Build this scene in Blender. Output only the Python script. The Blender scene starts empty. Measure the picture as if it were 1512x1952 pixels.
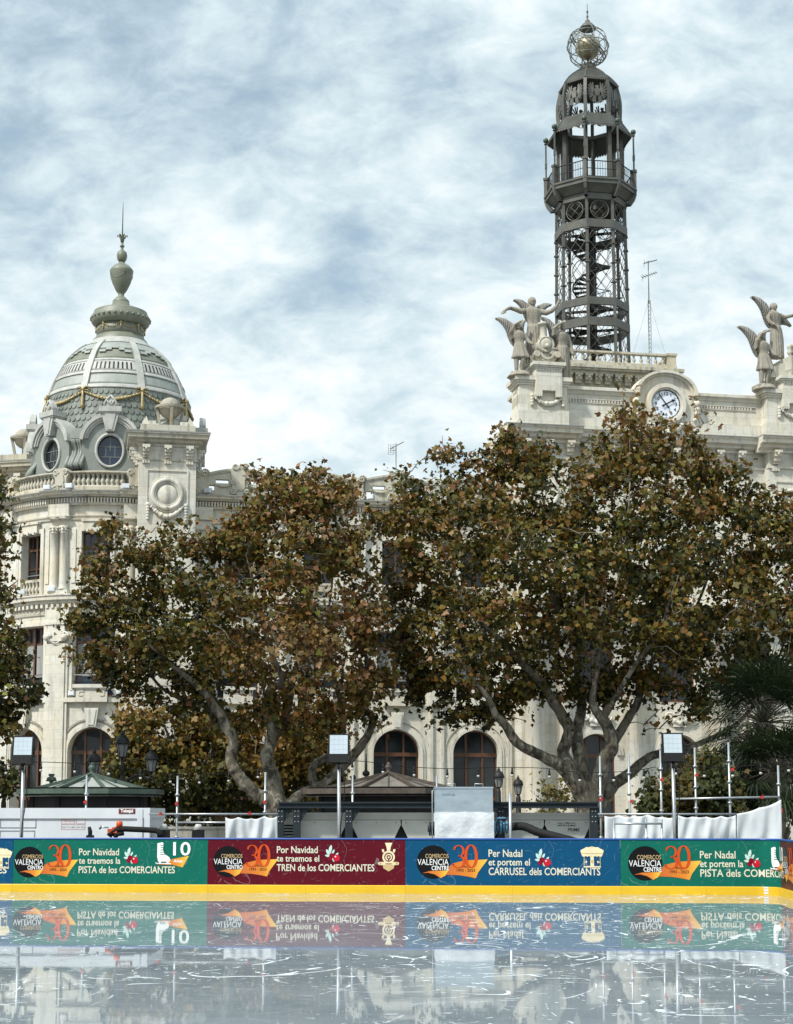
import bpy, math, random
import numpy as np
from mathutils import Matrix, Vector, noise
R = math.radians
PI = math.pi
random.seed(7)
scene = bpy.context.scene
col = scene.collection

# ---------------------------------------------------------------- camera
F, CX, CY = 3028.0, 756.0, 1184.0         # focal length and optical axis of the photograph in its own pixels
HOR = 1550.0                               # where its horizon lies
TH = math.atan((HOR - CY) / F)
EYE = 1.754
CT, ST = math.cos(TH), math.sin(TH)
cam_d = bpy.data.cameras.new('camera')
cam = bpy.data.objects.new('camera', cam_d)
col.objects.link(cam)
cam.location = (0, 0, EYE)
cam.rotation_euler = (PI / 2 + TH, 0, 0)
cam_d.sensor_fit = 'VERTICAL'
cam_d.sensor_height = 24
cam_d.lens = F / 1952 * 24
cam_d.shift_y = (CY - 976) / 1952          # rising-front framing: verticals barely converge
cam_d.clip_end = 3000
scene.camera = cam

def ray(px, py):
    u = (px - CX) / F; v = (CY - py) / F
    return Vector((u, CT - v * ST, ST + v * CT))
def W(px, py, Y):
    d = ray(px, py)
    return Vector((0, 0, EYE)) + d * (Y / d.y)
def GX(px, Y, py=1500):                    # point of the plan seen at a pixel, at depth Y
    return W(px, py, Y)
def ZY(py, Y):
    return W(CX, py, Y).z

# ---------------------------------------------------------------- mesh builder
class MB:
    def __init__(s, xf=None):
        s.v = []; s.f = []; s.sm = []; s.mi = []; s.xf = xf; s.m = 0
    def add(s, vs, fs, smooth=False, xf=None):
        n = len(s.v)
        for p in vs:
            p = Vector(p)
            if xf is not None: p = xf @ p
            if s.xf is not None: p = s.xf @ p
            s.v.append(p)
        for f in fs:
            s.f.append([i + n for i in f]); s.sm.append(smooth); s.mi.append(s.m)
        return s
    def hexa(s, p, **k):
        return s.add(p, [(0, 3, 2, 1), (4, 5, 6, 7), (0, 1, 5, 4), (1, 2, 6, 5), (2, 3, 7, 6), (3, 0, 4, 7)], **k)
    def box(s, c, d, rz=0, **k):
        x, y, z = d[0] / 2, d[1] / 2, d[2] / 2
        M = Matrix.Translation(c) @ Matrix.Rotation(rz, 4, 'Z')
        p = [(-x, -y, -z), (x, -y, -z), (x, y, -z), (-x, y, -z), (-x, -y, z), (x, -y, z), (x, y, z), (-x, y, z)]
        return s.hexa([M @ Vector(q) for q in p], **k)
    def bb(s, x0, x1, y0, y1, z0, z1, **k):
        return s.box(((x0 + x1) / 2, (y0 + y1) / 2, (z0 + z1) / 2), (abs(x1 - x0), abs(y1 - y0), abs(z1 - z0)), **k)
    def lathe(s, c, prof, seg=16, sx=1, sy=1, a0=0, caps=True, smooth=True, ripple=None, M=None):
        vs = []; fs = []
        for (r, z) in prof:
            for i in range(seg):
                a = a0 + 2 * PI * i / seg
                rr = r * (1 + (ripple(a, z) if ripple else 0))
                p = Vector((rr * math.cos(a) * sx, rr * math.sin(a) * sy, z))
                if M is not None: p = M @ p
                vs.append(p + Vector(c))
        for j in range(len(prof) - 1):
            for i in range(seg):
                k = (i + 1) % seg
                fs.append((j * seg + i, j * seg + k, (j + 1) * seg + k, (j + 1) * seg + i))
        s.add(vs, fs, smooth)
        if caps:
            n = len(s.v) - len(vs)
            s.f.append(list(range(n, n + seg))[::-1]); s.sm.append(False); s.mi.append(s.m)
            b = n + (len(prof) - 1) * seg
            s.f.append(list(range(b, b + seg))); s.sm.append(False); s.mi.append(s.m)
        return s
    def tube(s, pts, rad, seg=8, closed=False, smooth=True, flat=1.0, up=None):
        pts = [Vector(p) for p in pts]; n = len(pts)
        if not isinstance(rad, (list, tuple)): rad = [rad] * n
        vs = []; fs = []; U = None
        for i, p in enumerate(pts):
            if closed: t = pts[(i + 1) % n] - pts[i - 1]
            else: t = pts[min(i + 1, n - 1)] - pts[max(i - 1, 0)]
            if t.length < 1e-9: t = Vector((0, 0, 1))
            t.normalize()
            if U is None:
                ref = Vector(up) if up else (Vector((0, 0, 1)) if abs(t.z) < .9 else Vector((1, 0, 0)))
                U = ref - t * ref.dot(t)
            else: U = U - t * U.dot(t)
            if U.length < 1e-6: U = t.orthogonal()
            U.normalize(); V = t.cross(U)
            for k in range(seg):
                a = 2 * PI * (k + .5) / seg
                vs.append(p + (U * math.cos(a) + V * math.sin(a) * flat) * rad[i])
        m = n if closed else n - 1
        for i in range(m):
            j = (i + 1) % n
            for k in range(seg):
                l = (k + 1) % seg
                fs.append((i * seg + k, i * seg + l, j * seg + l, j * seg + k))
        if not closed:
            fs.append(tuple(range(seg))[::-1]); fs.append(tuple((n - 1) * seg + k for k in range(seg)))
        return s.add(vs, fs, smooth)
    def bar(s, a, b, w, h=None):            # square section bar
        return s.tube([a, b], w * .7071, seg=4, smooth=False) if h is None else s.tube([a, b], w * .7071, seg=4, smooth=False, flat=h / w)
    def ball(s, c, r, seg=12, rings=8, sz=1, sx=1, sy=1):
        prof = [(r * math.sin(PI * i / rings) + 1e-4, -r * sz * math.cos(PI * i / rings)) for i in range(rings + 1)]
        return s.lathe(c, prof, seg, sx=sx, sy=sy, caps=False)
    def prism(s, poly, y0, y1, mp=None, smooth=False):   # polygon in (x, z) given thickness along y
        mp = mp or (lambda x, y, z: (x, y, z)); n = len(poly)
        vs = [mp(x, y0, z) for x, z in poly] + [mp(x, y1, z) for x, z in poly]
        area = sum(poly[i][0] * poly[(i + 1) % n][1] - poly[(i + 1) % n][0] * poly[i][1] for i in range(n))
        o = list(range(n)) if area > 0 else list(range(n))[::-1]
        fs = [tuple(o), tuple(i + n for i in o[::-1])]
        for i in range(n):
            a, b = o[i], o[(i + 1) % n]
            fs.append((b, a, a + n, b + n))
        return s.add(vs, fs, smooth)
    def sweep(s, prof, xs, mp, smooth=False, caps=True):   # profile [(out, z)] carried along xs by mp(x, out, z)
        m = len(prof); vs = []; fs = []
        for x in xs:
            for (o, z) in prof: vs.append(mp(x, o, z))
        for i in range(len(xs) - 1):
            for k in range(m):
                l = (k + 1) % m
                fs.append((i * m + k, i * m + l, (i + 1) * m + l, (i + 1) * m + k))
        if caps:
            fs.append(tuple(range(m))[::-1]); b = (len(xs) - 1) * m; fs.append(tuple(b + k for k in range(m)))
        return s.add(vs, fs, smooth)
    def strip_wall(s, x0, x1, z0, z1, thick, mp, openings=(), dx=None, top=None):
        """wall of vertical strips; openings (xc, halfwidth, zbottom, zspring, arched); top(x) gives an uneven upper edge"""
        xs = {x0, x1}
        if dx:
            n = max(1, int(round((x1 - x0) / dx)))
            xs |= {x0 + (x1 - x0) * i / n for i in range(n + 1)}
        for (xc, hw, zb, zt, ar) in openings:
            m = 14 if ar else 1
            xs |= {xc + hw * math.sin(PI / 2 * (2 * i / m - 1)) for i in range(m + 1)}
        xs = sorted(x for x in xs if x0 - 1e-6 <= x <= x1 + 1e-6)
        xs = [x for i, x in enumerate(xs) if i == 0 or x - xs[i - 1] > 1e-4]
        tp = top or (lambda x: z1)
        def oz(o, x):
            xc, hw, zb, zt, ar = o
            if ar: return zb, zt + math.sqrt(max(0, hw * hw - (x - xc) ** 2)) * (ar if ar is not True else 1)
            return zb, zt
        for a, b in zip(xs[:-1], xs[1:]):
            mid = (a + b) / 2
            cuts = sorted([o for o in openings if abs(mid - o[0]) < o[1]], key=lambda o: o[2])
            lo = (z0, z0)
            for o in cuts + [None]:
                hi = (tp(a), tp(b)) if o is None else (o[2], o[2])
                if hi[0] - lo[0] > 1e-3 or hi[1] - lo[1] > 1e-3:
                    p = [mp(a, 0, lo[0]), mp(b, 0, lo[1]), mp(b, -thick, lo[1]), mp(a, -thick, lo[0]),
                         mp(a, 0, hi[0]), mp(b, 0, hi[1]), mp(b, -thick, hi[1]), mp(a, -thick, hi[0])]
                    s.hexa(p)
                if o is not None: lo = (oz(o, a)[1], oz(o, b)[1])
        return s
    def mesh(s, name, mats, inv=None):
        me = bpy.data.meshes.new(name)
        vs = [inv @ p for p in s.v] if inv is not None else s.v
        me.from_pydata([tuple(p) for p in vs], [], s.f)
        me.polygons.foreach_set('use_smooth', s.sm)
        if not isinstance(mats, (list, tuple)): mats = [mats]
        for m in mats: me.materials.append(m)
        if len(mats) > 1: me.polygons.foreach_set('material_index', s.mi)
        me.update()
        return me
    def build(s, name, mats, parent=None, loc=None):
        inv = None
        if parent is not None: inv = world_of(parent).inverted()
        elif loc is not None: inv = Matrix.Translation(loc).inverted()
        o = bpy.data.objects.new(name, s.mesh(name, mats, inv))
        col.objects.link(o)
        if parent is not None: o.parent = parent
        elif loc is not None: o.location = loc
        return o

def world_of(o):
    M = Matrix.LocRotScale(o.location, o.rotation_euler, o.scale)
    return world_of(o.parent) @ M if o.parent else M
def thing(name, label, cat, loc=(0, 0, 0), rz=0, group=None):
    o = bpy.data.objects.new(name, None); col.objects.link(o)
    o.empty_display_size = .2
    o.location = loc; o.rotation_euler = (0, 0, rz)
    o['label'] = label; o['category'] = cat
    if group: o['group'] = group
    return o
def tag(o, label, cat, group=None, kind=None):
    o['label'] = label; o['category'] = cat
    if group: o['group'] = group
    if kind: o['kind'] = kind
    return o
def kids(o): return [c for c in col.objects if c.parent is o]
def copy_tree(o, M=None, parent=None):
    """copy of a thing with copies of its parts and their sub-parts"""
    c = o.copy(); col.objects.link(c)
    c.parent = parent
    for ch in kids(o): copy_tree(ch, None, c)
    return c
def dup_part(o, loc, parent, rz=0):
    c = o.copy(); col.objects.link(c); c.parent = parent; c.location = loc; c.rotation_euler = (0, 0, rz)
    return c

# ---------------------------------------------------------------- materials
def mat(name, base, rough=.7, metal=0.0, var=None, vscale=3.0, bump=0.0, bscale=20.0, spec=.5, detail=6, vscale3=None, ramp=(.35, .7)):
    """principled surface whose colour wanders between base and var by noise, with fine bump"""
    m = bpy.data.materials.new(name); m.use_nodes = True
    nt = m.node_tree; N = nt.nodes; L = nt.links
    p = N['Principled BSDF']
    p.inputs['Base Color'].default_value = (*base, 1); p.inputs['Roughness'].default_value = rough
    p.inputs['Metallic'].default_value = metal; p.inputs['Specular IOR Level'].default_value = spec
    tc = N.new('ShaderNodeTexCoord')
    if var is not None:
        mp = N.new('ShaderNodeMapping'); L.new(tc.outputs['Object'], mp.inputs[0])
        mp.inputs['Scale'].default_value = vscale3 or (1, 1, 1)
        n = N.new('ShaderNodeTexNoise'); n.inputs['Scale'].default_value = vscale; n.inputs['Detail'].default_value = detail
        n.inputs['Roughness'].default_value = .65
        L.new(mp.outputs[0], n.inputs['Vector'])
        r = N.new('ShaderNodeValToRGB'); r.color_ramp.elements[0].position = ramp[0]; r.color_ramp.elements[1].position = ramp[1]
        r.color_ramp.elements[0].color = (*base, 1); r.color_ramp.elements[1].color = (*var, 1)
        L.new(n.outputs['Fac'], r.inputs[0]); L.new(r.outputs[0], p.inputs['Base Color'])
        mr = N.new('ShaderNodeMapRange'); mr.inputs[3].default_value = max(.02, rough - .1); mr.inputs[4].default_value = min(1, rough + .1)
        L.new(n.outputs['Fac'], mr.inputs[0]); L.new(mr.outputs[0], p.inputs['Roughness'])
    if bump:
        n2 = N.new('ShaderNodeTexNoise'); n2.inputs['Scale'].default_value = bscale; n2.inputs['Detail'].default_value = 5
        L.new(tc.outputs['Object'], n2.inputs['Vector'])
        b = N.new('ShaderNodeBump'); b.inputs['Strength'].default_value = bump; b.inputs['Distance'].default_value = .03
        L.new(n2.outputs['Fac'], b.inputs['Height']); L.new(b.outputs[0], p.inputs['Normal'])
    return m

def stone_mat(name, base, stain, soot, joints=True, course=.42, streak=.5):
    m = bpy.data.materials.new(name); m.use_nodes = True
    nt = m.node_tree; N = nt.nodes; L = nt.links; p = N['Principled BSDF']
    p.inputs['Roughness'].default_value = .85; p.inputs['Specular IOR Level'].default_value = .25
    tc = N.new('ShaderNodeTexCoord')
    def nz(scale, detail, sc3=(1, 1, 1)):
        mp = N.new('ShaderNodeMapping'); mp.inputs['Scale'].default_value = sc3; L.new(tc.outputs['Object'], mp.inputs[0])
        n = N.new('ShaderNodeTexNoise'); n.inputs['Scale'].default_value = scale; n.inputs['Detail'].default_value = detail
        n.inputs['Roughness'].default_value = .6; L.new(mp.outputs[0], n.inputs['Vector']); return n
    def rmp(src, a, b):
        r = N.new('ShaderNodeMapRange'); r.inputs[1].default_value = a; r.inputs[2].default_value = b; L.new(src, r.inputs[0]); return r.outputs[0]
    def mix(f, a, b):
        x = N.new('ShaderNodeMix'); x.data_type = 'RGBA'; L.new(f, x.inputs[0])
        for i, q in ((6, a), (7, b)):
            if isinstance(q, tuple): x.inputs[i].default_value = (*q, 1)
            else: L.new(q, x.inputs[i])
        return x.outputs[2]
    c = mix(rmp(nz(.55, 5).outputs['Fac'], .42, .62), base, stain)
    big = nz(4, 4)
    c = mix(rmp(big.outputs['Fac'], .5, .85), c, tuple(x * .72 for x in base))
    st = nz(1.6, 5, (2.2, 2.2, .16))
    f = N.new('ShaderNodeMath'); f.operation = 'MULTIPLY'; L.new(rmp(st.outputs['Fac'], .52, .74), f.inputs[0]); f.inputs[1].default_value = streak
    c = mix(f.outputs[0], c, soot)
    nrm = None
    b = N.new('ShaderNodeBump'); b.inputs['Strength'].default_value = .35; b.inputs['Distance'].default_value = .02
    fine = nz(14, 5)
    h = fine.outputs['Fac']
    if joints:
        mp = N.new('ShaderNodeMapping'); mp.inputs['Rotation'].default_value = (PI / 2, 0, 0); L.new(tc.outputs['Object'], mp.inputs[0])
        br = N.new('ShaderNodeTexBrick'); br.inputs['Scale'].default_value = 1; br.inputs['Mortar Size'].default_value = .006
        br.inputs['Brick Width'].default_value = course * 2.1; br.inputs['Row Height'].default_value = course
        br.inputs['Color1'].default_value = (1, 1, 1, 1); br.inputs['Color2'].default_value = (.86, .85, .83, 1); br.inputs['Mortar'].default_value = (.55, .53, .48, 1)
        L.new(mp.outputs[0], br.inputs['Vector'])
        x = N.new('ShaderNodeMix'); x.data_type = 'RGBA'; x.blend_type = 'MULTIPLY'; x.inputs[0].default_value = .75
        L.new(c, x.inputs[6]); L.new(br.outputs['Color'], x.inputs[7]); c = x.outputs[2]
    L.new(c, p.inputs['Base Color'])
    L.new(h, b.inputs['Height']); L.new(b.outputs[0], p.inputs['Normal'])
    return m

M = {}
M['stone'] = stone_mat('pale_limestone', (.62, .61, .545), (.63, .595, .495), (.22, .22, .20))
M['stone_plain'] = stone_mat('carved_limestone', (.60, .585, .52), (.60, .55, .44), (.14, .14, .125), joints=False, streak=.7)
M['stone_warm'] = stone_mat('ochre_stained_limestone', (.46, .445, .375), (.50, .45, .335), (.12, .115, .10), joints=False, streak=.9)
M['stone_statue'] = stone_mat('weathered_statue_stone', (.30, .28, .235), (.27, .24, .19), (.045, .044, .04), joints=False, streak=1.0)
M['stone_wing'] = stone_mat('grey_weathered_wing_stone', (.27, .265, .24), (.22, .21, .185), (.05, .05, .045), joints=False, streak=.9)
M['globe'] = stone_mat('brown_weathered_globe_stone', (.34, .32, .26), (.36, .31, .22), (.12, .115, .10), joints=False, streak=.9)
M['stone_rim'] = mat('white_painted_zinc', (.45, .45, .42), .6, var=(.31, .32, .295), vscale=2.5, bump=.1)
M['lead'] = mat('grey_lead_sheet', (.25, .275, .25), .55, var=(.17, .19, .17), vscale=1.4, bump=.25, bscale=6, vscale3=(1, 1, .4))
M['lead_pale'] = mat('pale_zinc_sheet', (.31, .335, .305), .5, var=(.23, .25, .225), vscale=1.6, bump=.15, bscale=8, vscale3=(1.5, 1.5, .3))
M['olive'] = mat('olive_patinated_zinc', (.13, .145, .105), .5, var=(.20, .205, .16), vscale=2.2, bump=.2, bscale=9)
M['gilt'] = mat('dull_gilding', (.50, .38, .17), .5, .35, var=(.28, .24, .14), vscale=9, bump=.4, bscale=30)
M['cornice_lead'] = mat('cornice_flashing', (.20, .21, .20), .6, var=(.28, .28, .26), vscale=2)
M['iron'] = mat('grey_painted_iron', (.068, .069, .060), .5, .1, var=(.115, .115, .098), vscale=1.6, bump=.12, bscale=18, ramp=(.4, .75))
M['iron_dark'] = mat('dark_iron', (.014, .015, .014), .55, .1, var=(.028, .028, .026), vscale=3, spec=.3)
M['verdigris'] = mat('verdigris_ball', (.045, .075, .055), .5, .3, var=(.08, .10, .075), vscale=6)
M['brass'] = mat('worn_brass_globe', (.46, .40, .25), .32, .75, var=(.26, .24, .17), vscale=3.5, bump=.08, bscale=12)
M['wire'] = mat('pale_steel_wire', (.20, .21, .20), .4, .4, var=(.10, .11, .10), vscale=4)
M['wood'] = mat('brown_stained_wood', (.075, .032, .015), .45, var=(.12, .055, .028), vscale=5, vscale3=(6, 6, .6), bump=.15, bscale=30)
M['glass'] = mat('dark_window_glass', (.010, .013, .014), .06, spec=.32, bump=.06, bscale=1.3, var=(.035, .04, .045), vscale=.8)
M['glass_sky_tint'] = mat('sky_tinted_glass', (.018, .035, .07), .08, spec=.5, bump=.06, bscale=1.3, var=(.012, .022, .045), vscale=1.2)  # blue of the reflected sky is put into the base colour
M['curtain'] = mat('pale_curtain', (.30, .31, .29), .9, var=(.18, .19, .18), vscale=2, vscale3=(8, 8, .3))
M['dial'] = mat('white_enamel_dial', (.72, .78, .86), .3, var=(.66, .72, .80), vscale=2)
M['black'] = mat('black_paint', (.008, .008, .009), .55, var=(.014, .014, .014), vscale=8, spec=.25)
M['asphalt'] = mat('asphalt_and_paving', (.11, .11, .105), .85, var=(.18, .175, .165), vscale=.7, bump=.3, bscale=40)
M['roofing'] = mat('flat_roof_screed', (.25, .24, .22), .9, var=(.34, .32, .29), vscale=1)
M['galv'] = mat('galvanised_steel', (.40, .42, .43), .38, .7, var=(.28, .30, .31), vscale=7, bump=.05)
M['white_paint'] = mat('white_container_paint', (.64, .67, .70), .4, var=(.52, .56, .59), vscale=1.2, vscale3=(1, 1, .35), bump=.05, bscale=8, ramp=(.45, .8))
M['cream_steel'] = mat('cream_enamelled_steel', (.56, .57, .52), .45, var=(.46, .47, .42), vscale=1.5, bump=.04)
M['steel_dark'] = mat('dark_blue_grey_steel', (.014, .022, .028), .6, 0, spec=.25, var=(.026, .034, .040), vscale=3)
M['tarp'] = mat('white_tarpaulin', (.58, .61, .63), .6, var=(.46, .50, .53), vscale=2)
M['screen'] = mat('sky_pale_lamp_glass', (.46, .53, .58), .25, var=(.40, .47, .52), vscale=2, spec=.6)  # pale base colour stands in for sky mirrored in the lamp glass
M['red_tape'] = mat('red_plastic_clamp', (.55, .03, .02), .5, var=(.40, .02, .015), vscale=9)
M['orange'] = mat('orange_plastic', (.62, .08, .012), .35, var=(.45, .05, .01), vscale=6)
M['rubber'] = mat('black_rubber', (.008, .008, .008), .7, var=(.015, .015, .015), spec=.2, vscale=6, bump=.15)
M['roof_green'] = mat('green_patina_roof', (.20, .23, .20), .6, var=(.36, .37, .35), vscale=1.7, bump=.2, bscale=14, ramp=(.3, .65))
M['roof_green_dark'] = mat('green_copper_trim', (.045, .075, .055), .55, var=(.08, .11, .085), vscale=5, bump=.15)
M['roof_brown'] = mat('brown_metal_roof', (.11, .096, .08), .6, var=(.21, .19, .165), vscale=2.2, bump=.25, bscale=14, ramp=(.3, .7))
M['roof_brown_dark'] = mat('brown_roof_trim', (.055, .042, .032), .55, var=(.095, .075, .06), vscale=5, bump=.15)
M['lamp_glass'] = mat('frosted_lantern_glass', (.24, .25, .25), .35, var=(.16, .17, .17), vscale=4)
M['bulb'] = mat('opal_bulb', (.50, .50, .47), .3, var=(.4, .4, .37), vscale=9)
M['frost'] = mat('frosted_pipe_wrap', (.66, .70, .73), .75, var=(.50, .56, .60), vscale=3, bump=.6, bscale=9, ramp=(.4, .75))
M['tank_grey'] = mat('grey_blue_foil_insulation', (.26, .33, .38), .42, .2, var=(.40, .47, .52), vscale=1.6, vscale3=(1, 1, 2), bump=.2, bscale=5)
SKY_LOC1 = (21.4,17.3,1); SKY_ZEN = .9; SKY_BACK = .1; EXPOSURE = 0.55; SUN_E = 3.2
SKY_W = (.37, .34, .30); SKY_LOW = (.10, -.035)
SKY_STOPS = [(.38, (.34, .44, .495)), (.44, (.40, .50, .55)), (.49, (.475, .57, .61)), (.535, (.58, .655, .68)), (.59, (.70, .74, .745))]
# ---------------------------------------------------------------- the post office: local frame (s along the front, y into the building, z up)
BETA = R(11)
_o = GX(375, 72.0, 930)
BO = Vector((_o.x, _o.y, 0))
BM = Matrix.Translation(BO) @ Matrix.Rotation(BETA, 4, 'Z')
BI = BM.inverted()
def LF(px, py, off=0.0):                   # the point of the plane y = -off seen at a pixel -> (s, z)
    o = BI @ Vector((0, 0, EYE)); d = BI.to_3x3() @ ray(px, py)
    t = (-off - o.y) / d.y
    q = o + d * t
    return q.x, q.z
def LS(px, off=0.0, py=830): return LF(px, py, off)[0]
def LZ(px, py, off=0.0): return LF(px, py, off)[1]
def flat(off): return lambda x, o, z: (x, -off - o, z)
bld = thing('post_office_building', 'pale stone post office with a grey dome, clock and carved cornices, behind the trees', 'building', BO, BETA)
def BB(): return MB(BM)
GZ = -.3

# floor levels, read on the front of the round corner bay
YB = 71.0
zl = {k: ZY(v, YB) for k, v in dict(arch_spring=1432, sill2=1312, win2_b=1300, win2_t=1191, cor1_b=1156, cor1_t=1133, win3_b=1099,
      bal3_b=1131, win3_t=1012, cap3=1001, frieze=985, dent_b=960, dent_t=951, cor_t=939, bal_b=925, bal_t=897, cap2=1190, cap2b=1226).items()}

VIEW = R(10)                                # the corner is seen ten degrees off the street axis
# round corner bay: circle under the dome
_c = BI @ GX(226, 76.3, 800)
CB = Vector((_c.x, _c.y, 0)); RB = 5.25
# angle 0 looks at the camera along world -Y; local frame is turned by BETA
def circ(rad, c=CB):                       # x is arc length measured to the right of the camera-facing generator
    def f(x, o, z):
        a = x / rad + VIEW - BETA
        return (c.x + (rad + o) * math.sin(a), c.y - (rad + o) * math.cos(a), z)
    return f
bay = circ(RB)
def AX(deg): return RB * R(deg)
A0, A1 = AX(-100), AX(16)
WIN = [-9.5, -46.5, -83.5]; PIL = [9.0, -28, -65]
HW = .94

def cornice_profile(zb, zt, out, back=-.25):
    h = zt - zb
    return [(back, zb), (.08, zb), (.10, zb + .18 * h), (out * .45, zb + .30 * h), (out * .5, zb + .48 * h), (out * .86, zb + .56 * h),
            (out * .88, zb + .78 * h), (out, zb + .9 * h), (out, zt), (back, zt + .04)]
def xs_arc(a, b, n): return [a + (b - a) * i / n for i in range(n + 1)]

def dentils(mb, a, b, mp, zb, zt, o, pitch, w):
    n = max(1, int((b - a) / pitch))
    for i in range(n):
        x = a + (i + .5) * (b - a) / n
        mb.hexa([mp(x - w / 2, .05, zb), mp(x + w / 2, .05, zb), mp(x + w / 2, -.05, zb), mp(x - w / 2, -.05, zb),
                 mp(x - w / 2, o, zt), mp(x + w / 2, o, zt), mp(x + w / 2, -.05, zt), mp(x - w / 2, -.05, zt)] if False else
                [mp(x - w / 2, o, zb), mp(x + w / 2, o, zb), mp(x + w / 2, -.02, zb), mp(x - w / 2, -.02, zb),
                 mp(x - w / 2, o, zt), mp(x + w / 2, o, zt), mp(x + w / 2, -.02, zt), mp(x - w / 2, -.02, zt)])
def block(mb, mp, x0, x1, o0, o1, z0, z1, n=1):     # box in (x, out, z) bent by mp
    for i in range(n):
        a = x0 + (x1 - x0) * i / n; b = x0 + (x1 - x0) * (i + 1) / n
        mb.hexa([mp(a, o1, z0), mp(b, o1, z0), mp(b, o0, z0), mp(a, o0, z0), mp(a, o1, z1), mp(b, o1, z1), mp(b, o0, z1), mp(a, o0, z1)])

BAL = {}
def baluster(mp, x, zb, zt, parent, r=None, o=-.13):
    """one turned stone baluster; shares its mesh with the others of its height"""
    h = zt - zb; key = (round(h, 2), r)
    p = Vector(mp(x, o, zb))
    if key not in BAL:
        r = r or h * .20
        mb = MB()
        mb.lathe((0, 0, 0), [(r * .95, 0), (r * .95, .07 * h), (r * .55, .11 * h), (r * .62, .2 * h), (r * .98, .36 * h), (r * .9, .46 * h), (r * .55, .62 * h),
                             (r * .42, .76 * h), (r * .5, .82 * h), (r * .72, .86 * h), (r * .5, .9 * h), (r * .95, .94 * h), (r * .95, h)], 10)
        o_ = bpy.data.objects.new('baluster', mb.mesh('baluster', M['stone_warm'])); col.objects.link(o_)
        BAL[key] = o_; o_.parent = parent; o_.location = p; return o_
    return dup_part(BAL[key], p, parent)

def window(mp, x, hw, zb, zt, arched=False, depth=.28, glass='glass', transom=.27, mull=(0,), curtain=False, rise=1.0, parent=None):
    """wooden window set back in its opening: frame part with glass as its sub-part"""
    f = BB(); fw = .075
    def bl(a, b, z0, z1, o0=-depth - .09, o1=-depth): block(f, mp, a, b, o0, o1, z0, z1)
    top = zt + (hw * rise if arched else 0)
    bl(x - hw, x - hw + fw, zb, zt); bl(x + hw - fw, x + hw, zb, zt); bl(x - hw, x + hw, zb, zb + fw)
    if arched:
        n = 18
        for i in range(n):
            a0, a1 = PI * i / n, PI * (i + 1) / n
            pts = []
            for (q, rr) in ((a0, hw), (a1, hw), (a1, hw - fw), (a0, hw - fw)):
                pts.append((x + rr * math.cos(q), zt + rr * rise * math.sin(q)))
            f.hexa([mp(pts[0][0], -depth, pts[0][1]), mp(pts[3][0], -depth, pts[3][1]), mp(pts[3][0], -depth - .09, pts[3][1]), mp(pts[0][0], -depth - .09, pts[0][1]),
                    mp(pts[1][0], -depth, pts[1][1]), mp(pts[2][0], -depth, pts[2][1]), mp(pts[2][0], -depth - .09, pts[2][1]), mp(pts[1][0], -depth - .09, pts[1][1])])
        for m_ in mull:
            xx = x + m_ * hw; hh = zt + rise * math.sqrt(max(0, hw * hw - (m_ * hw) ** 2))
            bl(xx - .05, xx + .05, zb, hh, -depth - .085, -depth + .012)
        bl(x - hw, x + hw, zt - .12, zt + .06, -depth - .09, -depth + .05)
        bl(x - hw, x + hw, zb + .55 * (zt - zb), zb + .58 * (zt - zb), -depth - .08, -depth + .006)
        for sx in (-1, 0, 1) if len(mull) > 1 else ():
            bl(x + sx * hw * .66 - hw * .27, x + sx * hw * .66 + hw * .27, zb + .1, zb + .42 * (zt - zb), -depth - .07, -depth + .02)
    else:
        bl(x - hw, x + hw, zt - fw, zt)
        zz = zt - transom * (zt - zb)
        bl(x - hw, x + hw, zz - .05, zz + .05, -depth - .088, -depth + .02)
        for m_ in mull: bl(x + m_ * hw - .055, x + m_ * hw + .055, zb, zt, -depth - .086, -depth + .012)
        for sx in (-1, 1):
            cx = x + sx * hw * .5
            bl(cx - hw * .42, cx + hw * .42, zb + .42 * (zz - zb) - .02, zb + .42 * (zz - zb) + .02, -depth - .07, -depth - .01)
            bl(cx - .018, cx + .018, zz, zt, -depth - .07, -depth - .01)
    fr = f.build('window', M['wood'], parent or bld)
    g = BB()
    if arched:
        pl = [(x - hw + .02, zb + .02), (x + hw - .02, zb + .02)] + [(x + (hw - .02) * math.cos(PI * i / 16), zt + (hw - .02) * rise * math.sin(PI * i / 16)) for i in range(17)]
        g.prism(pl, -depth - .05, -depth - .06, mp)
    else:
        block(g, mp, x - hw + .02, x + hw - .02, -depth - .06, -depth - .05, zb + .02, zt - .02)
    g.build('pane', M[glass], fr)
    if curtain:
        c = BB()
        for sx in (-1, 1):
            n = 10
            xs = [x + sx * (.12 + (hw - .14) * i / n * (1 if sx > 0 else 1)) for i in range(n + 1)]
            zc = zt - transom * (zt - zb) - .05
            for i in range(n):
                d0, d1 = (-depth - .034 if i % 2 else -depth - .046), (-depth - .046 if i % 2 else -depth - .034)
                c.add([mp(xs[i], d0, zb + .9), mp(xs[i + 1], d1, zb + .9), mp(xs[i + 1], d1, zc), mp(xs[i], d0, zc)], [(0, 1, 2, 3)])
        c.build('curtain', M['curtain'], fr)
    return fr

def archivolt(mb, mp, x, zs, r0, r1, o0, o1, n=24, a0=0, a1=PI, rise=1.0):
    for i in range(n):
        p = a0 + (a1 - a0) * i / n; q = a0 + (a1 - a0) * (i + 1) / n
        def P(a, r, o): return mp(x + r * math.cos(a), o, zs + r * rise * math.sin(a))
        mb.hexa([P(p, r0, o1), P(p, r1, o1), P(p, r1, o0), P(p, r0, o0), P(q, r0, o1), P(q, r1, o1), P(q, r1, o0), P(q, r0, o0)])

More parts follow.
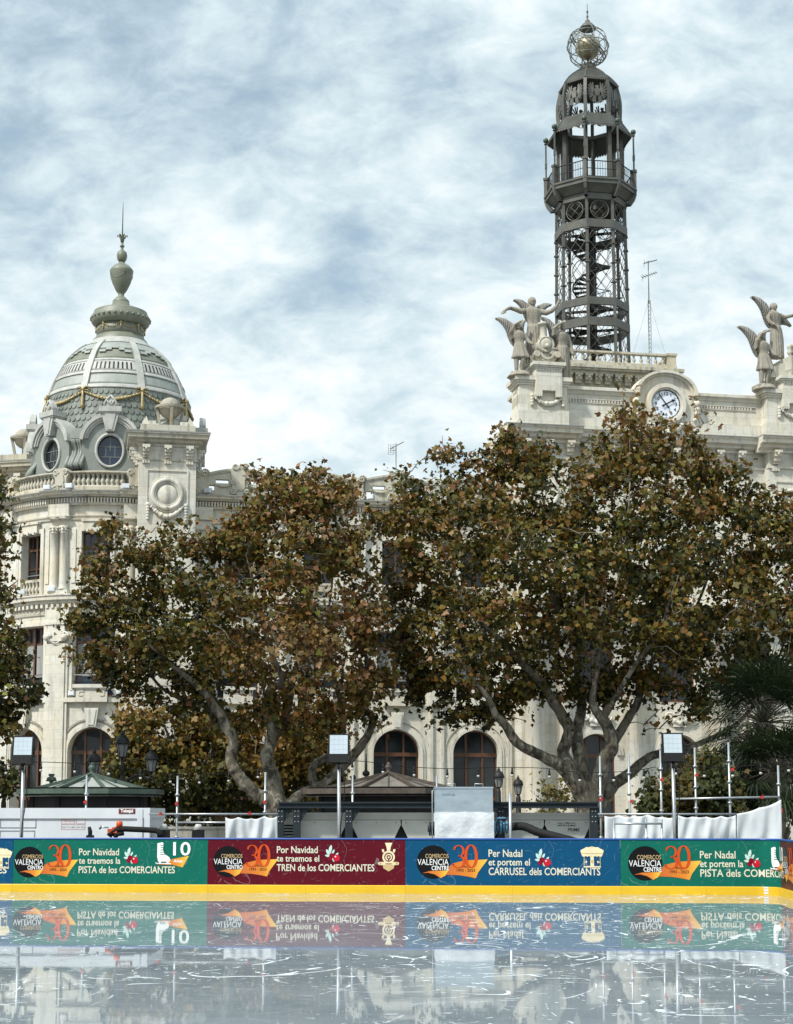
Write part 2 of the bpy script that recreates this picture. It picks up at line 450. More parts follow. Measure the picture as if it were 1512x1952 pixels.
def ornament_swag(mb, mp, x0, x1, z, sag, o, r, n=14):
    for i in range(n + 1):
        t = i / n; x = x0 + (x1 - x0) * t
        rr = r * (.55 + .45 * math.sin(PI * t)) * (1 + .15 * math.sin(i * 2.4))
        mb.ball(mp(x, o, z - sag * math.sin(PI * t)), rr, 7, 5)
def scroll(mb, mp, x, z, r, o, sgn, turns=1.6, n=22, w=None):
    pts = []
    for i in range(n + 1):
        a = sgn * turns * 2 * PI * i / n; q = r * (1 - .82 * i / n)
        pts.append(mp(x + q * math.cos(a), o, z + q * math.sin(a)))
    mb.tube(pts, [(w or r * .26) * (1 - .4 * i / n) for i in range(n + 1)], 6)

# ---- bay wall with its openings
ops = []
for w in WIN:
    ops += [(AX(w), HW, zl['win2_b'] - .62, zl['win2_t'], False), (AX(w), .70, zl['bal3_b'] - .02, zl['win3_t'], False),
            (AX(w), 1.06, GZ, zl['arch_spring'], True)]
mb = BB()
mb.strip_wall(A0, A1, GZ, zl['cor_t'], .5, bay, ops, dx=.16)
mb.build('bay_wall', M['stone'], bld)

# pilasters, double columns, mouldings of the bay
for p in PIL:
    mb = BB(); x = AX(p)
    block(mb, bay, x - .56, x + .56, -.1, .14, GZ, zl['cap2b'], 4)
    block(mb, bay, x - .44, x + .44, .1, .20, GZ, zl['cap2b'] - .05, 4)
    block(mb, bay, x - .60, x + .60, .0, .27, zl['cap2'], zl['cap2'] + .12, 4)
    for sg in (-1, 1):
        scroll(mb, bay, x + sg * .42, zl['cap2b'] + .30, .20, .22, 1, w=.075); mb.ball(bay(x + sg * .42, .2, zl['cap2b'] + .30), .16, 10, 7)
    block(mb, bay, x - .42, x + .42, .1, .22, zl['cap2b'] + .1, zl['cap2'], 3)
    ornament_swag(mb, bay, x - .3, x + .3, zl['cap2b'] + .16, .16, .25, .05, 8)
    block(mb, bay, x - .58, x + .58, -.1, .20, zl['cap2'] + .12, zl['cor1_b'], 4)
    block(mb, bay, x - .52, x + .52, -.1, .30, zl['cor1_t'], zl['cor1_t'] + .22, 4)
    block(mb, bay, x - .50, x + .50, -.1, .30, zl['frieze'] + .02, zl['dent_b'], 4)
    block(mb, bay, x - .54, x + .54, -.1, .33, zl['frieze'] + .0, zl['frieze'] + .08, 4)
    mb.build('pilaster', M['stone'], bld)
for p in PIL[:2]:
    x = AX(p)
    for sg in (-1, 1):
        mb = BB(); c = bay(x + sg * .235, .10, 0); zb = zl['cor1_t'] + .22; zt = zl['cap3'] - .36
        mb.lathe((c[0], c[1], 0), [(.24, zb), (.24, zb + .06), (.205, zb + .12), (.195, zb + .3), (.19, zb + .6 * (zt - zb)), (.165, zt), (.20, zt + .02), (.165, zt + .06),
                                  (.17, zt + .1), (.21, zt + .2), (.17, zt + .22), (.25, zt + .34)], 16)
        for k in range(8):
            a = k * PI / 4
            for zz, rr in ((zt + .14, .20), (zt + .26, .24)):
                mb.ball((c[0] + rr * math.cos(a + zz), c[1] + rr * math.sin(a + zz), zz), .055, 6, 4)
        mb.box((c[0], c[1], zl['frieze'] - .03), (.5, .5, .12), rz=-math.radians(p) * 0)
        mb.build('column', M['stone_plain'], bld)

# window surrounds, keystones, relief arches
mb = BB()
for w in WIN[:2]:
    x = AX(w)
    for sg in (-1, 1):
        block(mb, bay, x + sg * .74 - .09, x + sg * .74 + .09, -.05, .07, zl['bal3_b'], zl['win3_t'] + .22)
        block(mb, bay, x + sg * 1.02 - .1, x + sg * 1.02 + .1, -.05, .045, zl['bal3_b'] + .5, zl['win3_t'] + .12)
        block(mb, bay, x + sg * (HW + .12) - .10, x + sg * (HW + .12) + .10, -.05, .06, zl['sill2'] - .3, zl['win2_t'] + .12)
        block(mb, bay, x + sg * 1.0 - .3, x + sg * 1.0 + .3, -.05, .2, zl['sill2'] - .62, zl['sill2'] - .42, 2)
        block(mb, bay, x + sg * .9 - .07, x + sg * .9 + .07, .0, .26, zl['sill2'] - .1, zl['sill2'] - .04)
        archivolt(mb, bay, x, zl['arch_spring'] - .04, 1.42, 1.50, .02, .07, 26)
    block(mb, bay, x - .83, x + .83, -.05, .07, zl['win3_t'], zl['win3_t'] + .22, 4)
    block(mb, bay, x - .52, x + .52, .0, .20, zl['win3_t'] + .02, zl['win3_t'] + .42, 3)
    block(mb, bay, x - .62, x + .62, .0, .26, zl['win3_t'] + .42, zl['win3_t'] + .52, 3)
    for k in (-.36, 0, .36): block(mb, bay, x + k - .05, x + k + .05, .0, .27, zl['win3_t'] - .06, zl['win3_t'] + .08)
    block(mb, bay, x - HW - .22, x + HW + .22, -.05, .08, zl['win2_t'] + .02, zl['win2_t'] + .2, 5)
    # balcony pedestal with scrolls under the second floor window
    block(mb, bay, x - .66, x + .66, .0, .34, zl['sill2'] - .62, zl['sill2'], 4)
    block(mb, bay, x - .78, x + .78, .0, .44, zl['sill2'], zl['sill2'] + .16, 4)
    block(mb, bay, x - .72, x + .72, .0, .39, zl['sill2'] - .07, zl['sill2'], 4)
    for sg in (-1, 1):
        block(mb, bay, x + sg * .42 - .12, x + sg * .42 + .12, .33, .37, zl['sill2'] - .18, zl['sill2'] - .13)
        block(mb, bay, x + sg * .52 - .025, x + sg * .52 + .025, .33, .37, zl['sill2'] - .34, zl['sill2'] - .13)
        block(mb, bay, x + sg * .44 - .07, x + sg * .44 + .07, .33, .37, zl['sill2'] - .36, zl['sill2'] - .31)
    # keystone of the ground floor arch
    zk = zl['arch_spring'] + 1.06
    k0 = [(x - .19, zk + .02), (x + .19, zk + .02), (x + .30, zk + .86), (x - .30, zk + .86)]
    mb.prism(k0, .30, -.05, lambda a, o, z: bay(a, o, z))
    k0 = [(x - .12, zk + .10), (x + .12, zk + .10), (x + .21, zk + .78), (x - .21, zk + .78)]
    mb.prism(k0, .335, .2, lambda a, o, z: bay(a, o, z))
    archivolt(mb, bay, x, zl['arch_spring'], 1.06, 1.20, .0, .10, 28)
    archivolt(mb, bay, x, zl['arch_spring'], 1.20, 1.32, .0, .05, 28)
    for sg in (-1, 1):
        block(mb, bay, x + sg * 1.13 - .07, x + sg * 1.13 + .07, .0, .10, GZ, zl['arch_spring'])
        block(mb, bay, x + sg * 1.26 - .06, x + sg * 1.26 + .06, .0, .05, GZ, zl['arch_spring'])
mb.build('stone_trim', M['stone_plain'], bld)

# cornices of the bay
mb = BB()
nA = 44
mb.sweep(cornice_profile(zl['cor1_b'], zl['cor1_t'], .46), xs_arc(A0, A1, nA), bay)
mb.sweep([(-.1, zl['cor1_b'] - .34), (.06, zl['cor1_b'] - .34), (.10, zl['cor1_b'] - .24), (.10, zl['cor1_b'] - .2), (-.1, zl['cor1_b'] - .2)], xs_arc(A0, A1, nA), bay)
dentils(mb, A0, A1, bay, zl['cor1_b'] - .04, zl['cor1_b'] + .12, .27, .27, .13)
zcb = zl['dent_b'] - .05
mb.sweep(cornice_profile(zl['dent_t'], zl['cor_t'], .55), xs_arc(A0, A1, nA), bay)
for p in PIL: mb.sweep(cornice_profile(zl['dent_t'], zl['cor_t'] + .015, .70), xs_arc(AX(p) - .68, AX(p) + .68, 6), bay)
dentils(mb, A0, A1, bay, zl['dent_b'] + .04, zl['dent_t'] + .03, .27, .135, .075)
mb.sweep([(-.1, zcb), (.16, zcb), (.2, zcb + .1), (-.1, zcb + .1)], xs_arc(A0, A1, nA), bay)
for q in (zl['frieze'] - .12, zl['frieze'] + .03):
    mb.sweep([(-.1, q), (.07, q), (.09, q + .06), (-.1, q + .06)], xs_arc(A0, A1, nA), bay)
mb.build('cornice', M['stone_plain'], bld)
mb = BB(); mb.sweep([(-.2, zl['cor_t'] + .02), (.58, zl['cor_t'] - .005), (.58, zl['cor_t'] + .035), (-.2, zl['cor_t'] + .08)], xs_arc(A0, A1, nA), bay)
for p in PIL: mb.sweep([(.5, zl['cor_t'] + .02), (.73, zl['cor_t'] + .012), (.73, zl['cor_t'] + .052), (.5, zl['cor_t'] + .085)], xs_arc(AX(p) - .7, AX(p) + .7, 6), bay)
mb.build('cornice_flashing', M['cornice_lead'], bld)

# roof terrace balustrade on the bay
mb = BB()
zb0, zb1, zb2, zb3 = zl['cor_t'] + .06, zl['bal_b'], zl['bal_t'] - .10, zl['bal_t']
mb.sweep([(-.32, zb0), (.10, zb0), (.10, zb1 - .05), (.06, zb1), (-.32, zb1)], xs_arc(A0, A1, nA), bay)
mb.sweep([(-.32, zb2), (.02, zb2), (.09, zb2 + .03), (.09, zb3 - .02), (.05, zb3), (-.32, zb3)], xs_arc(A0, A1, nA), bay)
bal = mb.build('balustrade', M['stone_warm'], bld)
bw = world_of(bal).inverted() @ BM
for a in range(2):
    lo, hi = PIL[a + 1] + 5, PIL[a] - 5
    n = 11
    for i in range(n):
        baluster(bay, AX(lo + (hi - lo) * (i + .5) / n), zb1, zb2, bal)
for a in range(5): baluster(bay, AX(-71 - a * 2.6), zb1, zb2, bal)
for p in PIL:
    mb = BB(); x = AX(p)
    pl = [(-.34, 0), (.34, 0), (.40, .1), (.36, .3), (.27, .4), (.29, .62), (.38, .75), (.36, .95), (.26, 1.06), (-.26, 1.06), (-.36, .95), (-.38, .75), (-.29, .62), (-.27, .4), (-.36, .3), (-.40, .1)]
    mb.prism([(x + a, zb0 + .04 + b * 1.0) for a, b in pl], .16, -.4, bay)
    for sg in (-1, 1):
        scroll(mb, bay, x + sg * .24, zb0 + .92, .13, .18, sg, w=.045); scroll(mb, bay, x + sg * .24, zb0 + .2, .15, .18, sg, w=.045)
    sh = [(-.15, .28), (0, .22), (.15, .28), (.19, .5), (.14, .74), (0, .8), (-.14, .74), (-.19, .5)]
    mb.prism([(x + a, zb0 + .04 + b) for a, b in sh], .22, .1, bay)
    mb.build('cartouche_post', M['stone_warm'], bld)

for i, w in enumerate(WIN):
    x = AX(w)
    window(bay, x, HW, zl['win2_b'] - .6, zl['win2_t'], glass='glass_sky_tint' if i == 0 else 'glass', transom=.24, curtain=(i < 2), depth=.36)
    window(bay, x, .70, zl['win3_b'] - .1, zl['win3_t'], glass='glass_sky_tint' if i == 0 else 'glass', transom=.3, depth=.36)
    window(bay, x, 1.06, GZ, zl['arch_spring'], arched=True, depth=.4, mull=(-.36, .36))
    # balusters under the upper window
    mb = BB(); block(mb, bay, x - .7, x + .7, -.2, -.02, zl['win3_b'] - .1, zl['win3_b'], 3); block(mb, bay, x - .7, x + .7, -.2, -.0, zl['bal3_b'], zl['bal3_b'] + .06, 3)
    block(mb, bay, x - .7, x + .7, -.40, -.36, zl['bal3_b'], zl['win3_b'], 3)
    r_ = mb.build('window_balustrade', M['stone_warm'], bld)
    if i < 2:
        for k in range(6): baluster(bay, x - .58 + k * .232, zl['bal3_b'] + .06, zl['win3_b'] - .1, r_, o=-.11)
    mb = BB(); block(mb, bay, x - .66, x + .66, -.24, -.22, zl['win3_b'] + .22, zl['win3_b'] + .25); 
    mb.build('window_bar', M['galv'], bld)
    mb = BB()
    zr0, zr1 = zl['sill2'] - .4, zl['win2_b'] + .06
    block(mb, bay, x - HW, x + HW, -.12, -.09, zr1 - .03, zr1, 3); block(mb, bay, x - HW, x + HW, -.12, -.09, zr0, zr0 + .03, 3)
    for k in range(15): block(mb, bay, x - HW + .06 + k * .13, x - HW + .08 + k * .13, -.115, -.095, zr0, zr1)
    mb.build('balcony_railing', M['iron_dark'], bld)
    mb = BB(); block(mb, bay, x - HW, x + HW, -.1, -.06, zr1 + .26, zr1 + .30, 3); mb.build('hand_rail', M['galv'], bld)

# ---------------------------------------------------------------- corner pavilions beside the bay (right one near, left one set back)
def pavilion(mp, s0, s1, zt, parent, depth, sidefn, zs=1.0):
    """square pier with framed roundel, bracketed cornice and blocking course; z levels hang from the cornice top zt"""
    k = (s1 - s0) / 2.58; w = s1 - s0; m = (s0 + s1) / 2
    b = BB()
    block(b, mp, s0, s1, -depth, 0, GZ, zt - 1.2 * k)
    block(b, mp, s0 - .02, s1 + .02, -depth - .02, .02, zt - 1.2 * k, zt - .62 * k)
    zz = zt - 1.75 * k
    fw = .07 * k
    for (a, c, z0, z1) in ((m - .95 * k, m + .95 * k, zz, zz + fw), (m - .95 * k, m - .95 * k + fw, zz - 1.9 * k, zz), (m + .95 * k - fw, m + .95 * k, zz - 1.9 * k, zz)):
        block(b, mp, a, c, .0, .05, z0, z1)
    b.build('pavilion_wall', M['stone'], parent)
    b = BB()
    prof = cornice_profile(zt - .62 * k, zt - .06 * k, .58 * k, back=-depth + .3)
    ring = [(s0, 0), (s1, 0)]
    # mitred square cornice: four sided lathe
    half = Vector((w / 2, depth / 2))
    rings = []
    for (o, z) in prof[1:-1]:
        rings.append([(s0 - o, o, z), (s1 + o, o, z), (s1 + o, -depth - o, z), (s0 - o, -depth - o, z)])
    vs = [mp(*q) for r_ in rings for q in r_]; fs = []
    for i in range(len(rings) - 1):
        for j in range(4):
            l = (j + 1) % 4; fs.append((i * 4 + j, i * 4 + l, (i + 1) * 4 + l, (i + 1) * 4 + j))
    fs.append((3, 2, 1, 0)); e = (len(rings) - 1) * 4; fs.append((e, e + 1, e + 2, e + 3))
    b.add(vs, fs)
    block(b, mp, s0 + .05, s1 - .05, -depth + .1, -.05, zt - .06 * k, zt + .42 * k)
    block(b, mp, s0 - .05, s1 + .05, -depth - .05, .05, zt - 1.28 * k, zt - 1.2 * k)
    b.build('pavilion_cornice', M['stone_warm'], parent)
    b = BB()
    o = .6 * k
    block(b, mp, s0 - o, s1 + o, -depth - o, o, zt - .06 * k, zt)
    b.build('pavilion_flashing', M['cornice_lead'], parent)
    def bracket(q):
        b = BB()
        block(b, q, -.17 * k, .17 * k, 0, .42 * k, zt - .76 * k, zt - .62 * k)
        block(b, q, -.15 * k, .15 * k, 0, .34 * k, zt - .92 * k, zt - .76 * k)
        block(b, q, -.14 * k, .14 * k, 0, .22 * k, zt - 1.06 * k, zt - .92 * k)
        block(b, q, -.12 * k, .12 * k, 0, .14 * k, zt - 1.16 * k, zt - 1.06 * k)
        b.ball(q(0, .38 * k, zt - .80 * k), .06 * k, 6, 5)
        for t in (-.12, 0, .12):
            block(b, q, t * k - .045 * k, t * k + .045 * k, 0, .12 * k, zt - 1.42 * k, zt - 1.3 * k)
        b.build('cornice_bracket', M['stone_plain'], parent)
    for t in (.12, .5, .88): bracket(lambda x, o_, z, t=t: mp(s0 + w * t + x, o_, z))
    for t in (.2, .7):
        bracket(lambda x, o_, z, t=t: mp(s0 - o_, -depth * t + x, z))
        bracket(lambda x, o_, z, t=t: mp(s1 + o_, -depth * t + x, z))
    b = BB()
    zc = zt - 2.82 * k
    def rp(c, r, o_, n=30): return [mp(m + r * math.cos(2 * PI * i / n), o_, zc + r * math.sin(2 * PI * i / n)) for i in range(n)]
    b.tube(rp(0, .66 * k, .05), .115 * k, 8, closed=True); b.tube(rp(0, .80 * k, .03), .04 * k, 6, closed=True); b.tube(rp(0, .52 * k, .06), .035 * k, 6, closed=True)
    vs = []; n = 30; lev = [(.5, .0), (.45, .05), (.34, .10), (.18, .135), (.0, .15)]
    fs = []
    for r_, o_ in lev: vs += [mp(m + r_ * k * math.cos(2 * PI * i / n), o_, zc + r_ * k * math.sin(2 * PI * i / n)) for i in range(n)]
    for j in range(len(lev) - 1):
        for i in range(n): fs.append((j * n + i, j * n + (i + 1) % n, (j + 1) * n + (i + 1) % n, (j + 1) * n + i))
    b.add(vs, fs, True)
    ornament_swag(b, mp, m - .78 * k, m + .78 * k, zc - .52 * k, .52 * k, .08, .12 * k, 18)
    for sg in (-1, 1):
        for i in range(6): b.ball(mp(m + sg * .86 * k, .06, zc - (.5 + i * .13) * k), (.11 - .008 * i) * k, 7, 5)
    b.build('roundel', M['stone_plain'], parent)
OFFP = 1.15
sp0, sp1 = LS(266, OFFP), LS(375, OFFP)
ztp = LZ(320, 821, OFFP + .55)
pavilion(flat(OFFP), sp0, sp1, ztp, bld, 2.4, None)
# left pavilion: on the side street front, turned away
_pl = BI @ GX(30, 77.5, 870)
LPM = Matrix.Translation((_pl.x, _pl.y, 0)) @ Matrix.Rotation(-R(24), 4, 'Z')
def lp(x, o, z): return tuple(LPM @ Vector((x, -o, z)))
ztl = ZY(873, 76.5)
pavilion(lp, -2.05, .62, ztl, bld, 2.4, None)

# pointed ears on the blocking courses and the tripod globes
def globe_tripod(label, base, k):
    t = thing('globe_monument', label, 'stone globe', base, BETA, 'stone globes on the corner pavilions')
    b = MB(Matrix.Translation(base)); 
    b.box((0, 0, .04 * k), (1.3 * k, 1.3 * k, .08 * k)); 
    for i in range(4):
        a = PI / 4 + i * PI / 2 - .5
        q = lambda r, z: (r * math.cos(a) * k, r * math.sin(a) * k, z * k)
        b.tube([q(.40, .05), q(.48, .4), q(.56, .8), q(.60, 1.02)], [.085 * k, .09 * k, .085 * k, .1 * k], 4, smooth=False)
        b.box(q(.60, 1.04), (.16 * k, .16 * k, .1 * k), rz=a)
    b.build('tripod', M['globe'], t)
    b = MB(Matrix.Translation(base)); n = 28
    b.sweep([(-.05 * k, 0), (.05 * k, 0), (.06 * k, .10 * k), (-.04 * k, .10 * k)], [i for i in range(n + 1)],
            lambda i, o, z: ((.63 * k + o) * math.cos(2 * PI * i / n), (.63 * k + o) * math.sin(2 * PI * i / n), .98 * k + z), caps=False)
    b.build('ring', M['globe'], t)
    b = MB(Matrix.Translation(base)); b.ball((0, 0, 1.02 * k), .50 * k, 24, 16)
    b.build('globe', M['globe'], t)
    return t
pm = (sp0 + sp1) / 2
gb = BM @ Vector((pm + .12, -OFFP + 1.15, ztp + .42))
globe_tripod('nearer stone globe on a four legged stand, on the pier right of the dome', gb, 1.02)
gl = BM @ Vector(lp(-.15, -1.2, ztl + .44))
globe_tripod('farther stone globe on a four legged stand, left of the dome', gl, 1.02)
mb = BB()
for sx in (-1.02, 1.02):
    for dz in (0,): mb.prism([(pm + sx - .16, ztp + .42), (pm + sx + .16, ztp + .42), (pm + sx + .14, ztp + .58), (pm + sx * .96, ztp + .86), (pm + sx - .14, ztp + .58)], -OFFP + .3, -OFFP + .45)
    mb.box((pm + sx * .7, -OFFP + .35, ztp + .52), (.34, .3, .2))
mb.build('acroterion', M['stone_plain'], bld)
mb = BB()
for sx in (-1.0, .9):
    mb.prism([(-.5 + sx - .16, ztl + .42), (-.5 + sx + .16, ztl + .42), (-.5 + sx + .14, ztl + .7), (-.5 + sx, ztl + 1.15), (-.5 + sx - .14, ztl + .7)], -.3, -.5, lambda x, o, z: lp(x, o, z))
mb.build('acroterion', M['stone_rim'], bld)
# ---------------------------------------------------------------- dome over the corner bay
YD = 76.3; KD = YD / F
def zd(py): return ZY(py, YD)
dome = None
def DC(z=0): return (CB.x, CB.y, z)
def dang(deg): return R(deg) + VIEW - BETA
def tang(deg, r0):                         # flat tangent frame on the drum
    a = dang(deg); n = Vector((math.sin(a), -math.cos(a), 0)); t = Vector((math.cos(a), math.sin(a), 0))
    return lambda x, o, z: tuple(CB + n * (r0 + o) + t * x + Vector((0, 0, z)))
def dprof(z):                              # radius of the slate drum and dome shell at height z
    tab = [(zd(950), 3.70), (zd(900), 3.66), (zd(830), 3.58), (zd(773), 3.46), (zd(747), 3.22), (zd(730), 3.02), (zd(711), 2.75), (zd(694), 2.48), (zd(677), 2.05), (zd(662), 1.50), (zd(650), 1.22)]
    for (z0, r0), (z1, r1) in zip(tab[:-1], tab[1:]):
        if z <= z1: 
            t = (z - z0) / (z1 - z0); return r0 + (r1 - r0) * t
    return tab[-1][1]
def zf(py):                                # height of a level read where it crosses the front of the dome
    z = zd(py)
    for _ in range(4): z = ZY(py, YD - .97 * dprof(z))
    return z
def zo(py): return ZY(py, YD - 3.75)
mb = BB()
zlo, zmid = zl['cor_t'] - .2, zf(739)
mb.lathe(DC(), [(dprof(zlo) - .02, zlo), (dprof(zd(900)) - .02, zd(900)), (dprof(zd(830)) - .02, zd(830)), (dprof(zd(800)) - .02, zd(800)), (dprof(zmid) - .02, zmid)], 64)
dome = mb.build('dome', M['lead'], bld)
# fish scale slates
mb = BB(); rows = 16; zs0 = zl['cor_t'] + .3
for j in range(rows):
    z = zs0 + (zmid - zs0) * j / rows; h = (zmid - zs0) / rows * 1.5; n = 84; rq = random.Random(j)
    for i in range(n):
        a = 2 * PI * (i + .5 * (j % 2)) / n
        if math.cos(a + BETA) < -.15 and False: continue
        w = PI / n * dprof(z) * .97; r0 = dprof(z)
        pts = []
        for (u, q) in ((-1, .34), (-.72, .1), (0, 0), (.72, .1), (1, .34), (1, 1), (-1, 1)):
            zz = z + q * h; rr = dprof(min(zz, zmid)) + .06 * (1 - q) + .004
            aa = a + u * w / r0
            pts.append((CB.x + rr * math.sin(aa), CB.y - rr * math.cos(aa), zz))
        mb.m = rq.choice((0, 0, 1, 2)); mb.add(pts, [tuple(range(7))])
slate = [mat('green_grey_slate', tuple(x * q for x in (.125, .145, .125)), .6, var=tuple(x * q for x in (.185, .205, .18)), vscale=5, bump=.1, bscale=20, ramp=(.3, .7)) for q in (1, .8, 1.15)]
mb.build('slate_scales', slate, dome)
# metal shell with its bands
bands = [(739, 732, .07, 'stone_rim'), (732, 711, 0, 'lead_pale'), (711, 706, .05, 'stone_rim'), (706, 687, .03, 'stone_rim'), (687, 683, .05, 'stone_rim'),
         (683, 664, -.02, 'olive'), (664, 652, .0, 'lead_pale'), (652, 641, .03, 'stone_rim')]
for (p0, p1, o, m_) in bands:
    mb = BB(); z0, z1 = zf(p0), zf(p1)
    pr = [(dprof(z0 + (z1 - z0) * i / 4) + o, z0 + (z1 - z0) * i / 4) for i in range(5)]
    pr = [(pr[0][0] - .12, z0)] + pr + [(pr[-1][0] - .12, z1)]
    mb.lathe(DC(), pr, 64, caps=False)
    mb.build('dome_band', M[m_], dome)
for k in range(8):                         # slots of the pierced band and the stepped lip above it
    mb = BB()
    ac = dang(-5 + 45 * k)
    for i in range(-4, 5):
        a = ac + i * R(3.9); z0, z1 = zf(703), zf(690)
        r0, r1 = dprof(z0) + .036, dprof(z1) + .036; w = .04
        vs = []
        for (r_, z) in ((r0, z0), (r1, z1)):
            for (u, q) in ((-w, 0), (w, 0), (w, -.05), (-w, -.05)):
                aa = a + u / r_; vs.append((CB.x + (r_ + q) * math.sin(aa), CB.y - (r_ + q) * math.cos(aa), z))
        mb.hexa(vs)
    mb.build('band_slot', M['iron_dark'], dome)
for k in range(8):
    mb = BB()
    ac = dang(-5 + 45 * k)
    for (d0, d1, p0, p1) in ((-17, -10, 671, 667), (-10, -4, 667.5, 663.5), (-4, 4, 664, 660), (4, 10, 667.5, 663.5), (10, 17, 671, 667)):
        z0, z1 = zf(p0), zf(p1); r0, r1 = dprof(z0), dprof(z1); vs = []
        for (r_, z) in ((r0, z0), (r1, z1)):
            for (u, q) in ((d0, .07), (d1, .07), (d1, -.05), (d0, -.05)):
                aa = ac + R(u); vs.append((CB.x + (r_ + q) * math.sin(aa), CB.y - (r_ + q) * math.cos(aa), z))
        mb.hexa(vs)
    mb.build('stepped_lip', M['lead_pale'], dome)
for k in range(8):
    mb = BB(); a = dang(17.5 + 45 * k); pts = []; n = 14
    for i in range(n + 1):
        z = zf(739) + (zf(648) - zf(739)) * i / n; pts.append((dprof(z), z))
    for i in range(n):
        vs = []
        for (r_, z) in (pts[i], pts[i + 1]):
            w = .07 + .085 * r_ / 3.2
            for (u, q) in ((-w, .11), (w, .11), (w, -.05), (-w, -.05)):
                aa = a + u / r_; vs.append((CB.x + (r_ + q) * math.sin(aa), CB.y - (r_ + q) * math.cos(aa), z))
        mb.hexa(vs)
    mb.build('dome_rib', M['stone_rim'], dome)
# gilded bows, tassels and swags
mb = BB()
for k in range(8):
    f = tang(17.5 + 45 * k, dprof(zmid) + .06); zt = zf(741)
    for sg in (-1, 1):
        mb.tube([f(0, .05, zt), f(sg * .16, .1, zt + .10), f(sg * .30, .08, zt + .06), f(sg * .26, .06, zt - .1), f(0, .06, zt - .04)], .03, 6)
        mb.tube([f(0, .06, zt - .04), f(sg * .14, .06, zt - .2), f(sg * .3, .05, zt - .28)], .022, 6)
    mb.ball(f(0, .1, zt - .02), .09, 8, 6)
    mb.tube([f(0, .1, zt - .05), f(0, .11, zt - .35), f(0, .13, zt - .78), f(0, .13, zt - .95)], [.04, .06, .075, .09], 8)
    n = 36; a0, a1 = dang(17.5 + 45 * k), dang(17.5 + 45 * (k + 1))
    for i in range(1, n):
        t = i / n; a = a0 + (a1 - a0) * t; z = zt - .12 - .42 * math.sin(PI * t); r_ = dprof(z) + .09
        mb.ball((CB.x + r_ * math.sin(a), CB.y - r_ * math.cos(a), z), (.04 + .035 * math.sin(PI * t)) * (1 + .25 * math.sin(i * 2.7)), 7, 5)
mb.build('gilded_garland', M['gilt'], dome)
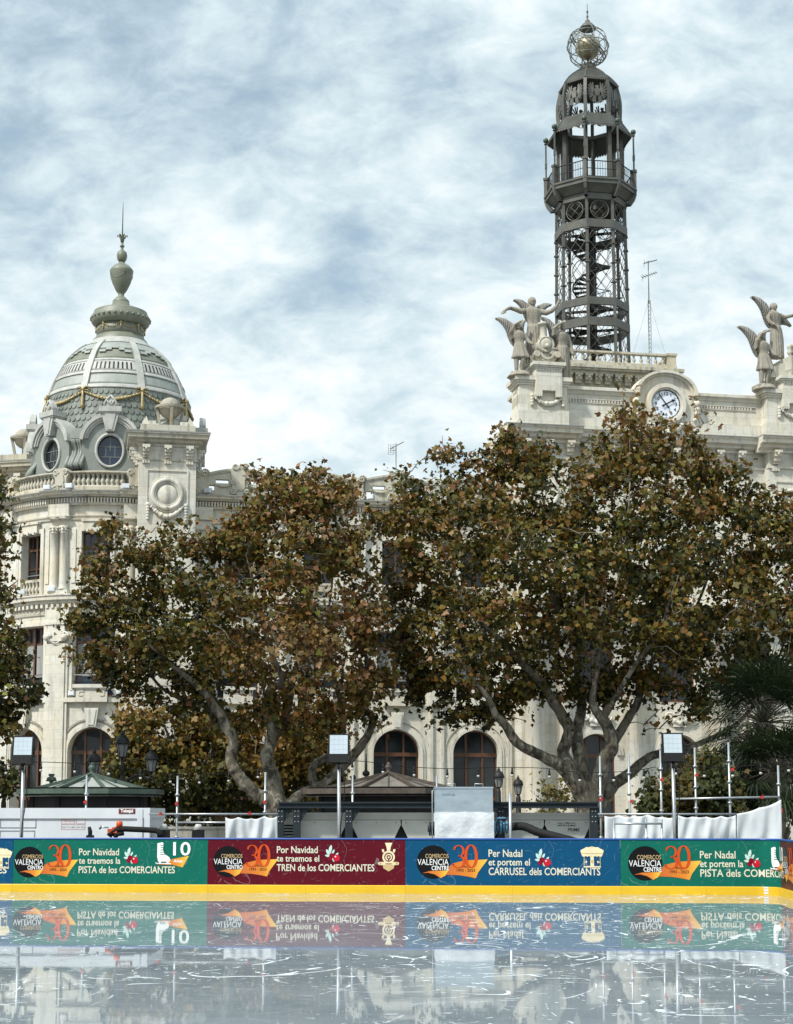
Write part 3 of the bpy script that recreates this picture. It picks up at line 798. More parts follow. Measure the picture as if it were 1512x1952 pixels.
# dormers with oval windows
for k in range(8):
    dg = -5 + 45 * k
    f = tang(dg, 3.86); zc = zo(861); zh = zo(846); zd = zo
    RX, RZ = 1.33, 1.30
    mb = BB()
    pl = [(-1.28, zd(905)), (1.28, zd(905))] + [(1.28 * math.cos(PI * i / 20), zh + RZ * .97 * math.sin(PI * i / 20)) for i in range(21)]
    ov = lambda sx, sz, n=32: [(sx * math.cos(2 * PI * i / n), zc + sz * math.sin(2 * PI * i / n)) for i in range(n)]
    # plate round the oval: quads from the oval to the outline
    n = 48; outer = []
    for i in range(n):
        a = 2 * PI * i / n; c, s_ = math.cos(a), math.sin(a); best = 5
        x0, z0 = 0, zc
        # march outward
        lo, hi = .1, 4
        def inside(t):
            x, z = x0 + t * c, z0 + t * s_
            if abs(x) > 1.28 or z < zd(905): return False
            return z <= zh or (x / 1.28) ** 2 + ((z - zh) / (RZ * .97)) ** 2 <= 1
        for _ in range(24):
            md = (lo + hi) / 2
            if inside(md): lo = md
            else: hi = md
        outer.append((lo * c, zc + lo * s_))
    inner = [(.60 * math.cos(2 * PI * i / n), zc + .74 * math.sin(2 * PI * i / n)) for i in range(n)]
    for i in range(n):
        j = (i + 1) % n
        mb.hexa([f(inner[i][0], .12, inner[i][1]), f(inner[j][0], .12, inner[j][1]), f(outer[j][0], .12, outer[j][1]), f(outer[i][0], .12, outer[i][1]),
                 f(inner[i][0], -.16, inner[i][1]), f(inner[j][0], -.16, inner[j][1]), f(outer[j][0], -.9, outer[j][1]), f(outer[i][0], -.9, outer[i][1])])
    d = mb.build('dormer', M['lead'], bld)
    mb = BB()
    mb.tube([f(.635 * math.cos(2 * PI * i / 40), .15, zc + .775 * math.sin(2 * PI * i / 40)) for i in range(40)], .075, 8, closed=True)
    mb.build('oval_rim', M['stone_rim'], d)
    mb = BB()
    archivolt(mb, f, 0, zh, 1.12, 1.24, -.5, .26, 30, R(8), PI - R(8), RZ / RX); archivolt(mb, f, 0, zh, 1.24, 1.40, -.5, .34, 30, R(4), PI - R(4), RZ / RX)
    archivolt(mb, f, 0, zh, 1.03, 1.12, -.3, .20, 30, R(10), PI - R(10), RZ / RX)
    mb.build('dormer_hood', M['stone_rim'], d)
    mb = BB()
    z0, z1 = zd(826), zd(790)
    mb.prism([(-.19, z0), (.19, z0), (.42, z1), (-.42, z1)], .42, -.5, f)
    mb.prism([(-.10, z0 + .06), (.10, z0 + .06), (.26, z1 - .06), (-.26, z1 - .06)], .46, .3, f)
    block(mb, f, -.52, .52, -.4, .52, z1, zd(780)); block(mb, f, -.46, .46, -.4, .47, z1 - .07, z1)
    zt = zd(780)
    mb.prism([(-.30, zt), (.30, zt), (.33, zt + .18), (.20, zt + .42), (0, zt + .62), (-.20, zt + .42), (-.33, zt + .18)], .34, .1, f)
    for sg in (-1, 1): mb.tube([f(sg * .26, .36, zt + .03), f(sg * .27, .36, zt + .18), f(sg * .15, .36, zt + .38), f(0, .36, zt + .54)], .045, 5)
    for q in (-.5, 0, .5): mb.tube([f(0, .36, zt + .05), f(q * .22, .37, zt + .2), f(q * .3, .36, zt + .3)], .04, 5)
    mb.build('keystone', M['stone_rim'], d)
    mb = BB()
    mb.prism([(.6 * math.cos(2 * PI * i / 32), zc + .74 * math.sin(2 * PI * i / 32)) for i in range(32)], -.02, -.06, f)
    mb.build('pane', M['glass_sky_tint'] if k == 0 else M['glass'], d)
    mb = BB()
    for (a, b) in (((0, -.05), (0, .0)),):
        pass
    zz = zc
    mb.bar(f(0, -.0, zz + .02), f(0, -.0, zz + .72), .022); mb.bar(f(-.55, 0, zz + .2), f(.55, 0, zz + .2), .022); mb.bar(f(-.52, 0, zz - .28), f(.52, 0, zz - .28), .022)
    mb.bar(f(-.2, 0, zz - .28), f(-.2, 0, zz + .2), .022); mb.bar(f(.22, 0, zz - .28), f(.22, 0, zz + .2), .022); mb.bar(f(0, 0, zz - .72), f(0, 0, zz - .28), .022)
    mb.build('glazing_bar', M['lead'], d)
    # scroll buttress between dormers
    f2 = tang(dg - 22.5, 3.66); mb = BB()
    for sg in (-1, 0, 1):
        for (u, dd) in ((-.09, 0), (.09, 0)):
            x = sg * .30 + u
            pr = [(zd(896), .55), (zd(888), .68), (zd(880), .56), (zd(868), .36), (zd(855), .28), (zd(846), .40), (zd(838), .50)]
            mb.tube([f2(x, o, z) for z, o in pr], [.10, .11, .10, .09, .09, .10, .11], 6)
    block(mb, f2, -.5, .5, -.2, .56, zd(838), zd(830)); block(mb, f2, -.45, .45, -.2, .5, zd(830), zd(826)); block(mb, f2, -.2, .2, -.1, .35, zd(826), zd(818))
    mb.build('scroll_buttress', M['lead'], bld)
# neck, cap and urn finial
zd = lambda py: ZY(py, YD)
mb = BB()
def lat(prof, m_, name, seg=40, ripple=None):
    b = BB(); b.lathe(DC(), [(r * KD, ZY(p, YD - (r * KD if r > 30 else 0))) for r, p in prof], seg, ripple=ripple); return b.build(name, M[m_], dome)
lat([(46, 656), (52, 652), (54, 643), (53, 637), (48, 634), (47, 631)], 'olive', 'neck_torus')
lat([(46, 634), (46, 608)], 'olive', 'neck')
lat([(46, 611), (50, 609), (53, 605), (56, 601), (57, 594), (56, 588), (52, 584), (52, 581), (44, 580), (28, 590), (18, 584), (16, 576)], 'olive', 'cap')
mb = BB()
for i in range(30):
    a = 2 * PI * i / 30; r_ = 56.5 * KD; mb.ball((CB.x + r_ * math.sin(a), CB.y - r_ * math.cos(a), ZY(594, YD - r_)), .085, 8, 6)
mb.build('cap_stud', M['olive'], dome)
mb = BB()
for i in range(8):
    a0 = 2 * PI * i / 8; r_ = 47.5 * KD
    for j in range(11):
        t = j / 10; a = a0 + t * PI / 4; mb.ball((CB.x + r_ * math.sin(a), CB.y - r_ * math.cos(a), ZY(613 + 8 * math.sin(PI * t), YD - r_)), .032, 6, 4)
    mb.ball((CB.x + r_ * math.sin(a0), CB.y - r_ * math.cos(a0), ZY(613, YD - r_)), .07, 7, 5); mb.tube([(CB.x + r_ * math.sin(a0), CB.y - r_ * math.cos(a0), ZY(613, YD - r_)), (CB.x + r_ * math.sin(a0), CB.y - r_ * math.cos(a0), ZY(624, YD - r_))], .035, 6)
mb.build('neck_garland', M['gilt'], dome)
lat([(17, 582), (16, 574), (10, 568), (6, 565), (6, 560), (9, 557), (12, 552), (18, 540), (21, 530), (22, 523), (23, 519), (23, 516), (20, 512), (15, 507), (8, 503), (4, 499), (3, 497), (6, 495)], 'olive', 'urn_finial', 28)
mb = BB()
for i in range(4):
    a0 = 2 * PI * i / 4 + .3
    for j in range(11):
        t = j / 10; a = a0 + t * PI / 2; r_ = (21.5 - 3 * math.sin(PI * t)) * KD; mb.ball((CB.x + r_ * math.sin(a), CB.y - r_ * math.cos(a), zd(524 + 10 * math.sin(PI * t))), .05, 6, 4)
mb.build('urn_garland', M['olive'], dome)
lat([(6, 499), (9, 495), (10.5, 488), (9, 481), (4, 477), (2.6, 475), (3, 471), (5, 470), (3, 467), (2, 463), (2.6, 456), (1.6, 452)], 'olive', 'ball_finial', 16)
mb = BB()
zq = zd(462)
for i in range(6):
    a = i * PI / 3 + .4; mb.tube([(CB.x + q * math.sin(a), CB.y - q * math.cos(a), z) for q, z in ((.03, zq), (.07, zd(455)), (.16, zd(450)), (.24, zd(449)), (.25, zd(452)))], [.05, .05, .045, .035, .02], 6)
mb.tube([(CB.x, CB.y, zq), (CB.x, CB.y, zd(398)), (CB.x, CB.y, zd(384))], [.04, .025, .01], 6)
mb.build('lightning_rod', M['olive'], dome)

# ---------------------------------------------------------------- long wing between the corner and the centre
OC, OA = 1.6, 1.05                           # how far the centre's piers and its wall stand forward
wing = flat(0.0)
sw0 = sp1 - .2; sw1 = LS(990, OA)
wc = [LS(p, 0, 1430) for p in (452, 605, 756, 907)]
ops = []
for x in wc:
    ops += [(x, HW, zl['win2_b'] - .62, zl['win2_t'], False), (x, .70, zl['bal3_b'] - .02, zl['win3_t'], False), (x, 1.10, GZ, zl['arch_spring'], True)]
mb = BB(); mb.strip_wall(sw0, sw1, GZ, zl['cor_t'], .5, wing, ops)
mb.build('wing_wall', M['stone'], bld)
mb = BB()
for x in wc:
    for sg in (-1, 1):
        block(mb, wing, x + sg * .79 - .09, x + sg * .79 + .09, -.05, .07, zl['bal3_b'], zl['win3_t'] + .22)
        block(mb, wing, x + sg * 1.08 - .1, x + sg * 1.08 + .1, -.05, .045, zl['bal3_b'] + .5, zl['win3_t'] + .30)
        block(mb, wing, x + sg * 1.04 - .1, x + sg * 1.04 + .1, -.05, .06, zl['sill2'] - .3, zl['win2_t'] + .12)
        block(mb, wing, x + sg * 1.17 - .07, x + sg * 1.17 + .07, .0, .10, GZ, zl['arch_spring']); block(mb, wing, x + sg * 1.30 - .06, x + sg * 1.30 + .06, .0, .05, GZ, zl['arch_spring'])
        block(mb, wing, x + sg * 1.62 - .09, x + sg * 1.62 + .09, .0, .12, GZ, zl['sill2'] - .7)
    block(mb, wing, x - .88, x + .88, -.05, .07, zl['win3_t'], zl['win3_t'] + .22)
    block(mb, wing, x - .56, x + .56, .0, .20, zl['win3_t'] + .02, zl['win3_t'] + .42); block(mb, wing, x - .66, x + .66, .0, .26, zl['win3_t'] + .42, zl['win3_t'] + .52)
    for k in (-.36, 0, .36): block(mb, wing, x + k - .05, x + k + .05, .0, .27, zl['win3_t'] - .06, zl['win3_t'] + .08)
    block(mb, wing, x - 1.2, x + 1.2, -.05, .08, zl['win2_t'] + .02, zl['win2_t'] + .2)
    block(mb, wing, x - .66, x + .66, .0, .34, zl['sill2'] - .62, zl['sill2']); block(mb, wing, x - .78, x + .78, .0, .44, zl['sill2'], zl['sill2'] + .16)
    zk = zl['arch_spring'] + 1.10
    mb.prism([(x - .19, zk + .02), (x + .19, zk + .02), (x + .29, zk + .8), (x - .29, zk + .8)], .30, -.05, wing)
    mb.prism([(x - .12, zk + .1), (x + .12, zk + .1), (x + .20, zk + .72), (x - .20, zk + .72)], .335, .2, wing)
    archivolt(mb, wing, x, zl['arch_spring'], 1.10, 1.24, 0, .10, 28); archivolt(mb, wing, x, zl['arch_spring'], 1.24, 1.36, 0, .05, 28); archivolt(mb, wing, x, zl['arch_spring'] - .04, 1.50, 1.56, .02, .06, 26)
mb.build('stone_trim', M['stone_plain'], bld)
for a, b in zip([sw0 + .3] + wc, wc + [sw1]):
    x = (a + b) / 2
    if a == sw0 + .3: x = a + .3
    mb = BB(); block(mb, wing, x - .42, x + .42, -.1, .14, zl['sill2'] - .7, zl['frieze']); block(mb, wing, x - .34, x + .34, .1, .2, zl['sill2'] - .6, zl['cap3'] - .3)
    for sg in (-1, 1):
        scroll(mb, wing, x + sg * .3, zl['cap3'] - .2, .15, .2, 1); scroll(mb, wing, x + sg * .36, zl['cap2b'] + .3, .18, .22, 1, w=.07); mb.ball(wing(x + sg * .36, .2, zl['cap2b'] + .3), .14, 10, 7)
    block(mb, wing, x - .46, x + .46, -.1, .26, zl['frieze'] + .02, zl['dent_b']); block(mb, wing, x - .46, x + .46, .1, .26, zl['cap3'] - .06, zl['cap3'] + .06)
    mb.build('pilaster', M['stone'], bld)
mb = BB()
mb.sweep(cornice_profile(zl['cor1_b'], zl['cor1_t'], .46), [sw0, sw1], wing); dentils(mb, sw0, sw1, wing, zl['cor1_b'] - .04, zl['cor1_b'] + .12, .27, .27, .13)
mb.sweep(cornice_profile(zl['dent_t'], zl['cor_t'], .55), [sw0, sw1], wing); dentils(mb, sw0, sw1, wing, zl['dent_b'] + .04, zl['dent_t'] + .03, .27, .135, .075)
mb.sweep([(-.1, zcb), (.16, zcb), (.2, zcb + .1), (-.1, zcb + .1)], [sw0, sw1], wing)
for q in (zl['frieze'] - .12, zl['frieze'] + .03): mb.sweep([(-.1, q), (.07, q), (.09, q + .06), (-.1, q + .06)], [sw0, sw1], wing)
mb.build('cornice', M['stone_plain'], bld)
mb = BB(); mb.sweep([(-.2, zl['cor_t'] + .02), (.58, zl['cor_t'] - .005), (.58, zl['cor_t'] + .035), (-.2, zl['cor_t'] + .08)], [sw0, sw1], wing); mb.build('cornice_flashing', M['cornice_lead'], bld)
# parapet of low arches with openings, scroll posts and cartouches
zp0 = zl['cor_t'] + .05; zpk = LZ(450, 893, -.1); zdp = LZ(400, 906, -.1)
pm_ = (wc[1] - wc[0])
def ptop(x):
    t = ((x - wc[0]) / pm_ + .5) % 1 - .5
    return zpk - (zpk - zdp) * (2 * abs(t)) ** 1.7
pops = []
for x in [wc[0] - pm_] + wc:
    for sg in (-1, 1): pops += [(x + sg * .82, .30, zp0 + .66, zp0 + .84, False), (x + sg * 1.30, .13, zp0 + .32, zp0 + .56, False)]
pops = [o for o in pops if sw0 + .2 < o[0] - o[1] and o[0] + o[1] < sw1]
mb = BB(); par = flat(-.1)
mb.strip_wall(sw0, sw1, zp0, 0, .28, par, pops, dx=.15, top=ptop)
n = int((sw1 - sw0) / .15)
xs = [sw0 + (sw1 - sw0) * i / n for i in range(n + 1)]
for a, b in zip(xs[:-1], xs[1:]):
    for (o0, o1, d0, d1) in ((-.32, .07, -.09, .0), (-.30, .045, -.15, -.09)):
        mb.hexa([par(a, o1, ptop(a) + d0), par(b, o1, ptop(b) + d0), par(b, o0, ptop(b) + d0), par(a, o0, ptop(a) + d0),
                 par(a, o1, ptop(a) + d1 + .002), par(b, o1, ptop(b) + d1 + .002), par(b, o0, ptop(b) + d1 + .002), par(a, o0, ptop(a) + d1 + .002)])
for x in wc: ornament_swag(mb, par, x - 1.2, x - .35, zp0 + .62, .12, .06, .055, 9); ornament_swag(mb, par, x + .35, x + 1.2, zp0 + .62, .12, .06, .055, 9)
pp = mb.build('parapet', M['stone_warm'], bld)
for x in wc:
    mb = BB(); zt = ptop(x)
    mb.prism([(x - .42, zp0 + .2), (x, zp0 + .08), (x + .42, zp0 + .2), (x + .36, zp0 + .5), (x + .44, zt - .1), (x + .3, zt + .12), (x - .3, zt + .12), (x - .44, zt - .1), (x - .36, zp0 + .5)], .10, -.3, par)
    mb.prism([(x - .2, zp0 + .4), (x, zp0 + .3), (x + .2, zp0 + .4), (x + .22, zt - .25), (x, zt - .15), (x - .22, zt - .25)], .16, .05, par)
    for sg in (-1, 1): scroll(mb, par, x + sg * .22, zt + .06, .16, .12, sg, w=.05); scroll(mb, par, x + sg * .3, zp0 + .26, .15, .12, -sg, w=.05); scroll(mb, par, x + sg * .34, zp0 + .72, .12, .1, sg, w=.04)
    mb.build('cartouche', M['stone_warm'], pp)
for x in [wc[0] - pm_ / 2] + [w + pm_ / 2 for w in wc]:
    if x > sw1 - .3: continue
    mb = BB(); zt = zdp + .12
    x = max(x, sw0 + .45)
    mb.prism([(x - .36, zp0), (x + .36, zp0), (x + .32, zp0 + .3), (x + .26, zp0 + .7), (x + .34, zt), (x - .34, zt), (x - .26, zp0 + .7), (x - .32, zp0 + .3)], .16, -.36, par)
    for sg in (-1, 1): scroll(mb, par, x + sg * .2, zt - .06, .19, .18, sg, w=.055); scroll(mb, par, x + sg * .22, zp0 + .22, .16, .18, sg, w=.05)
    mb.build('scroll_post', M['stone_warm'], pp)
for i, x in enumerate(wc):
    window(wing, x, HW, zl['win2_b'] - .6, zl['win2_t'], transom=.24, depth=.36, curtain=True)
    window(wing, x, .70, zl['win3_b'] - .1, zl['win3_t'], transom=.3, depth=.36)
    window(wing, x, 1.10, GZ, zl['arch_spring'], arched=True, depth=.36, mull=(-.36, .36))
    mb = BB(); block(mb, wing, x - .7, x + .7, -.2, 0, zl['win3_b'] - .1, zl['win3_b']); block(mb, wing, x - .7, x + .7, -.2, .0, zl['bal3_b'], zl['bal3_b'] + .06); block(mb, wing, x - .7, x + .7, -.4, -.36, zl['bal3_b'], zl['win3_b'])
    mb.build('window_balustrade', M['stone_warm'], bld)

# ---------------------------------------------------------------- centre block with the clock
cen = flat(OA); pier = flat(OC)
sc0 = LS(990, OA + .1); sc1 = LS(1800, OA)
ca = [LS(p, OA, 1440) for p in (1137, 1295, 1440)]
zca_top = LZ(1400, 849, OA + .7); zc_top = LZ(1400, 832, OA + .75)
ops = []
for x in ca: ops += [(x, 1.0, GZ, zl['arch_spring'] - .05, True), (x, .94, zl['win2_b'] - .62, zl['win2_t'], False), (x, .7, zl['bal3_b'], zl['win3_t'], False)]
mb = BB(); mb.strip_wall(sc0, sc1, GZ, zca_top - .1, .5, cen, ops)
mb.bb(sc0, sc0 + .5, -OA + .5, 2, GZ, zca_top - .1); mb.bb(sc0 + .5, sc0 + 3.5, 1.5, 2, GZ, zca_top - .1); mb.bb(sc0 + 3, sc0 + 3.5, 2, 13.4, GZ, zca_top - .1)
mb.build('centre_wall', M['stone'], bld)
for x in ca:
    window(cen, x, 1.0, GZ, zl['arch_spring'] - .05, arched=True, depth=.4, mull=(-.36, .36)); window(cen, x, .94, zl['win2_b'] - .6, zl['win2_t'], depth=.36); window(cen, x, .70, zl['bal3_b'], zl['win3_t'], depth=.36)
# engaged giant columns
for px in (1021, 1082, 1212, 1375):
    mb = BB(); s_ = LS(px, OA + .35, 1400); r_ = .50 if px != 1082 else .42
    c = (s_, -OA - .22); zb, zt = GZ, zl['cor1_b'] - .9
    mb.lathe((c[0], c[1], 0), [(r_ * 1.3, zb), (r_ * 1.3, zb + .6), (r_ * 1.12, zb + .7), (r_ * 1.15, zb + .85), (r_, zb + 1.0), (r_, zb + 2.2), (r_ * .86, zt), (r_ * 1.05, zt + .05), (r_ * .9, zt + .12), (r_ * .95, zt + .2), (r_ * 1.2, zt + .62), (r_ * 1.35, zt + .7)], 28)
    mb.box((c[0], c[1], zt + .8), (r_ * 2.8, r_ * 2.8, .2))
    for k in range(8):
        a = k * PI / 4 + .2; mb.ball((c[0] + r_ * 1.1 * math.cos(a), c[1] + r_ * 1.1 * math.sin(a), zt + .35), .13, 6, 5)
    mb.build('column', M['stone_plain'], bld)
mb = BB()
mb.sweep(cornice_profile(zl['cor1_b'], zl['cor1_t'], .9), [sc0 - .1, sc1], cen); dentils(mb, sc0, sc1, cen, zl['cor1_b'] - .04, zl['cor1_b'] + .12, .4, .3, .15)
for x in ca:
    archivolt(mb, cen, x, zl['arch_spring'] - .05, 1.0, 1.18, 0, .12, 28); archivolt(mb, cen, x, zl['arch_spring'] - .05, 1.18, 1.32, 0, .06, 28)
    ornament_swag(mb, cen, x - .5, x + .5, zl['arch_spring'] + 1.75, .25, .12, .16, 12)
    scroll(mb, cen, x - .5, zl['arch_spring'] + 1.75, .25, .12, 1); scroll(mb, cen, x + .5, zl['arch_spring'] + 1.75, .25, .12, -1); block(mb, cen, x - .3, x + .3, 0, .2, zl['arch_spring'] + 1.3, zl['arch_spring'] + 1.9)
for sg in (sc0 + .2,):
    mb.bb(sc0 - .06, sc0 + .06, -OA - .06, 2, zl['cor1_b'], zl['cor1_t'])
mb.build('stone_trim', M['stone_plain'], bld)

# upper cornice with brackets; it steps forward at the piers
sP = [(LS(990, OC), LS(1083, OC)), (LS(1463, OC), LS(1463, OC) + LS(1083, OC) - LS(990, OC))]
mb = BB()
def topcor(a, b, mp, endl=True):
    mb.sweep(cornice_profile(zca_top - .25, zc_top, .75), [a, b], mp)
xs_ = [(sP[0][0] - .75, sP[0][1] + .55, OC), (sP[0][1] + .55, sP[1][0] - .55, OA), (sP[1][0] - .55, sP[1][1] + .55, OC), (sP[1][1] + .55, sc1, OA)]
for a, b, o in xs_: topcor(a, b, flat(o))
mb.bb(sP[0][0] - .72, sP[0][0] + .3, -OC - .3, 1.9, zca_top - .1, zc_top)
mb.build('cornice', M['stone_plain'], bld)
mb = BB()
for a, b, o in xs_:
    mb.sweep([(-.4, zc_top + .05), (.79, zc_top - .012), (.79, zc_top + .03), (-.4, zc_top + .10)], [a - .012, b + .012], flat(o))
mb.build('cornice_flashing', M['cornice_lead'], bld)
zbt = zca_top - .2
def cbracket(q):
    mb = BB()
    block(mb, q, -.19, .19, 0, .52, zbt - .12, zbt); block(mb, q, -.17, .17, 0, .44, zbt - .3, zbt - .12); block(mb, q, -.15, .15, 0, .3, zbt - .5, zbt - .3); block(mb, q, -.13, .13, 0, .16, zbt - .62, zbt - .5)
    mb.ball(q(0, .47, zbt - .18), .08, 6, 5)
    for t in (-.13, 0, .13): block(mb, q, t - .05, t + .05, 0, .13, zbt - .96, zbt - .82)
    mb.build('cornice_bracket', M['stone_plain'], bld)
pit = LS(1400, OA) - LS(1359, OA)
for px in (1000, 1044, 1084): cbracket(lambda x, o, z, s_=LS(px, OC): (s_ + x, -OC - o, z))
s_ = LS(1116, OA)
while s_ < sP[1][0] - .7:
    cbracket(lambda x, o, z, s_=s_: (s_ + x, -OA - o, z)); s_ += pit
for k in range(4): cbracket(lambda x, o, z, s_=LS(1476, OC) + k * pit: (s_ + x, -OC - o, z))
for k in range(3): cbracket(lambda x, o, z, y_=-OC + .5 + k * 1.0: (sc0 - .15 - o, y_ + x, z))
mb = BB(); mb.sweep([(-.1, zbt - .82), (.09, zbt - .82), (.12, zbt - .72), (-.1, zbt - .72)], [sc0, sc1], cen)
mb.build('cornice_moulding', M['stone_plain'], bld)
# piers below the cornice with framed panels
for (a, b) in sP:
    mb = BB()
    mb.bb(a, b, -OC, -OA + .2, zl['cor1_t'] + .1, zca_top - .1)
    block(mb, pier, a - .03, b + .03, -.2, .09, zbt - .82, zbt - .72)
    for (x0, x1, z0, z1) in ((a + .3, b - .3, zbt - 1.5, zbt - 1.42), (a + .3, a + .38, zbt - 3.6, zbt - 1.5), (b - .38, b - .3, zbt - 3.6, zbt - 1.5)): block(mb, pier, x0, x1, 0, .05, z0, z1)
    m_ = (a + b) / 2; zc_ = zbt - 2.5
    mb.tube([pier(m_ + .62 * math.cos(2 * PI * i / 30), .05, zc_ + .62 * math.sin(2 * PI * i / 30)) for i in range(30)], .1, 8, closed=True)
    mb.prism([(m_ + .55 * math.cos(2 * PI * i / 30), zc_ + .55 * math.sin(2 * PI * i / 30)) for i in range(30)], .03, -.1, pier)
    mb.build('pier', M['stone'], bld)

# attic: plain wall, base course, dentil strip, coping
zat = LZ(1400, 751, OA + .15); zab = LZ(1440, 811, OA + .1)
zk0 = LZ(1400, 778, OA)
cc = LF(1272, 769, OA + .2); rA = (LS(1331, OA + .3) - LS(1213, OA + .3)) / 2
zArch = cc[1] + .03
mb = BB()
att = flat(OA - .12)
mb.bb(sP[0][1] - .1, sP[1][0] + .1, -OA + .12, -OA + .9, zc_top, zat - .2)
mb.bb(sP[0][1] - .1, sP[1][0] + .1, -OA - .03, -OA + .5, zc_top, zab)

for (a, b) in ((sP[0][1], cc[0] - rA * .98), (cc[0] + rA * .98, sP[1][0])):
    mb.sweep([(-1.1, zat - .34), (.05, zat - .34), (.10, zat - .26), (.10, zat - .2), (.22, zat - .16), (.22, zat - .02), (.18, zat), (-1.1, zat)], [a, b], att)
    mb.sweep([(-.1, zk0 - .10), (.05, zk0 - .10), (.05, zk0 - .07), (-.1, zk0 - .07)], [a + .3, b - .3], att)
    mb.sweep([(-.1, zk0 + .08), (.05, zk0 + .08), (.05, zk0 + .11), (-.1, zk0 + .11)], [a + .3, b - .3], att)
    n = int((b - a - .6) / .15)
    for i in range(n): block(mb, att, a + .3 + .15 * i, a + .38 + .15 * i, -.05, .045, zk0 - .05, zk0 + .06)
mb.build('attic_wall', M['stone'], bld)
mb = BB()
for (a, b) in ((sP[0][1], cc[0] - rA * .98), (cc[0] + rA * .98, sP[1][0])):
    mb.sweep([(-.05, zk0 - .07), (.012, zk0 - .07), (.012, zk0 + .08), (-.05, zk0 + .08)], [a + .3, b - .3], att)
mb.build('dentil_shade_strip', M['stone_statue'], bld)  # darker strip laid on the wall; shade between the dentils put into its colour
# arched clock frame
mb = BB()
zsp = zat - .15
n = 30
rise = (LZ(1270, 705.5, OA + .3) - zsp) / rA
pl = [(cc[0] - rA * .93, zab), (cc[0] + rA * .93, zab)] + [(cc[0] + rA * .93 * math.cos(PI * i / n), zsp + rA * rise * .95 * math.sin(PI * i / n)) for i in range(n + 1)]
mb.prism(pl, .12, -.7, att)
archivolt(mb, att, cc[0], zsp, rA * .90, rA, -.7, .42, 36, R(-3), PI + R(3), rise)
archivolt(mb, att, cc[0], zsp, rA * .82, rA * .90, -.7, .26, 36, R(-3), PI + R(3), rise)
rd = (LS(1298, OA, 769) - LS(1246, OA, 769)) / 2
ck = lambda r_, o, n=40: [att(cc[0] + r_ * math.cos(2 * PI * i / n), o, cc[1] + r_ * math.sin(2 * PI * i / n)) for i in range(n)]
archivolt(mb, att, cc[0], cc[1], rd * 1.03, rd * 1.16, .1, .24, 48, 0, 2 * PI)
archivolt(mb, att, cc[0], cc[1], rd * 1.16, rd * 1.40, .1, .33, 48, 0, 2 * PI)
archivolt(mb, att, cc[0], cc[1], rd * 1.40, rd * 1.50, .1, .2, 48, 0, 2 * PI)
for sg in (-1, 1):
    for i, (dx, dz, r_) in enumerate(((1.0, .05, .2), (1.02, -.2, .15), (1.0, -.4, .13), (.98, -.58, .12), (.93, -.74, .1))): mb.ball(att(cc[0] + sg * rA * .98 * dx, .25, cc[1] + dz), r_, 8, 6)
    mb.tube([att(cc[0] + sg * (rA + .1), .06, cc[1] - .1), att(cc[0] + sg * (rA + .12), .08, cc[1] - .7), att(cc[0] + sg * (rA + .3), .08, cc[1] - .98), att(cc[0] + sg * (rA + .7), .08, cc[1] - 1.0), att(cc[0] + sg * (rA + .75), .08, cc[1] - .85), att(cc[0] + sg * (rA + 1.1), .08, cc[1] - .85)], .045, 5)
ornament_swag(mb, att, cc[0] - .75, cc[0] + .75, cc[1] - 1.02, .42, .22, .19, 16)
clk = mb.build('clock_surround', M['stone_plain'], bld)
mb = BB(); mb.prism([(cc[0] + rd * 1.02 * math.cos(2 * PI * i / 48), cc[1] + rd * 1.02 * math.sin(2 * PI * i / 48)) for i in range(48)], .16, .05, att); clock = mb.build('clock', M['dial'], bld)
mb = BB(); mb.tube(ck(rd * 1.0, .165, 48), .022, 6, closed=True)
for i in range(12):
    a = PI / 2 - i * PI / 6; mb.bar(att(cc[0] + rd * .92 * math.cos(a), .17, cc[1] + rd * .92 * math.sin(a)), att(cc[0] + rd * math.cos(a), .17, cc[1] + rd * math.sin(a)), .03)
mb.build('minute_ring', M['black'], clock)

def text2d(body, size, bold=0.0, align='CENTER'):
    """flat outline of a piece of lettering as vertices and faces"""
    cu = bpy.data.curves.new('t', 'FONT'); cu.body = body; cu.size = size; cu.align_x = align; cu.align_y = 'CENTER'
    cu.fill_mode = 'FRONT'; cu.offset = bold; cu.resolution_u = 3
    ob = bpy.data.objects.new('t', cu); col.objects.link(ob)
    dg_ = bpy.context.evaluated_depsgraph_get(); me = bpy.data.meshes.new_from_object(ob.evaluated_get(dg_))
    vs = [(v.co.x, v.co.y) for v in me.vertices]; fs = [tuple(p.vertices) for p in me.polygons]
    bpy.data.objects.remove(ob); bpy.data.curves.remove(cu); bpy.data.meshes.remove(me)
    return vs, fs
mb = BB()
for i in range(1, 13):
    a = PI / 2 - i * PI / 6; vs, fs = text2d(str(i), rd * .34, .004)
    mb.add([att(cc[0] + rd * .74 * math.cos(a) + x, .167, cc[1] + rd * .74 * math.sin(a) + z) for x, z in vs], fs)
mb.build('numeral', M['black'], clock)
mb = BB()
def hand(deg, ln, w, tail, o):
    a = PI / 2 - R(deg); d = Vector((math.cos(a), math.sin(a))); nn = Vector((-d.y, d.x))
    def P(t, u): return (cc[0] + d.x * t * rd + nn.x * u, cc[1] + d.y * t * rd + nn.y * u)
    mb.prism([P(-tail, -w), P(ln * .85, -w * .8), P(ln, 0), P(ln * .85, w * .8), P(-tail, w)], o + .015, o, att)
    e = P(-tail, 0); mb.prism([(e[0] + w * 1.7 * math.cos(2 * PI * i / 12), e[1] + w * 1.7 * math.sin(2 * PI * i / 12)) for i in range(12)], o + .017, o - .001, att)
    if ln < .8:
        q = P(ln * .72, 0); mb.prism([P(ln * .5, 0), P(ln * .72, -w * 2.2), P(ln * .95, 0), P(ln * .72, w * 2.2)], o + .018, o - .002, att)
hand(-37, .93, .028, .28, .19); hand(61, .74, .036, .26, .215)
mb.build('clock_hand', M['black'], clock)

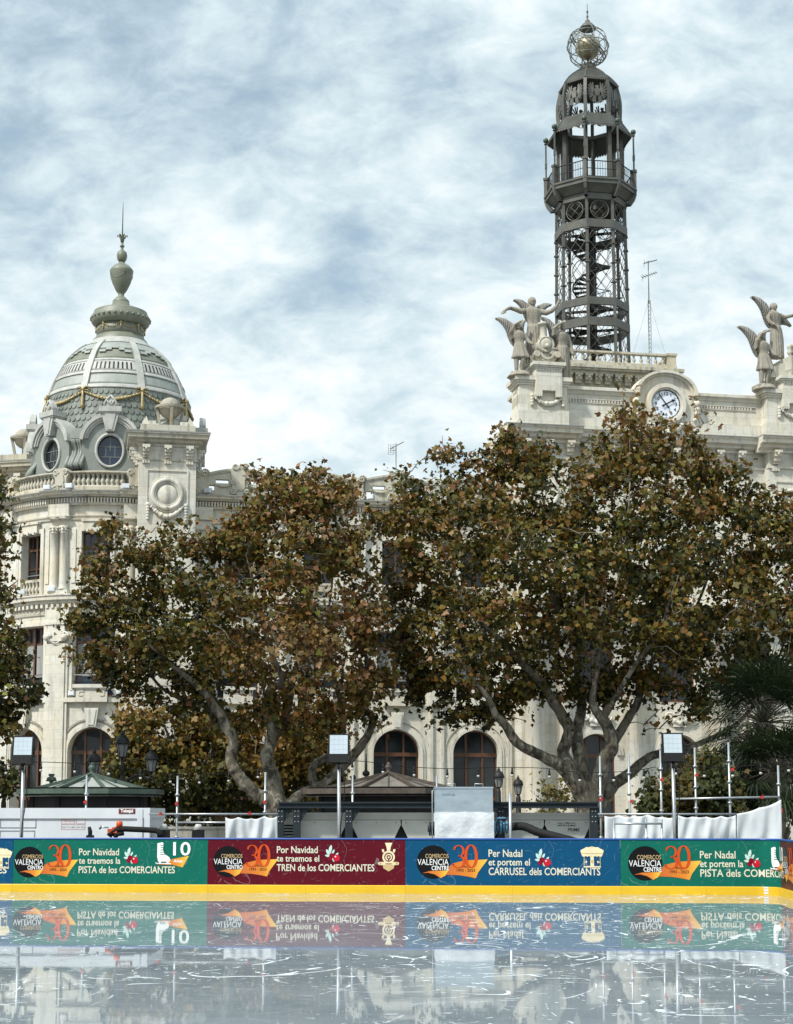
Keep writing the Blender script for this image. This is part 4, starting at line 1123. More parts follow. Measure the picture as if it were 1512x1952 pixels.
# piers of the attic carrying the statue plinths
zpc = LZ(1040, 718, OC + .12); zpl = LZ(1040, 689.5, OC + .35)
PLINTH = []
for (a, b) in sP:
    w = b - a
    mb = BB()
    mb.bb(a + .02, b - .02, -OC, -OA + .8, zc_top, zpc - .38)
    mb.bb(a - .05, b + .05, -OC - .05, -OA + .85, zc_top, zab + .12)
    for (e, z0, z1) in ((.06, zpc - .40, zpc - .30), (.12, zpc - .30, zpc - .2), (.2, zpc - .2, zpc)): mb.bb(a - e, b + e, -OC - e, -OA + .8 + e, z0, z1)
    x0, x1 = a + w * .32, a + w * .86
    PLINTH.append(((x0 + x1) / 2, zpl, zpc, a, b))
    zq = LZ(1040, 752, OC + .3)
    mb.bb(x0, x1, -OC - .26, -OC + .1, zq + .22, zpc + .02); mb.bb(x0, x1, -OC - .26, -OA + .7, zpc, zpl - .3)
    for (e, z0, z1) in ((.04, zpl - .32, zpl - .24), (.10, zpl - .24, zpl - .16), (.16, zpl - .16, zpl)): mb.bb(x0 - e, x1 + e, -OC - .26 - e, -OA + .7 + e, z0, z1)
    for i in range(9): mb.bb(x0 + (i + .2) * (x1 - x0) / 9, x0 + (i + .7) * (x1 - x0) / 9, -OC - .31, -OC - .2, zpl - .40, zpl - .33)
    for xx in (x0, x1 - .32):
        mb.bb(xx, xx + .32, -OC - .26, -OC + .1, zq, zq + .22)
        for k in range(3): mb.bb(xx + .02 + k * .1, xx + .1 + k * .1, -OC - .28, -OC - .02, zq - .08, zq)
    fr = flat(OC)
    ornament_swag(mb, fr, a + w * .30, a + w * .88, zq - .08, .32, .1, .12, 14)
    for xx in (a + w * .26, a + w * .9):
        for k in range(4): mb.ball(fr(xx, .08, zq - .02 - k * .14), .1, 7, 5)
    for sg in (0,):                        # sunk panel on the left return
        mb.bb(a - .01, a + .03, -OC + .35, -OC + .40, zab + .4, zpc - .6); mb.bb(a - .01, a + .03, -OC + 1.0, -OC + 1.05, zab + .4, zpc - .6); mb.bb(a - .01, a + .03, -OC + .40, -OC + 1.0, zpc - .65, zpc - .6)
    mb.build('attic_pier', M['stone'], bld)
# date on the right pier's roundel, of which the first figures are in view
vs, fs = text2d('19', .42, .004)
mb = BB(); m_ = (sP[1][0] + sP[1][1]) / 2
mb.add([pier(m_ - .16 + x, .04, zbt - 2.5 + z) for x, z in vs], fs); mb.build('carved_date', M['stone_statue'], bld)

# roofs and rear walls so that the block is closed
mb = BB()
mb.bb(sp1 - .4, sc0 + .2, .2, 13, zl['cor_t'] - .35, zl['cor_t'] - .1); mb.bb(sc0 + .6, sc1, 0, 1.9, zc_top - .4, zc_top - .15); mb.bb(sc0 + 3.2, sc1, 1.9, 14, zc_top - .4, zc_top - .15)
mb.lathe(DC(), [(RB - .3, zl['cor_t'] - .3), (RB - .3, zl['cor_t'] - .05)], 48)
mb.build('roof', M['roofing'], bld)
mb = BB()
mb.bb(sp1 - 3, sc1, 13, 13.4, GZ, zl['cor_t'] - .3); mb.bb(sc1 - .1, sc1 + .3, -OA, 13, GZ, zc_top - .3); mb.bb(sc0 + 3, sc1, 13.4, 13.8, zl['cor_t'] - 1, zc_top - .3)
for z in (zl['sill2'] - .7, zl['cor1_b'] + .1): mb.bb(sp1, sc1 - .2, .6, 12.9, z - .15, z)
mb.build('rear_wall', M['stone'], bld)

# ---------------------------------------------------------------- platform that carries the iron tower
_tc = BI @ GX(1127, 82.0, 500)
TC = Vector((_tc.x, _tc.y, 0)); PH = 3.35
plf = TC.y - PH
pf = flat(-plf)
def zp(px, py): return LZ(px, py, -plf + .2)
zr = zp(1160, 667); zbb = zp(1160, 689); zco = zp(1160, 697); zcb2 = zp(1160, 711); zbr = zp(1160, 734)
mb = BB()
a, b = TC.x - PH, TC.x + PH
mb.bb(a + .3, b - .3, plf + .3, plf + 2 * PH - .3, zc_top - .5, zcb2)
mb.bb(a + .22, b - .22, plf + .22, plf + 2 * PH - .22, zbr - .16, zbr - .02)
for (e, z0, z1) in ((.05, zcb2 - .02, zcb2 + .12), (.25, zcb2 + .12, zcb2 + .22), (.34, zcb2 + .22, zco), (.1, zco, zco + .06), (.05, zco + .06, zbb)): mb.bb(a - e, b + e, plf - e, plf + 2 * PH + e, z0, z1)
mb.build('tower_platform', M['stone_warm'], bld)
def plb(q):
    mb = BB(); block(mb, q, -.2, .2, 0, .40, zcb2 - .14, zcb2); block(mb, q, -.17, .17, 0, .32, zcb2 - .34, zcb2 - .14); block(mb, q, -.15, .15, 0, .2, zcb2 - .5, zcb2 - .34); mb.ball(q(0, .36, zcb2 - .2), .09, 7, 5); mb.build('cornice_bracket', M['stone_warm'], bld)
n = 12
for i in range(n):
    x = a + .45 + i * (2 * PH - .9) / (n - 1)
    plb(lambda u, o, z: (x + u, plf + .3 - o, z)); plb(lambda u, o, z: (b - .3 + o, plf + .45 + i * (2 * PH - .9) / (n - 1) + u, z))
mb = BB()
for (x, y) in ((a + .2, plf + .2), (b - .2, plf + .2), (a + .2, plf + 2 * PH - .2), (b - .2, plf + 2 * PH - .2)):
    mb.bb(x - .22, x + .22, y - .22, y + .22, zbb - .02, zr - .05); mb.bb(x - .27, x + .27, y - .27, y + .27, zr - .06, zr + .06)
for (x0, x1, y0, y1) in ((a + .4, b - .4, plf + .05, plf + .35), (a + .4, b - .4, plf + 2 * PH - .35, plf + 2 * PH - .05), (a + .05, a + .35, plf + .4, plf + 2 * PH - .4), (b - .35, b - .05, plf + .4, plf + 2 * PH - .4)):
    mb.bb(x0, x1, y0, y1, zr - .07, zr + .03); mb.bb(x0, x1, y0, y1, zbb, zbb + .06)
tb = mb.build('tower_balustrade', M['stone_warm'], bld)
n = 15
for i in range(n):
    u = .62 + i * (2 * PH - 1.24) / (n - 1)
    baluster(lambda x, o, z: (x, plf + .2, z), a + u, zbb + .06, zr - .07, tb, r=.10)
    if i % 2 == 0: baluster(lambda x, o, z: (x, plf + 2 * PH - .2, z), a + u, zbb + .06, zr - .07, tb, r=.10); baluster(lambda x, o, z: (b - .2, x, z), plf + u, zbb + .06, zr - .07, tb, r=.10)
# ---------------------------------------------------------------- iron tower
TW = BM @ TC; TW.z = 0
toc = Vector((-TW.x, -TW.y, 0)).normalized(); rgt = Vector((-toc.y, toc.x, 0))
YT = TW.y
def et(deg): return toc * math.cos(R(deg)) + rgt * math.sin(R(deg))
def tp(deg, r, z): return TW + et(deg) * r + Vector((0, 0, z))
def zt_(py, r=0.0): return ZY(py, YT - r)
VA = [-6 + 45 * k for k in range(8)]
tow = thing('iron_tower', 'tall grey iron lattice tower with a caged globe on top, rising behind the roof', 'tower', (TW.x, TW.y, zbb))
zB = zbb - .05
z_r1, z_r2, z_r3, z_r4 = zt_(610, 1.98), zt_(571, 1.95), zt_(423, 1.9), zt_(372, 1.85)
def shR(z): return 1.93 + (1.82 - 1.93) * (z - zB) / (z_r4 - zB)
for k in range(8):
    mb = MB(); a = VA[k]
    mb.bar(tp(a, shR(zB), zB), tp(a, shR(z_r4), z_r4), .15)
    for z in (z_r2 + (z_r3 - z_r2) * q for q in (.25, .5, .75, .93)): mb.box(tp(a, shR(z), z), (.26, .26, .05), rz=math.atan2(et(a).y, et(a).x))
    mb.box(tp(a, shR(zB), zB + .1), (.34, .34, .2), rz=math.atan2(et(a).y, et(a).x))
    mb.build('post', M['iron'], tow)
def octring(mb, r0, r1, z0, z1, rb0=None, rb1=None):
    for k in range(8):
        a, b = VA[k], VA[k] + 45
        rb0_ = rb0 or r0; rb1_ = rb1 or r1
        mb.hexa([tp(a, rb1_, z0), tp(b, rb1_, z0), tp(b, rb0_, z0), tp(a, rb0_, z0), tp(a, r1, z1), tp(b, r1, z1), tp(b, r0, z1), tp(a, r0, z1)])
for z, h, r in ((z_r1, .22, 2.0), (z_r2, .20, 1.98), (z_r3, .22, 1.95), (z_r4, .16, 1.93), (zB + .12, .2, 2.0)):
    mb = MB(); octring(mb, r - .16, r, z - h, z + h)
    mb.build('ring_beam', M['iron'], tow)
# lattice panels
def facexf(k, zmid):
    a, b = VA[k], VA[k] + 45
    def f(u, z, o=0):
        r = shR(z) - .02 + o
        p, q = tp(a, r, z), tp(b, r, z); return p + (q - p) * (.5 + u)
    return f
def clipseg(p, q, x0, x1, z0, z1):
    t0, t1 = 0., 1.; dx, dz = q[0] - p[0], q[1] - p[1]
    for d, lo, hi, s_ in ((dx, x0, x1, p[0]), (dz, z0, z1, p[1])):
        if abs(d) < 1e-9:
            if s_ < lo or s_ > hi: return None
        else:
            a, b = (lo - s_) / d, (hi - s_) / d
            if a > b: a, b = b, a
            t0, t1 = max(t0, a), min(t1, b)
    if t1 - t0 < 1e-3: return None
    return (p[0] + dx * t0, p[1] + dz * t0), (p[0] + dx * t1, p[1] + dz * t1)
wid = 2 * 1.87 * math.sin(R(22.5)); 
for k in range(8):
    mb = MB(); f = facexf(k, 0); hw = .43
    def lat_(z0, z1, pitch):
        n = int((z1 - z0) / pitch) + 6
        for i in range(-6, n + 2):
            for sg in (1, -1):
                c = clipseg((-hw, z0 + i * pitch), (hw, z0 + i * pitch + sg * 2 * hw * wid * 1.25), -hw, hw, z0, z1)
                if c: mb.tube([f(*c[0]), f(*c[1])], .015, 4, smooth=False)
        i = 0
        while z0 + i * pitch < z1 and i < 40:
            if i % 2: mb.ball(f(0, z0 + i * pitch * 1.0), .05, 6, 4)
            i += 1
    lat_(z_r2 + .2, z_r3 - .2, .78); lat_(z_r1 + .2, z_r2 - .2, .8); lat_(zB + .35, z_r1 - .25, .9)
    # round wreath in the frieze and half circle under the ring
    zc_ = (z_r3 + z_r4) / 2 + .04; rr = min(.56, (z_r4 - z_r3) / 2 - .24)
    mb.tube([f(rr * math.cos(2 * PI * i / 26) / wid, zc_ + rr * math.sin(2 * PI * i / 26), .03) for i in range(26)], .032, 6, closed=True)
    for d in (-.36, 0, .36):
        hh = math.sqrt(max(0, 1 - (d / .56 * .8) ** 2)) * rr
        for sg in (1, -1):
            c0 = Vector((d * .7, -sg * d * .7)); dv = Vector((.7071, sg * .7071)); L_ = math.sqrt(max(0, rr * rr - c0.length_squared))
            p, q = c0 - dv * L_, c0 + dv * L_
            mb.tube([f(p.x / wid, zc_ + p.y), f(q.x / wid, zc_ + q.y)], .02, 4)
    zh_ = z_r3 - .22 - .6
    mb.tube([f(.58 * math.cos(PI * i / 16) / wid, zh_ + .58 * math.sin(PI * i / 16), .02) for i in range(17)], .026, 6)
    mb.tube([f(-.46, zc_), f(-rr / wid, zc_)], .025, 4); mb.tube([f(.46, zc_), f(rr / wid, zc_)], .025, 4)
    mb.build('lattice_panel', M['iron'], tow)
# spiral stair
mb = MB(); mb.lathe(TW, [(.14, zB), (.14, z_r4 + .3)], 14)
PIT = 2.3; per = 15; ns = int((z_r4 - zB) / PIT * per)
for i in range(ns):
    a0 = 190 + i * 360 / per; z = zB + i * PIT / per
    v = [tp(a0, .1, z), tp(a0, 1.0, z), tp(a0 + 25, 1.0, z), tp(a0 + 25, .1, z)]
    mb.hexa(v + [p + Vector((0, 0, .05)) for p in v])
sp = mb.build('spiral_stair', M['iron_dark'], tow)
mb = MB()
mb.tube([tp(190 + i * 360 / per, 1.0, zB + i * PIT / per + .95) for i in range(ns)], .025, 5)
mb.tube([tp(190 + i * 360 / per, 1.0, zB + i * PIT / per - .02) for i in range(ns)], [.05] * ns, 4)
for i in range(0, ns, 2): mb.tube([tp(190 + i * 360 / per, 1.0, zB + i * PIT / per), tp(190 + i * 360 / per, 1.0, zB + i * PIT / per + .95)], .014, 4)
mb.build('stair_rail', M['iron_dark'], sp)
for z in (z_r3, z_r2, z_r1):               # cross bracing at the rings
    mb = MB()
    for k in range(4): mb.bar(tp(VA[k], 1.85, z), tp(VA[k] + 180, 1.85, z), .12) if k % 2 == 0 else None
    mb.build('tie_beam', M['iron_dark'], tow)
# balcony
RBc = 2.46
zf0, zf1 = zt_(348, RBc), zt_(334, RBc)
mb = MB(); octring(mb, .4, 1.95, z_r4 + .05, zf0 - .02, .4, 1.82)
octring(mb, .3, RBc - .12, zf0, zf0 + .1, .3, RBc - .22); octring(mb, .3, RBc - .02, zf0 + .1, zf1 - .1); octring(mb, RBc - .3, RBc + .05, zf1 - .1, zf1)
octring(mb, 1.8, RBc - .2, zf0 - .25, zf0, 1.8, 1.98)
mb.build('balcony', M['iron'], tow)
zball = zt_(222.5, RBc)
zsk0, zsk1 = zt_(233, 2.24), zt_(214.6, 1.72)
for k in range(8):
    mb = MB(); a = VA[k]
    pr = [(1.90, z_r4 - .1), (1.98, z_r4 + .1), (2.16, zf0 - .5), (2.38, zf0 - .2), (RBc + .02, zf0 + .1), (RBc + .02, zf1 + .95)]
    ph = [(r_ - .3, z) for r_, z in pr]
    # curved bracket as a thick flat blade
    t = rgt * math.cos(R(a)) - toc * math.sin(R(a)); w = t * .085
    for (p, q, p2, q2) in zip(pr[:-1], pr[1:], ph[:-1], ph[1:]):
        P = [tp(a, p2[0], p[1]) - w, tp(a, p2[0], p[1]) + w, tp(a, p[0], p[1]) + w, tp(a, p[0], p[1]) - w, tp(a, q2[0] , q[1]) - w, tp(a, q2[0], q[1]) + w, tp(a, q[0], q[1]) + w, tp(a, q[0], q[1]) - w]
        mb.hexa(P)
    mb.box(tp(a, RBc - .13, zf1 + 1.0), (.36, .26, .12), rz=math.atan2(et(a).y, et(a).x))
    mb.bar(tp(a, RBc - .1, zf1 + .9), tp(a, RBc - .1, zball), .085)
    mb.bar(tp(a, RBc - .1, zf1 + 1.6), tp(a, RBc - .1, zf1 + 1.9), .12)
    mb.build('balcony_post', M['iron'], tow)
    mb = MB(); mb.ball(tp(a, RBc - .1, zball), .145, 14, 10); mb.lathe(tp(a, RBc - .1, zball - .22), [(.1, 0), (.07, .06), (.05, .12)], 10); mb.build('post_ball', M['verdigris'], tow)
    mb = MB(); p, q = tp(a, RBc - .12, zf1), tp(a + 45, RBc - .12, zf1); n = 13
    for i in range(n + 1):
        s_ = p + (q - p) * (i / n); mb.tube([s_, s_ + Vector((0, 0, .92))], .014, 4, smooth=False)
    for h in (.08, .5, .92): mb.tube([p + Vector((0, 0, h)), q + Vector((0, 0, h))], .02 if h < .9 else .03, 4, smooth=False)
    mb.build('railing', M['iron_dark'], tow)
    mb = MB(); mb.bar(tp(a, 1.70, zf1 - .05), tp(a, 1.70, zsk1 + .1), .18); mb.bar(tp(a, 1.52, zf1 - .05), tp(a, 1.52, zsk1 - .2), .09)
    mb.build('column', M['iron'], tow)
# skirt roof and dome cap, sheet metal with scalloped lower edge
def oct_roof(mb, prof, sub=6, scallop=.0, ns=11):
    """prof: (radius at vertex, z) from the lower edge up; flat faces between the vertices"""
    for k in range(8):
        a = VA[k]
        for j in range(len(prof) - 1):
            (r0, z0), (r1, z1) = prof[j], prof[j + 1]
            n = ns
            for i in range(n):
                def P(r, z, t): 
                    p, q = tp(a, r, z), tp(a + 45, r, z); return p + (q - p) * t
                t0, t1 = i / n, (i + 1) / n
                mb.add([P(r0, z0, t0), P(r0, z0, t1), P(r1, z1, t1), P(r1, z1, t0)], [(0, 1, 2, 3)])
                mb.add([P(r0 - .03, z0 - .02, t0), P(r0 - .03, z0 - .02, t1), P(r1 - .03, z1 - .02, t1), P(r1 - .03, z1 - .02, t0)], [(3, 2, 1, 0)])
                if j == 0 and scallop:
                    tm = (t0 + t1) / 2
                    d = .012
                    mb.add([P(r0, z0, t0), P(r0 - .0, z0 - scallop * .7, t0 + .15 / n), P(r0, z0 - scallop, tm), P(r0, z0 - scallop * .7, t1 - .15 / n), P(r0, z0, t1)], [(0, 1, 2, 3, 4)])
                    mb.add([P(r0 - d, z0, t0), P(r0 - d, z0 - scallop * .7, t0 + .15 / n), P(r0 - d, z0 - scallop, tm), P(r0 - d, z0 - scallop * .7, t1 - .15 / n), P(r0 - d, z0, t1)], [(4, 3, 2, 1, 0)])
            for j2 in (0,):
                pass
        for j in range(len(prof) - 1): mb.bar(tp(a, prof[j][0] + .01, prof[j][1]), tp(a, prof[j + 1][0] + .01, prof[j + 1][1]), .055)
def scales(mb, prof, rows, n, lift=.02):
    """small overlapping metal tiles laid on the faces"""
    tot = len(prof) - 1
    for k in range(8):
        a = VA[k]
        for rw in range(rows):
            t = rw / rows; j = min(int(t * tot), tot - 1); u = t * tot - j
            (r0, z0), (r1, z1) = prof[j], prof[j + 1]
            rA_, zA_ = r0 + (r1 - r0) * u, z0 + (z1 - z0) * u
            u2 = min(1, u + tot / rows * 1.2); rB_, zB_ = r0 + (r1 - r0) * u2, z0 + (z1 - z0) * u2
            m = max(3, int(n * rA_ / prof[0][0]))
            for i in range(m):
                c = (i + (.5 if rw % 2 else 0) + .25) / m
                if c > 1: continue
                w = .46 / m
                def P(r, z, s_, l): 
                    p, q = tp(a, r, z), tp(a + 45, r, z); nrm = et(a + 22.5) * l
                    return p + (q - p) * min(1, max(0, s_)) + nrm + Vector((0, 0, l))
                mb.add([P(rA_ * .66 + rB_ * .34, zA_ * .66 + zB_ * .34, c - w, lift * .7), P(rA_, zA_, c, lift), P(rA_ * .66 + rB_ * .34, zA_ * .66 + zB_ * .34, c + w, lift * .7), P(rB_, zB_, c + w, .006), P(rB_, zB_, c - w, .006)], [(0, 1, 2, 3, 4)])
sk = [(2.28, zsk0), (1.76, zsk1)]
mb = MB(); oct_roof(mb, sk, scallop=.12); scales(mb, sk, 6, 11); mb.build('skirt_roof', M['iron'], tow)
mb = MB(); octring(mb, 1.45, 1.74, zsk1 - .12, zsk1 + .06); mb.build('ring_beam', M['iron'], tow)
zc0 = zt_(171.5, 0); zc1 = zt_(132, 0); zmx = zt_(209, 0)
def lobe(z):                               # radius of the ribs of the domed lantern
    tab = [(zsk1 - .5, 1.60), (zsk1, 1.75), (zmx, 1.79), (zmx + .45, 1.76), (zc0 - .3, 1.67), (zc0, 1.60), (zc0 + (zc1 - zc0) * .3, 1.36), (zc0 + (zc1 - zc0) * .6, 1.0), (zc0 + (zc1 - zc0) * .85, .60), (zc1, .40)]
    for (a0, r0), (a1, r1) in zip(tab[:-1], tab[1:]):
        if z <= a1: return r0 + (r1 - r0) * max(0, (z - a0) / (a1 - a0))
    return .4
capz = [zc0 + (zc1 - zc0) * t for t in (0, .18, .36, .54, .72, .87, 1)]
cp = [(lobe(z) + .02, z) for z in capz]
mb = MB(); oct_roof(mb, cp, scallop=.09, ns=11); scales(mb, cp, 12, 11, .018); mb.build('dome_cap', M['iron'], tow)
for k in range(8):
    a = VA[k]; mb = MB(); n = 8; t = rgt * math.cos(R(a)) - toc * math.sin(R(a)); w = t * .085
    zz = [zsk1 - .05 + (zc0 + .05 - zsk1) * i / n for i in range(n + 1)]
    for z0, z1 in zip(zz[:-1], zz[1:]):
        r0, r1 = lobe(z0), lobe(z1)
        mb.hexa([tp(a, r0 - .2, z0) - w, tp(a, r0 - .2, z0) + w, tp(a, r0, z0) + w, tp(a, r0, z0) - w, tp(a, r1 - .2, z1) - w, tp(a, r1 - .2, z1) + w, tp(a, r1, z1) + w, tp(a, r1, z1) - w])
    mb.build('lantern_rib', M['iron'], tow)
    # pierced eagle plate between the ribs
    mb = MB(); zc_ = (zsk1 + zc0) / 2 + .22; cs = math.cos(R(22.5))
    def f(x, o, z): return tp(a + 22.5, lobe(z) * cs - .06 + o, z) + (rgt * math.cos(R(a + 22.5)) - toc * math.sin(R(a + 22.5))) * x
    S = 1.12
    body = [(0, .34), (.07, .33), (.10, .26), (.06, .20), (.14, .12), (.13, -.06), (.10, -.22), (-.10, -.22), (-.13, -.06), (-.14, .12), (-.06, .20), (-.04, .24), (-.12, .25), (-.08, .30)]
    mb.prism([(x * S, zc_ + z * S) for x, z in body], .03, -.03, f)
    for sg in (-1, 1):
        for i in range(8):
            th = R(86 - i * 17); l0 = .12; l1 = (.66, .70, .68, .60, .52, .44, .38, .34)[i]
            px_, pz_ = .17, -.02 - i * .022
            q = lambda r_, d: (sg * (px_ + r_ * math.cos(th) * .60 + d * math.sin(th)) * S, zc_ + (pz_ + r_ * math.sin(th) * .80 - d * math.cos(th)) * S)
            mb.prism([q(l0 * .3, -.012), q(l0, -.022), q(l1 * .85, -.034), q(l1, -.0), q(l1 * .85, .034), q(l0, .022), q(l0 * .3, .012)], .015 + .002 * i, -.012, f)
        for i in range(3):
            mb.prism([(sg * (.04 + i * .035) * S, zc_ - .2 * S), (sg * (.07 + i * .06) * S, zc_ - .2 * S), (sg * (.12 + i * .07) * S, zc_ - .5 * S), (sg * (.06 + i * .05) * S, zc_ - .54 * S)], .012 + .002 * i, -.01, f)
        mb.tube([f(sg * .3, 0, zc_ - .42), f(sg * .5, 0, zc_ - .2), f(sg * .62, 0, zc_ + .1)], .02, 4)
    mb.tube([f(.42 * math.cos(PI + PI * i / 12), 0, zc_ - .3 + .34 * math.sin(PI + PI * i / 12)) for i in range(13)], .02, 4)
    mb.build('eagle_plate', M['iron'], tow)
# neck, caged globe, small cap and spike
mb = MB(); zn = zt_(124, 0); mb.lathe(TW, [(.42, zc1 - .1), (.44, zc1), (.40, zc1 + .05), (.36, zn)], 16)
for i in range(12):
    a = i * 30; mb.bar(tp(a, .40, zc1 + .02), tp(a, .36, zn + .06), .06)
mb.lathe(TW, [(.06, zn), (.06, zt_(108, 0))], 8); mb.build('neck', M['iron'], tow)
zg = zt_(89.5, 0); RG = 42 * YT / F * 1.0
mb = MB()
tilt = Matrix.Rotation(R(24), 4, 'Y')
cen_ = TW + Vector((0, 0, zg))
def ringc(Mx, r_, w, n=24, off=0):
    h = math.sqrt(max(0, 1 - off * off)); return mb.tube([cen_ + Mx @ Vector((r_ * h * math.cos(2 * PI * i / n), r_ * h * math.sin(2 * PI * i / n), r_ * off)) for i in range(n)], w, 5, closed=True)
for k in range(4): ringc(Matrix.Rotation(R(45 * k + 10), 4, 'Z') @ Matrix.Rotation(PI / 2, 4, 'X'), RG, .03)
for o in (-.55, 0, .55): ringc(Matrix.Identity(4), RG, .026, off=o)
rb = Matrix.Rotation(R(38), 4, Vector((0.2, 1, 0)))
for o in (-.07, .07): ringc(rb, RG * 1.0, .035, off=o)
for i in range(24):
    a = 2 * PI * i / 24; mb.tube([cen_ + rb @ Vector((RG * math.cos(a), RG * math.sin(a), -.07 * RG)), cen_ + rb @ Vector((RG * math.cos(a + .13), RG * math.sin(a + .13), .07 * RG))], .018, 4)
for i in range(16):
    a = 2 * PI * i / 16
    for s_ in (-1, 1): mb.tube([cen_ + Vector((RG * math.cos(a), RG * math.sin(a), 0)), cen_ + Vector((RG * .835 * math.cos(a + .39), RG * .835 * math.sin(a + .39), s_ * .55 * RG))], .016, 4)
mb.build('wire_globe', M['wire'], tow)
mb = MB(); mb.ball(cen_ + Vector((0, 0, -.04)), 25 * YT / F, 32, 22); mb.build('inner_globe', M['brass'], tow)
mb = MB(); rg = 25 * YT / F; mb.tube([cen_ + Vector((rg * 1.005 * math.cos(2 * PI * i / 32), rg * 1.005 * math.sin(2 * PI * i / 32), -.2)) for i in range(32)], .012, 4, closed=True); mb.build('globe_seam', M['iron'], tow)
mb = MB()
mb.lathe(TW, [(17 * YT / F, zt_(56, 0)), (16 * YT / F, zt_(53, 0)), (11 * YT / F, zt_(47, 0)), (5 * YT / F, zt_(43, 0)), (5 * YT / F, zt_(40, 0)), (2 * YT / F, zt_(38, 0)), (1.4 * YT / F, zt_(34, 0)), (2.4 * YT / F, zt_(32, 0)), (1 * YT / F, zt_(29, 0)),
                (1 * YT / F, zt_(25, 0)), (2.6 * YT / F, zt_(23, 0)), (.8 * YT / F, zt_(20, 0)), (.5 * YT / F, zt_(7, 0))], 16)
mb.build('spire_cap', M['iron'], tow)

# ---------------------------------------------------------------- statues
def mesh_union(mb, name, m, vox, parent):
    """one continuous skin over the overlapping pieces of a figure"""
    me = mb.mesh('tmp', m, world_of(parent).inverted())
    ob = bpy.data.objects.new('tmp', me); col.objects.link(ob)
    md = ob.modifiers.new('r', 'REMESH'); md.mode = 'VOXEL'; md.voxel_size = vox; md.use_smooth_shade = True
    sm = ob.modifiers.new('s', 'SMOOTH'); sm.factor = .4; sm.iterations = 2
    new = bpy.data.meshes.new_from_object(ob.evaluated_get(bpy.context.evaluated_depsgraph_get()))
    bpy.data.objects.remove(ob); bpy.data.meshes.remove(me)
    new.name = name; new.materials.clear(); new.materials.append(m)
    o = bpy.data.objects.new(name, new); col.objects.link(o); o.parent = parent
    return o
def figure(parent, base, H, arms, wings, turn=0, lean=0, tunic=False, sway=.02, seed=0, head=0):
    """draped winged figure; base is in the building's frame; arms and wings are in units of the height H"""
    X = BM @ Matrix.Translation(base) @ Matrix.Rotation(R(turn), 4, 'Z') @ Matrix.Scale(H, 4)
    rng = random.Random(seed); mb = MB(X)
    ph = rng.random() * 6
    def rip(a, z):
        k = max(0, min(1, (.62 - z) / .3)); return k * (.10 * math.sin(9 * a + ph + 4 * z) + .06 * math.sin(15 * a - ph + 7 * z)) + .03 * math.sin(7 * a + ph)
    prof = [(.125, .0), (.128, .04), (.118, .15), (.112, .28), (.108, .38), (.105, .46), (.10, .52), (.084, .60), (.086, .64), (.102, .71), (.108, .76), (.104, .80), (.07, .835), (.042, .85), (.036, .885)]
    if tunic: prof = [(.15, .30), (.15, .33), (.13, .40), (.115, .48), (.105, .54), (.084, .61), (.086, .65), (.102, .71), (.108, .76), (.104, .80), (.07, .835), (.042, .85), (.036, .885)]
    n = 34; vs = []; fs = []
    for (r_, z) in prof:
        cx = sway * math.sin(z * 5) ; cy = lean * z
        for i in range(n):
            a = 2 * PI * i / n; rr = r_ * (1 + rip(a, z)); vs.append((cx + rr * math.cos(a) * 1.12, cy + rr * math.sin(a) * .82, z))
    for j in range(len(prof) - 1):
        for i in range(n): fs.append((j * n + i, j * n + (i + 1) % n, (j + 1) * n + (i + 1) % n, (j + 1) * n + i))
    fs.append(tuple(range(n))[::-1]); fs.append(tuple((len(prof) - 1) * n + i for i in range(n)))
    mb.add(vs, fs)
    if tunic:
        for sg in (-1, 1):
            k = .05 if sg > 0 else .01
            mb.tube([(sg * .055, 0, .42), (sg * .06 , -k, .26), (sg * .058, -.0, .10), (sg * .058, .0, .03), (sg * .06, -.06, .015)], [.062, .05, .042, .03, .026], 10)
        mb.box((0, .03, .0), (.34, .26, .06))
    hx = sway * math.sin(4.6); hy = lean * .92
    mb.ball((hx + head, hy - .01, .928), .056, 14, 10, sz=1.25, sy=1.08)
    mb.ball((hx + head, hy + .02, .945), .062, 12, 9, sz=1.05)                 # hair
    mb.ball((hx + head, hy + .06, .925), .035, 8, 6)
    mb.tube([(hx + head, hy - .066, .945), (hx + head, hy - .08, .92)], [.008, .013], 6)   # nose
    mb.ball((hx + head, hy - .052, .885), .02, 8, 6)
    for ex in (-.022, .022): mb.ball((hx + head + ex, hy - .058, .942), .010, 6, 5)
    for arm in arms:
        pts = [Vector(p) for p in arm]; m = len(pts)
        mb.tube(pts, [.046, .040, .034, .028, .022, .018][:m], 10)
        d = (pts[-1] - pts[-2]).normalized(); e = d.orthogonal().normalized(); g = d.cross(e)
        mb.ball(pts[-1] + d * .012, .028, 8, 6)
        for q in range(4): mb.tube([pts[-1] + d * .015 + e * (q - 1.5) * .013, pts[-1] + d * .05 + e * (q - 1.5) * .016, pts[-1] + d * (.07 + .008 * (q in (1, 2))) + e * (q - 1.5) * .015 + g * .012], [.009, .008, .006], 6)
        mb.tube([pts[-1] + e * .02, pts[-1] + d * .03 + e * .042], [.009, .007], 6)
    for i in range(9):                     # folds of the gown
        a = PI + PI * (i + .5) / 9; r0 = .105
        if not tunic: mb.tube([(r0 * 1.15 * math.cos(a) * .8, r0 * .85 * math.sin(a), .56), (r0 * 1.2 * math.cos(a + .06), r0 * .95 * math.sin(a + .06), .3), (.14 * math.cos(a + .1), .112 * math.sin(a + .1), .0)], [.008, .014, .018], 6)
    fig = mesh_union(mb, 'winged_figure', M['stone_statue'], H * .0105, parent)
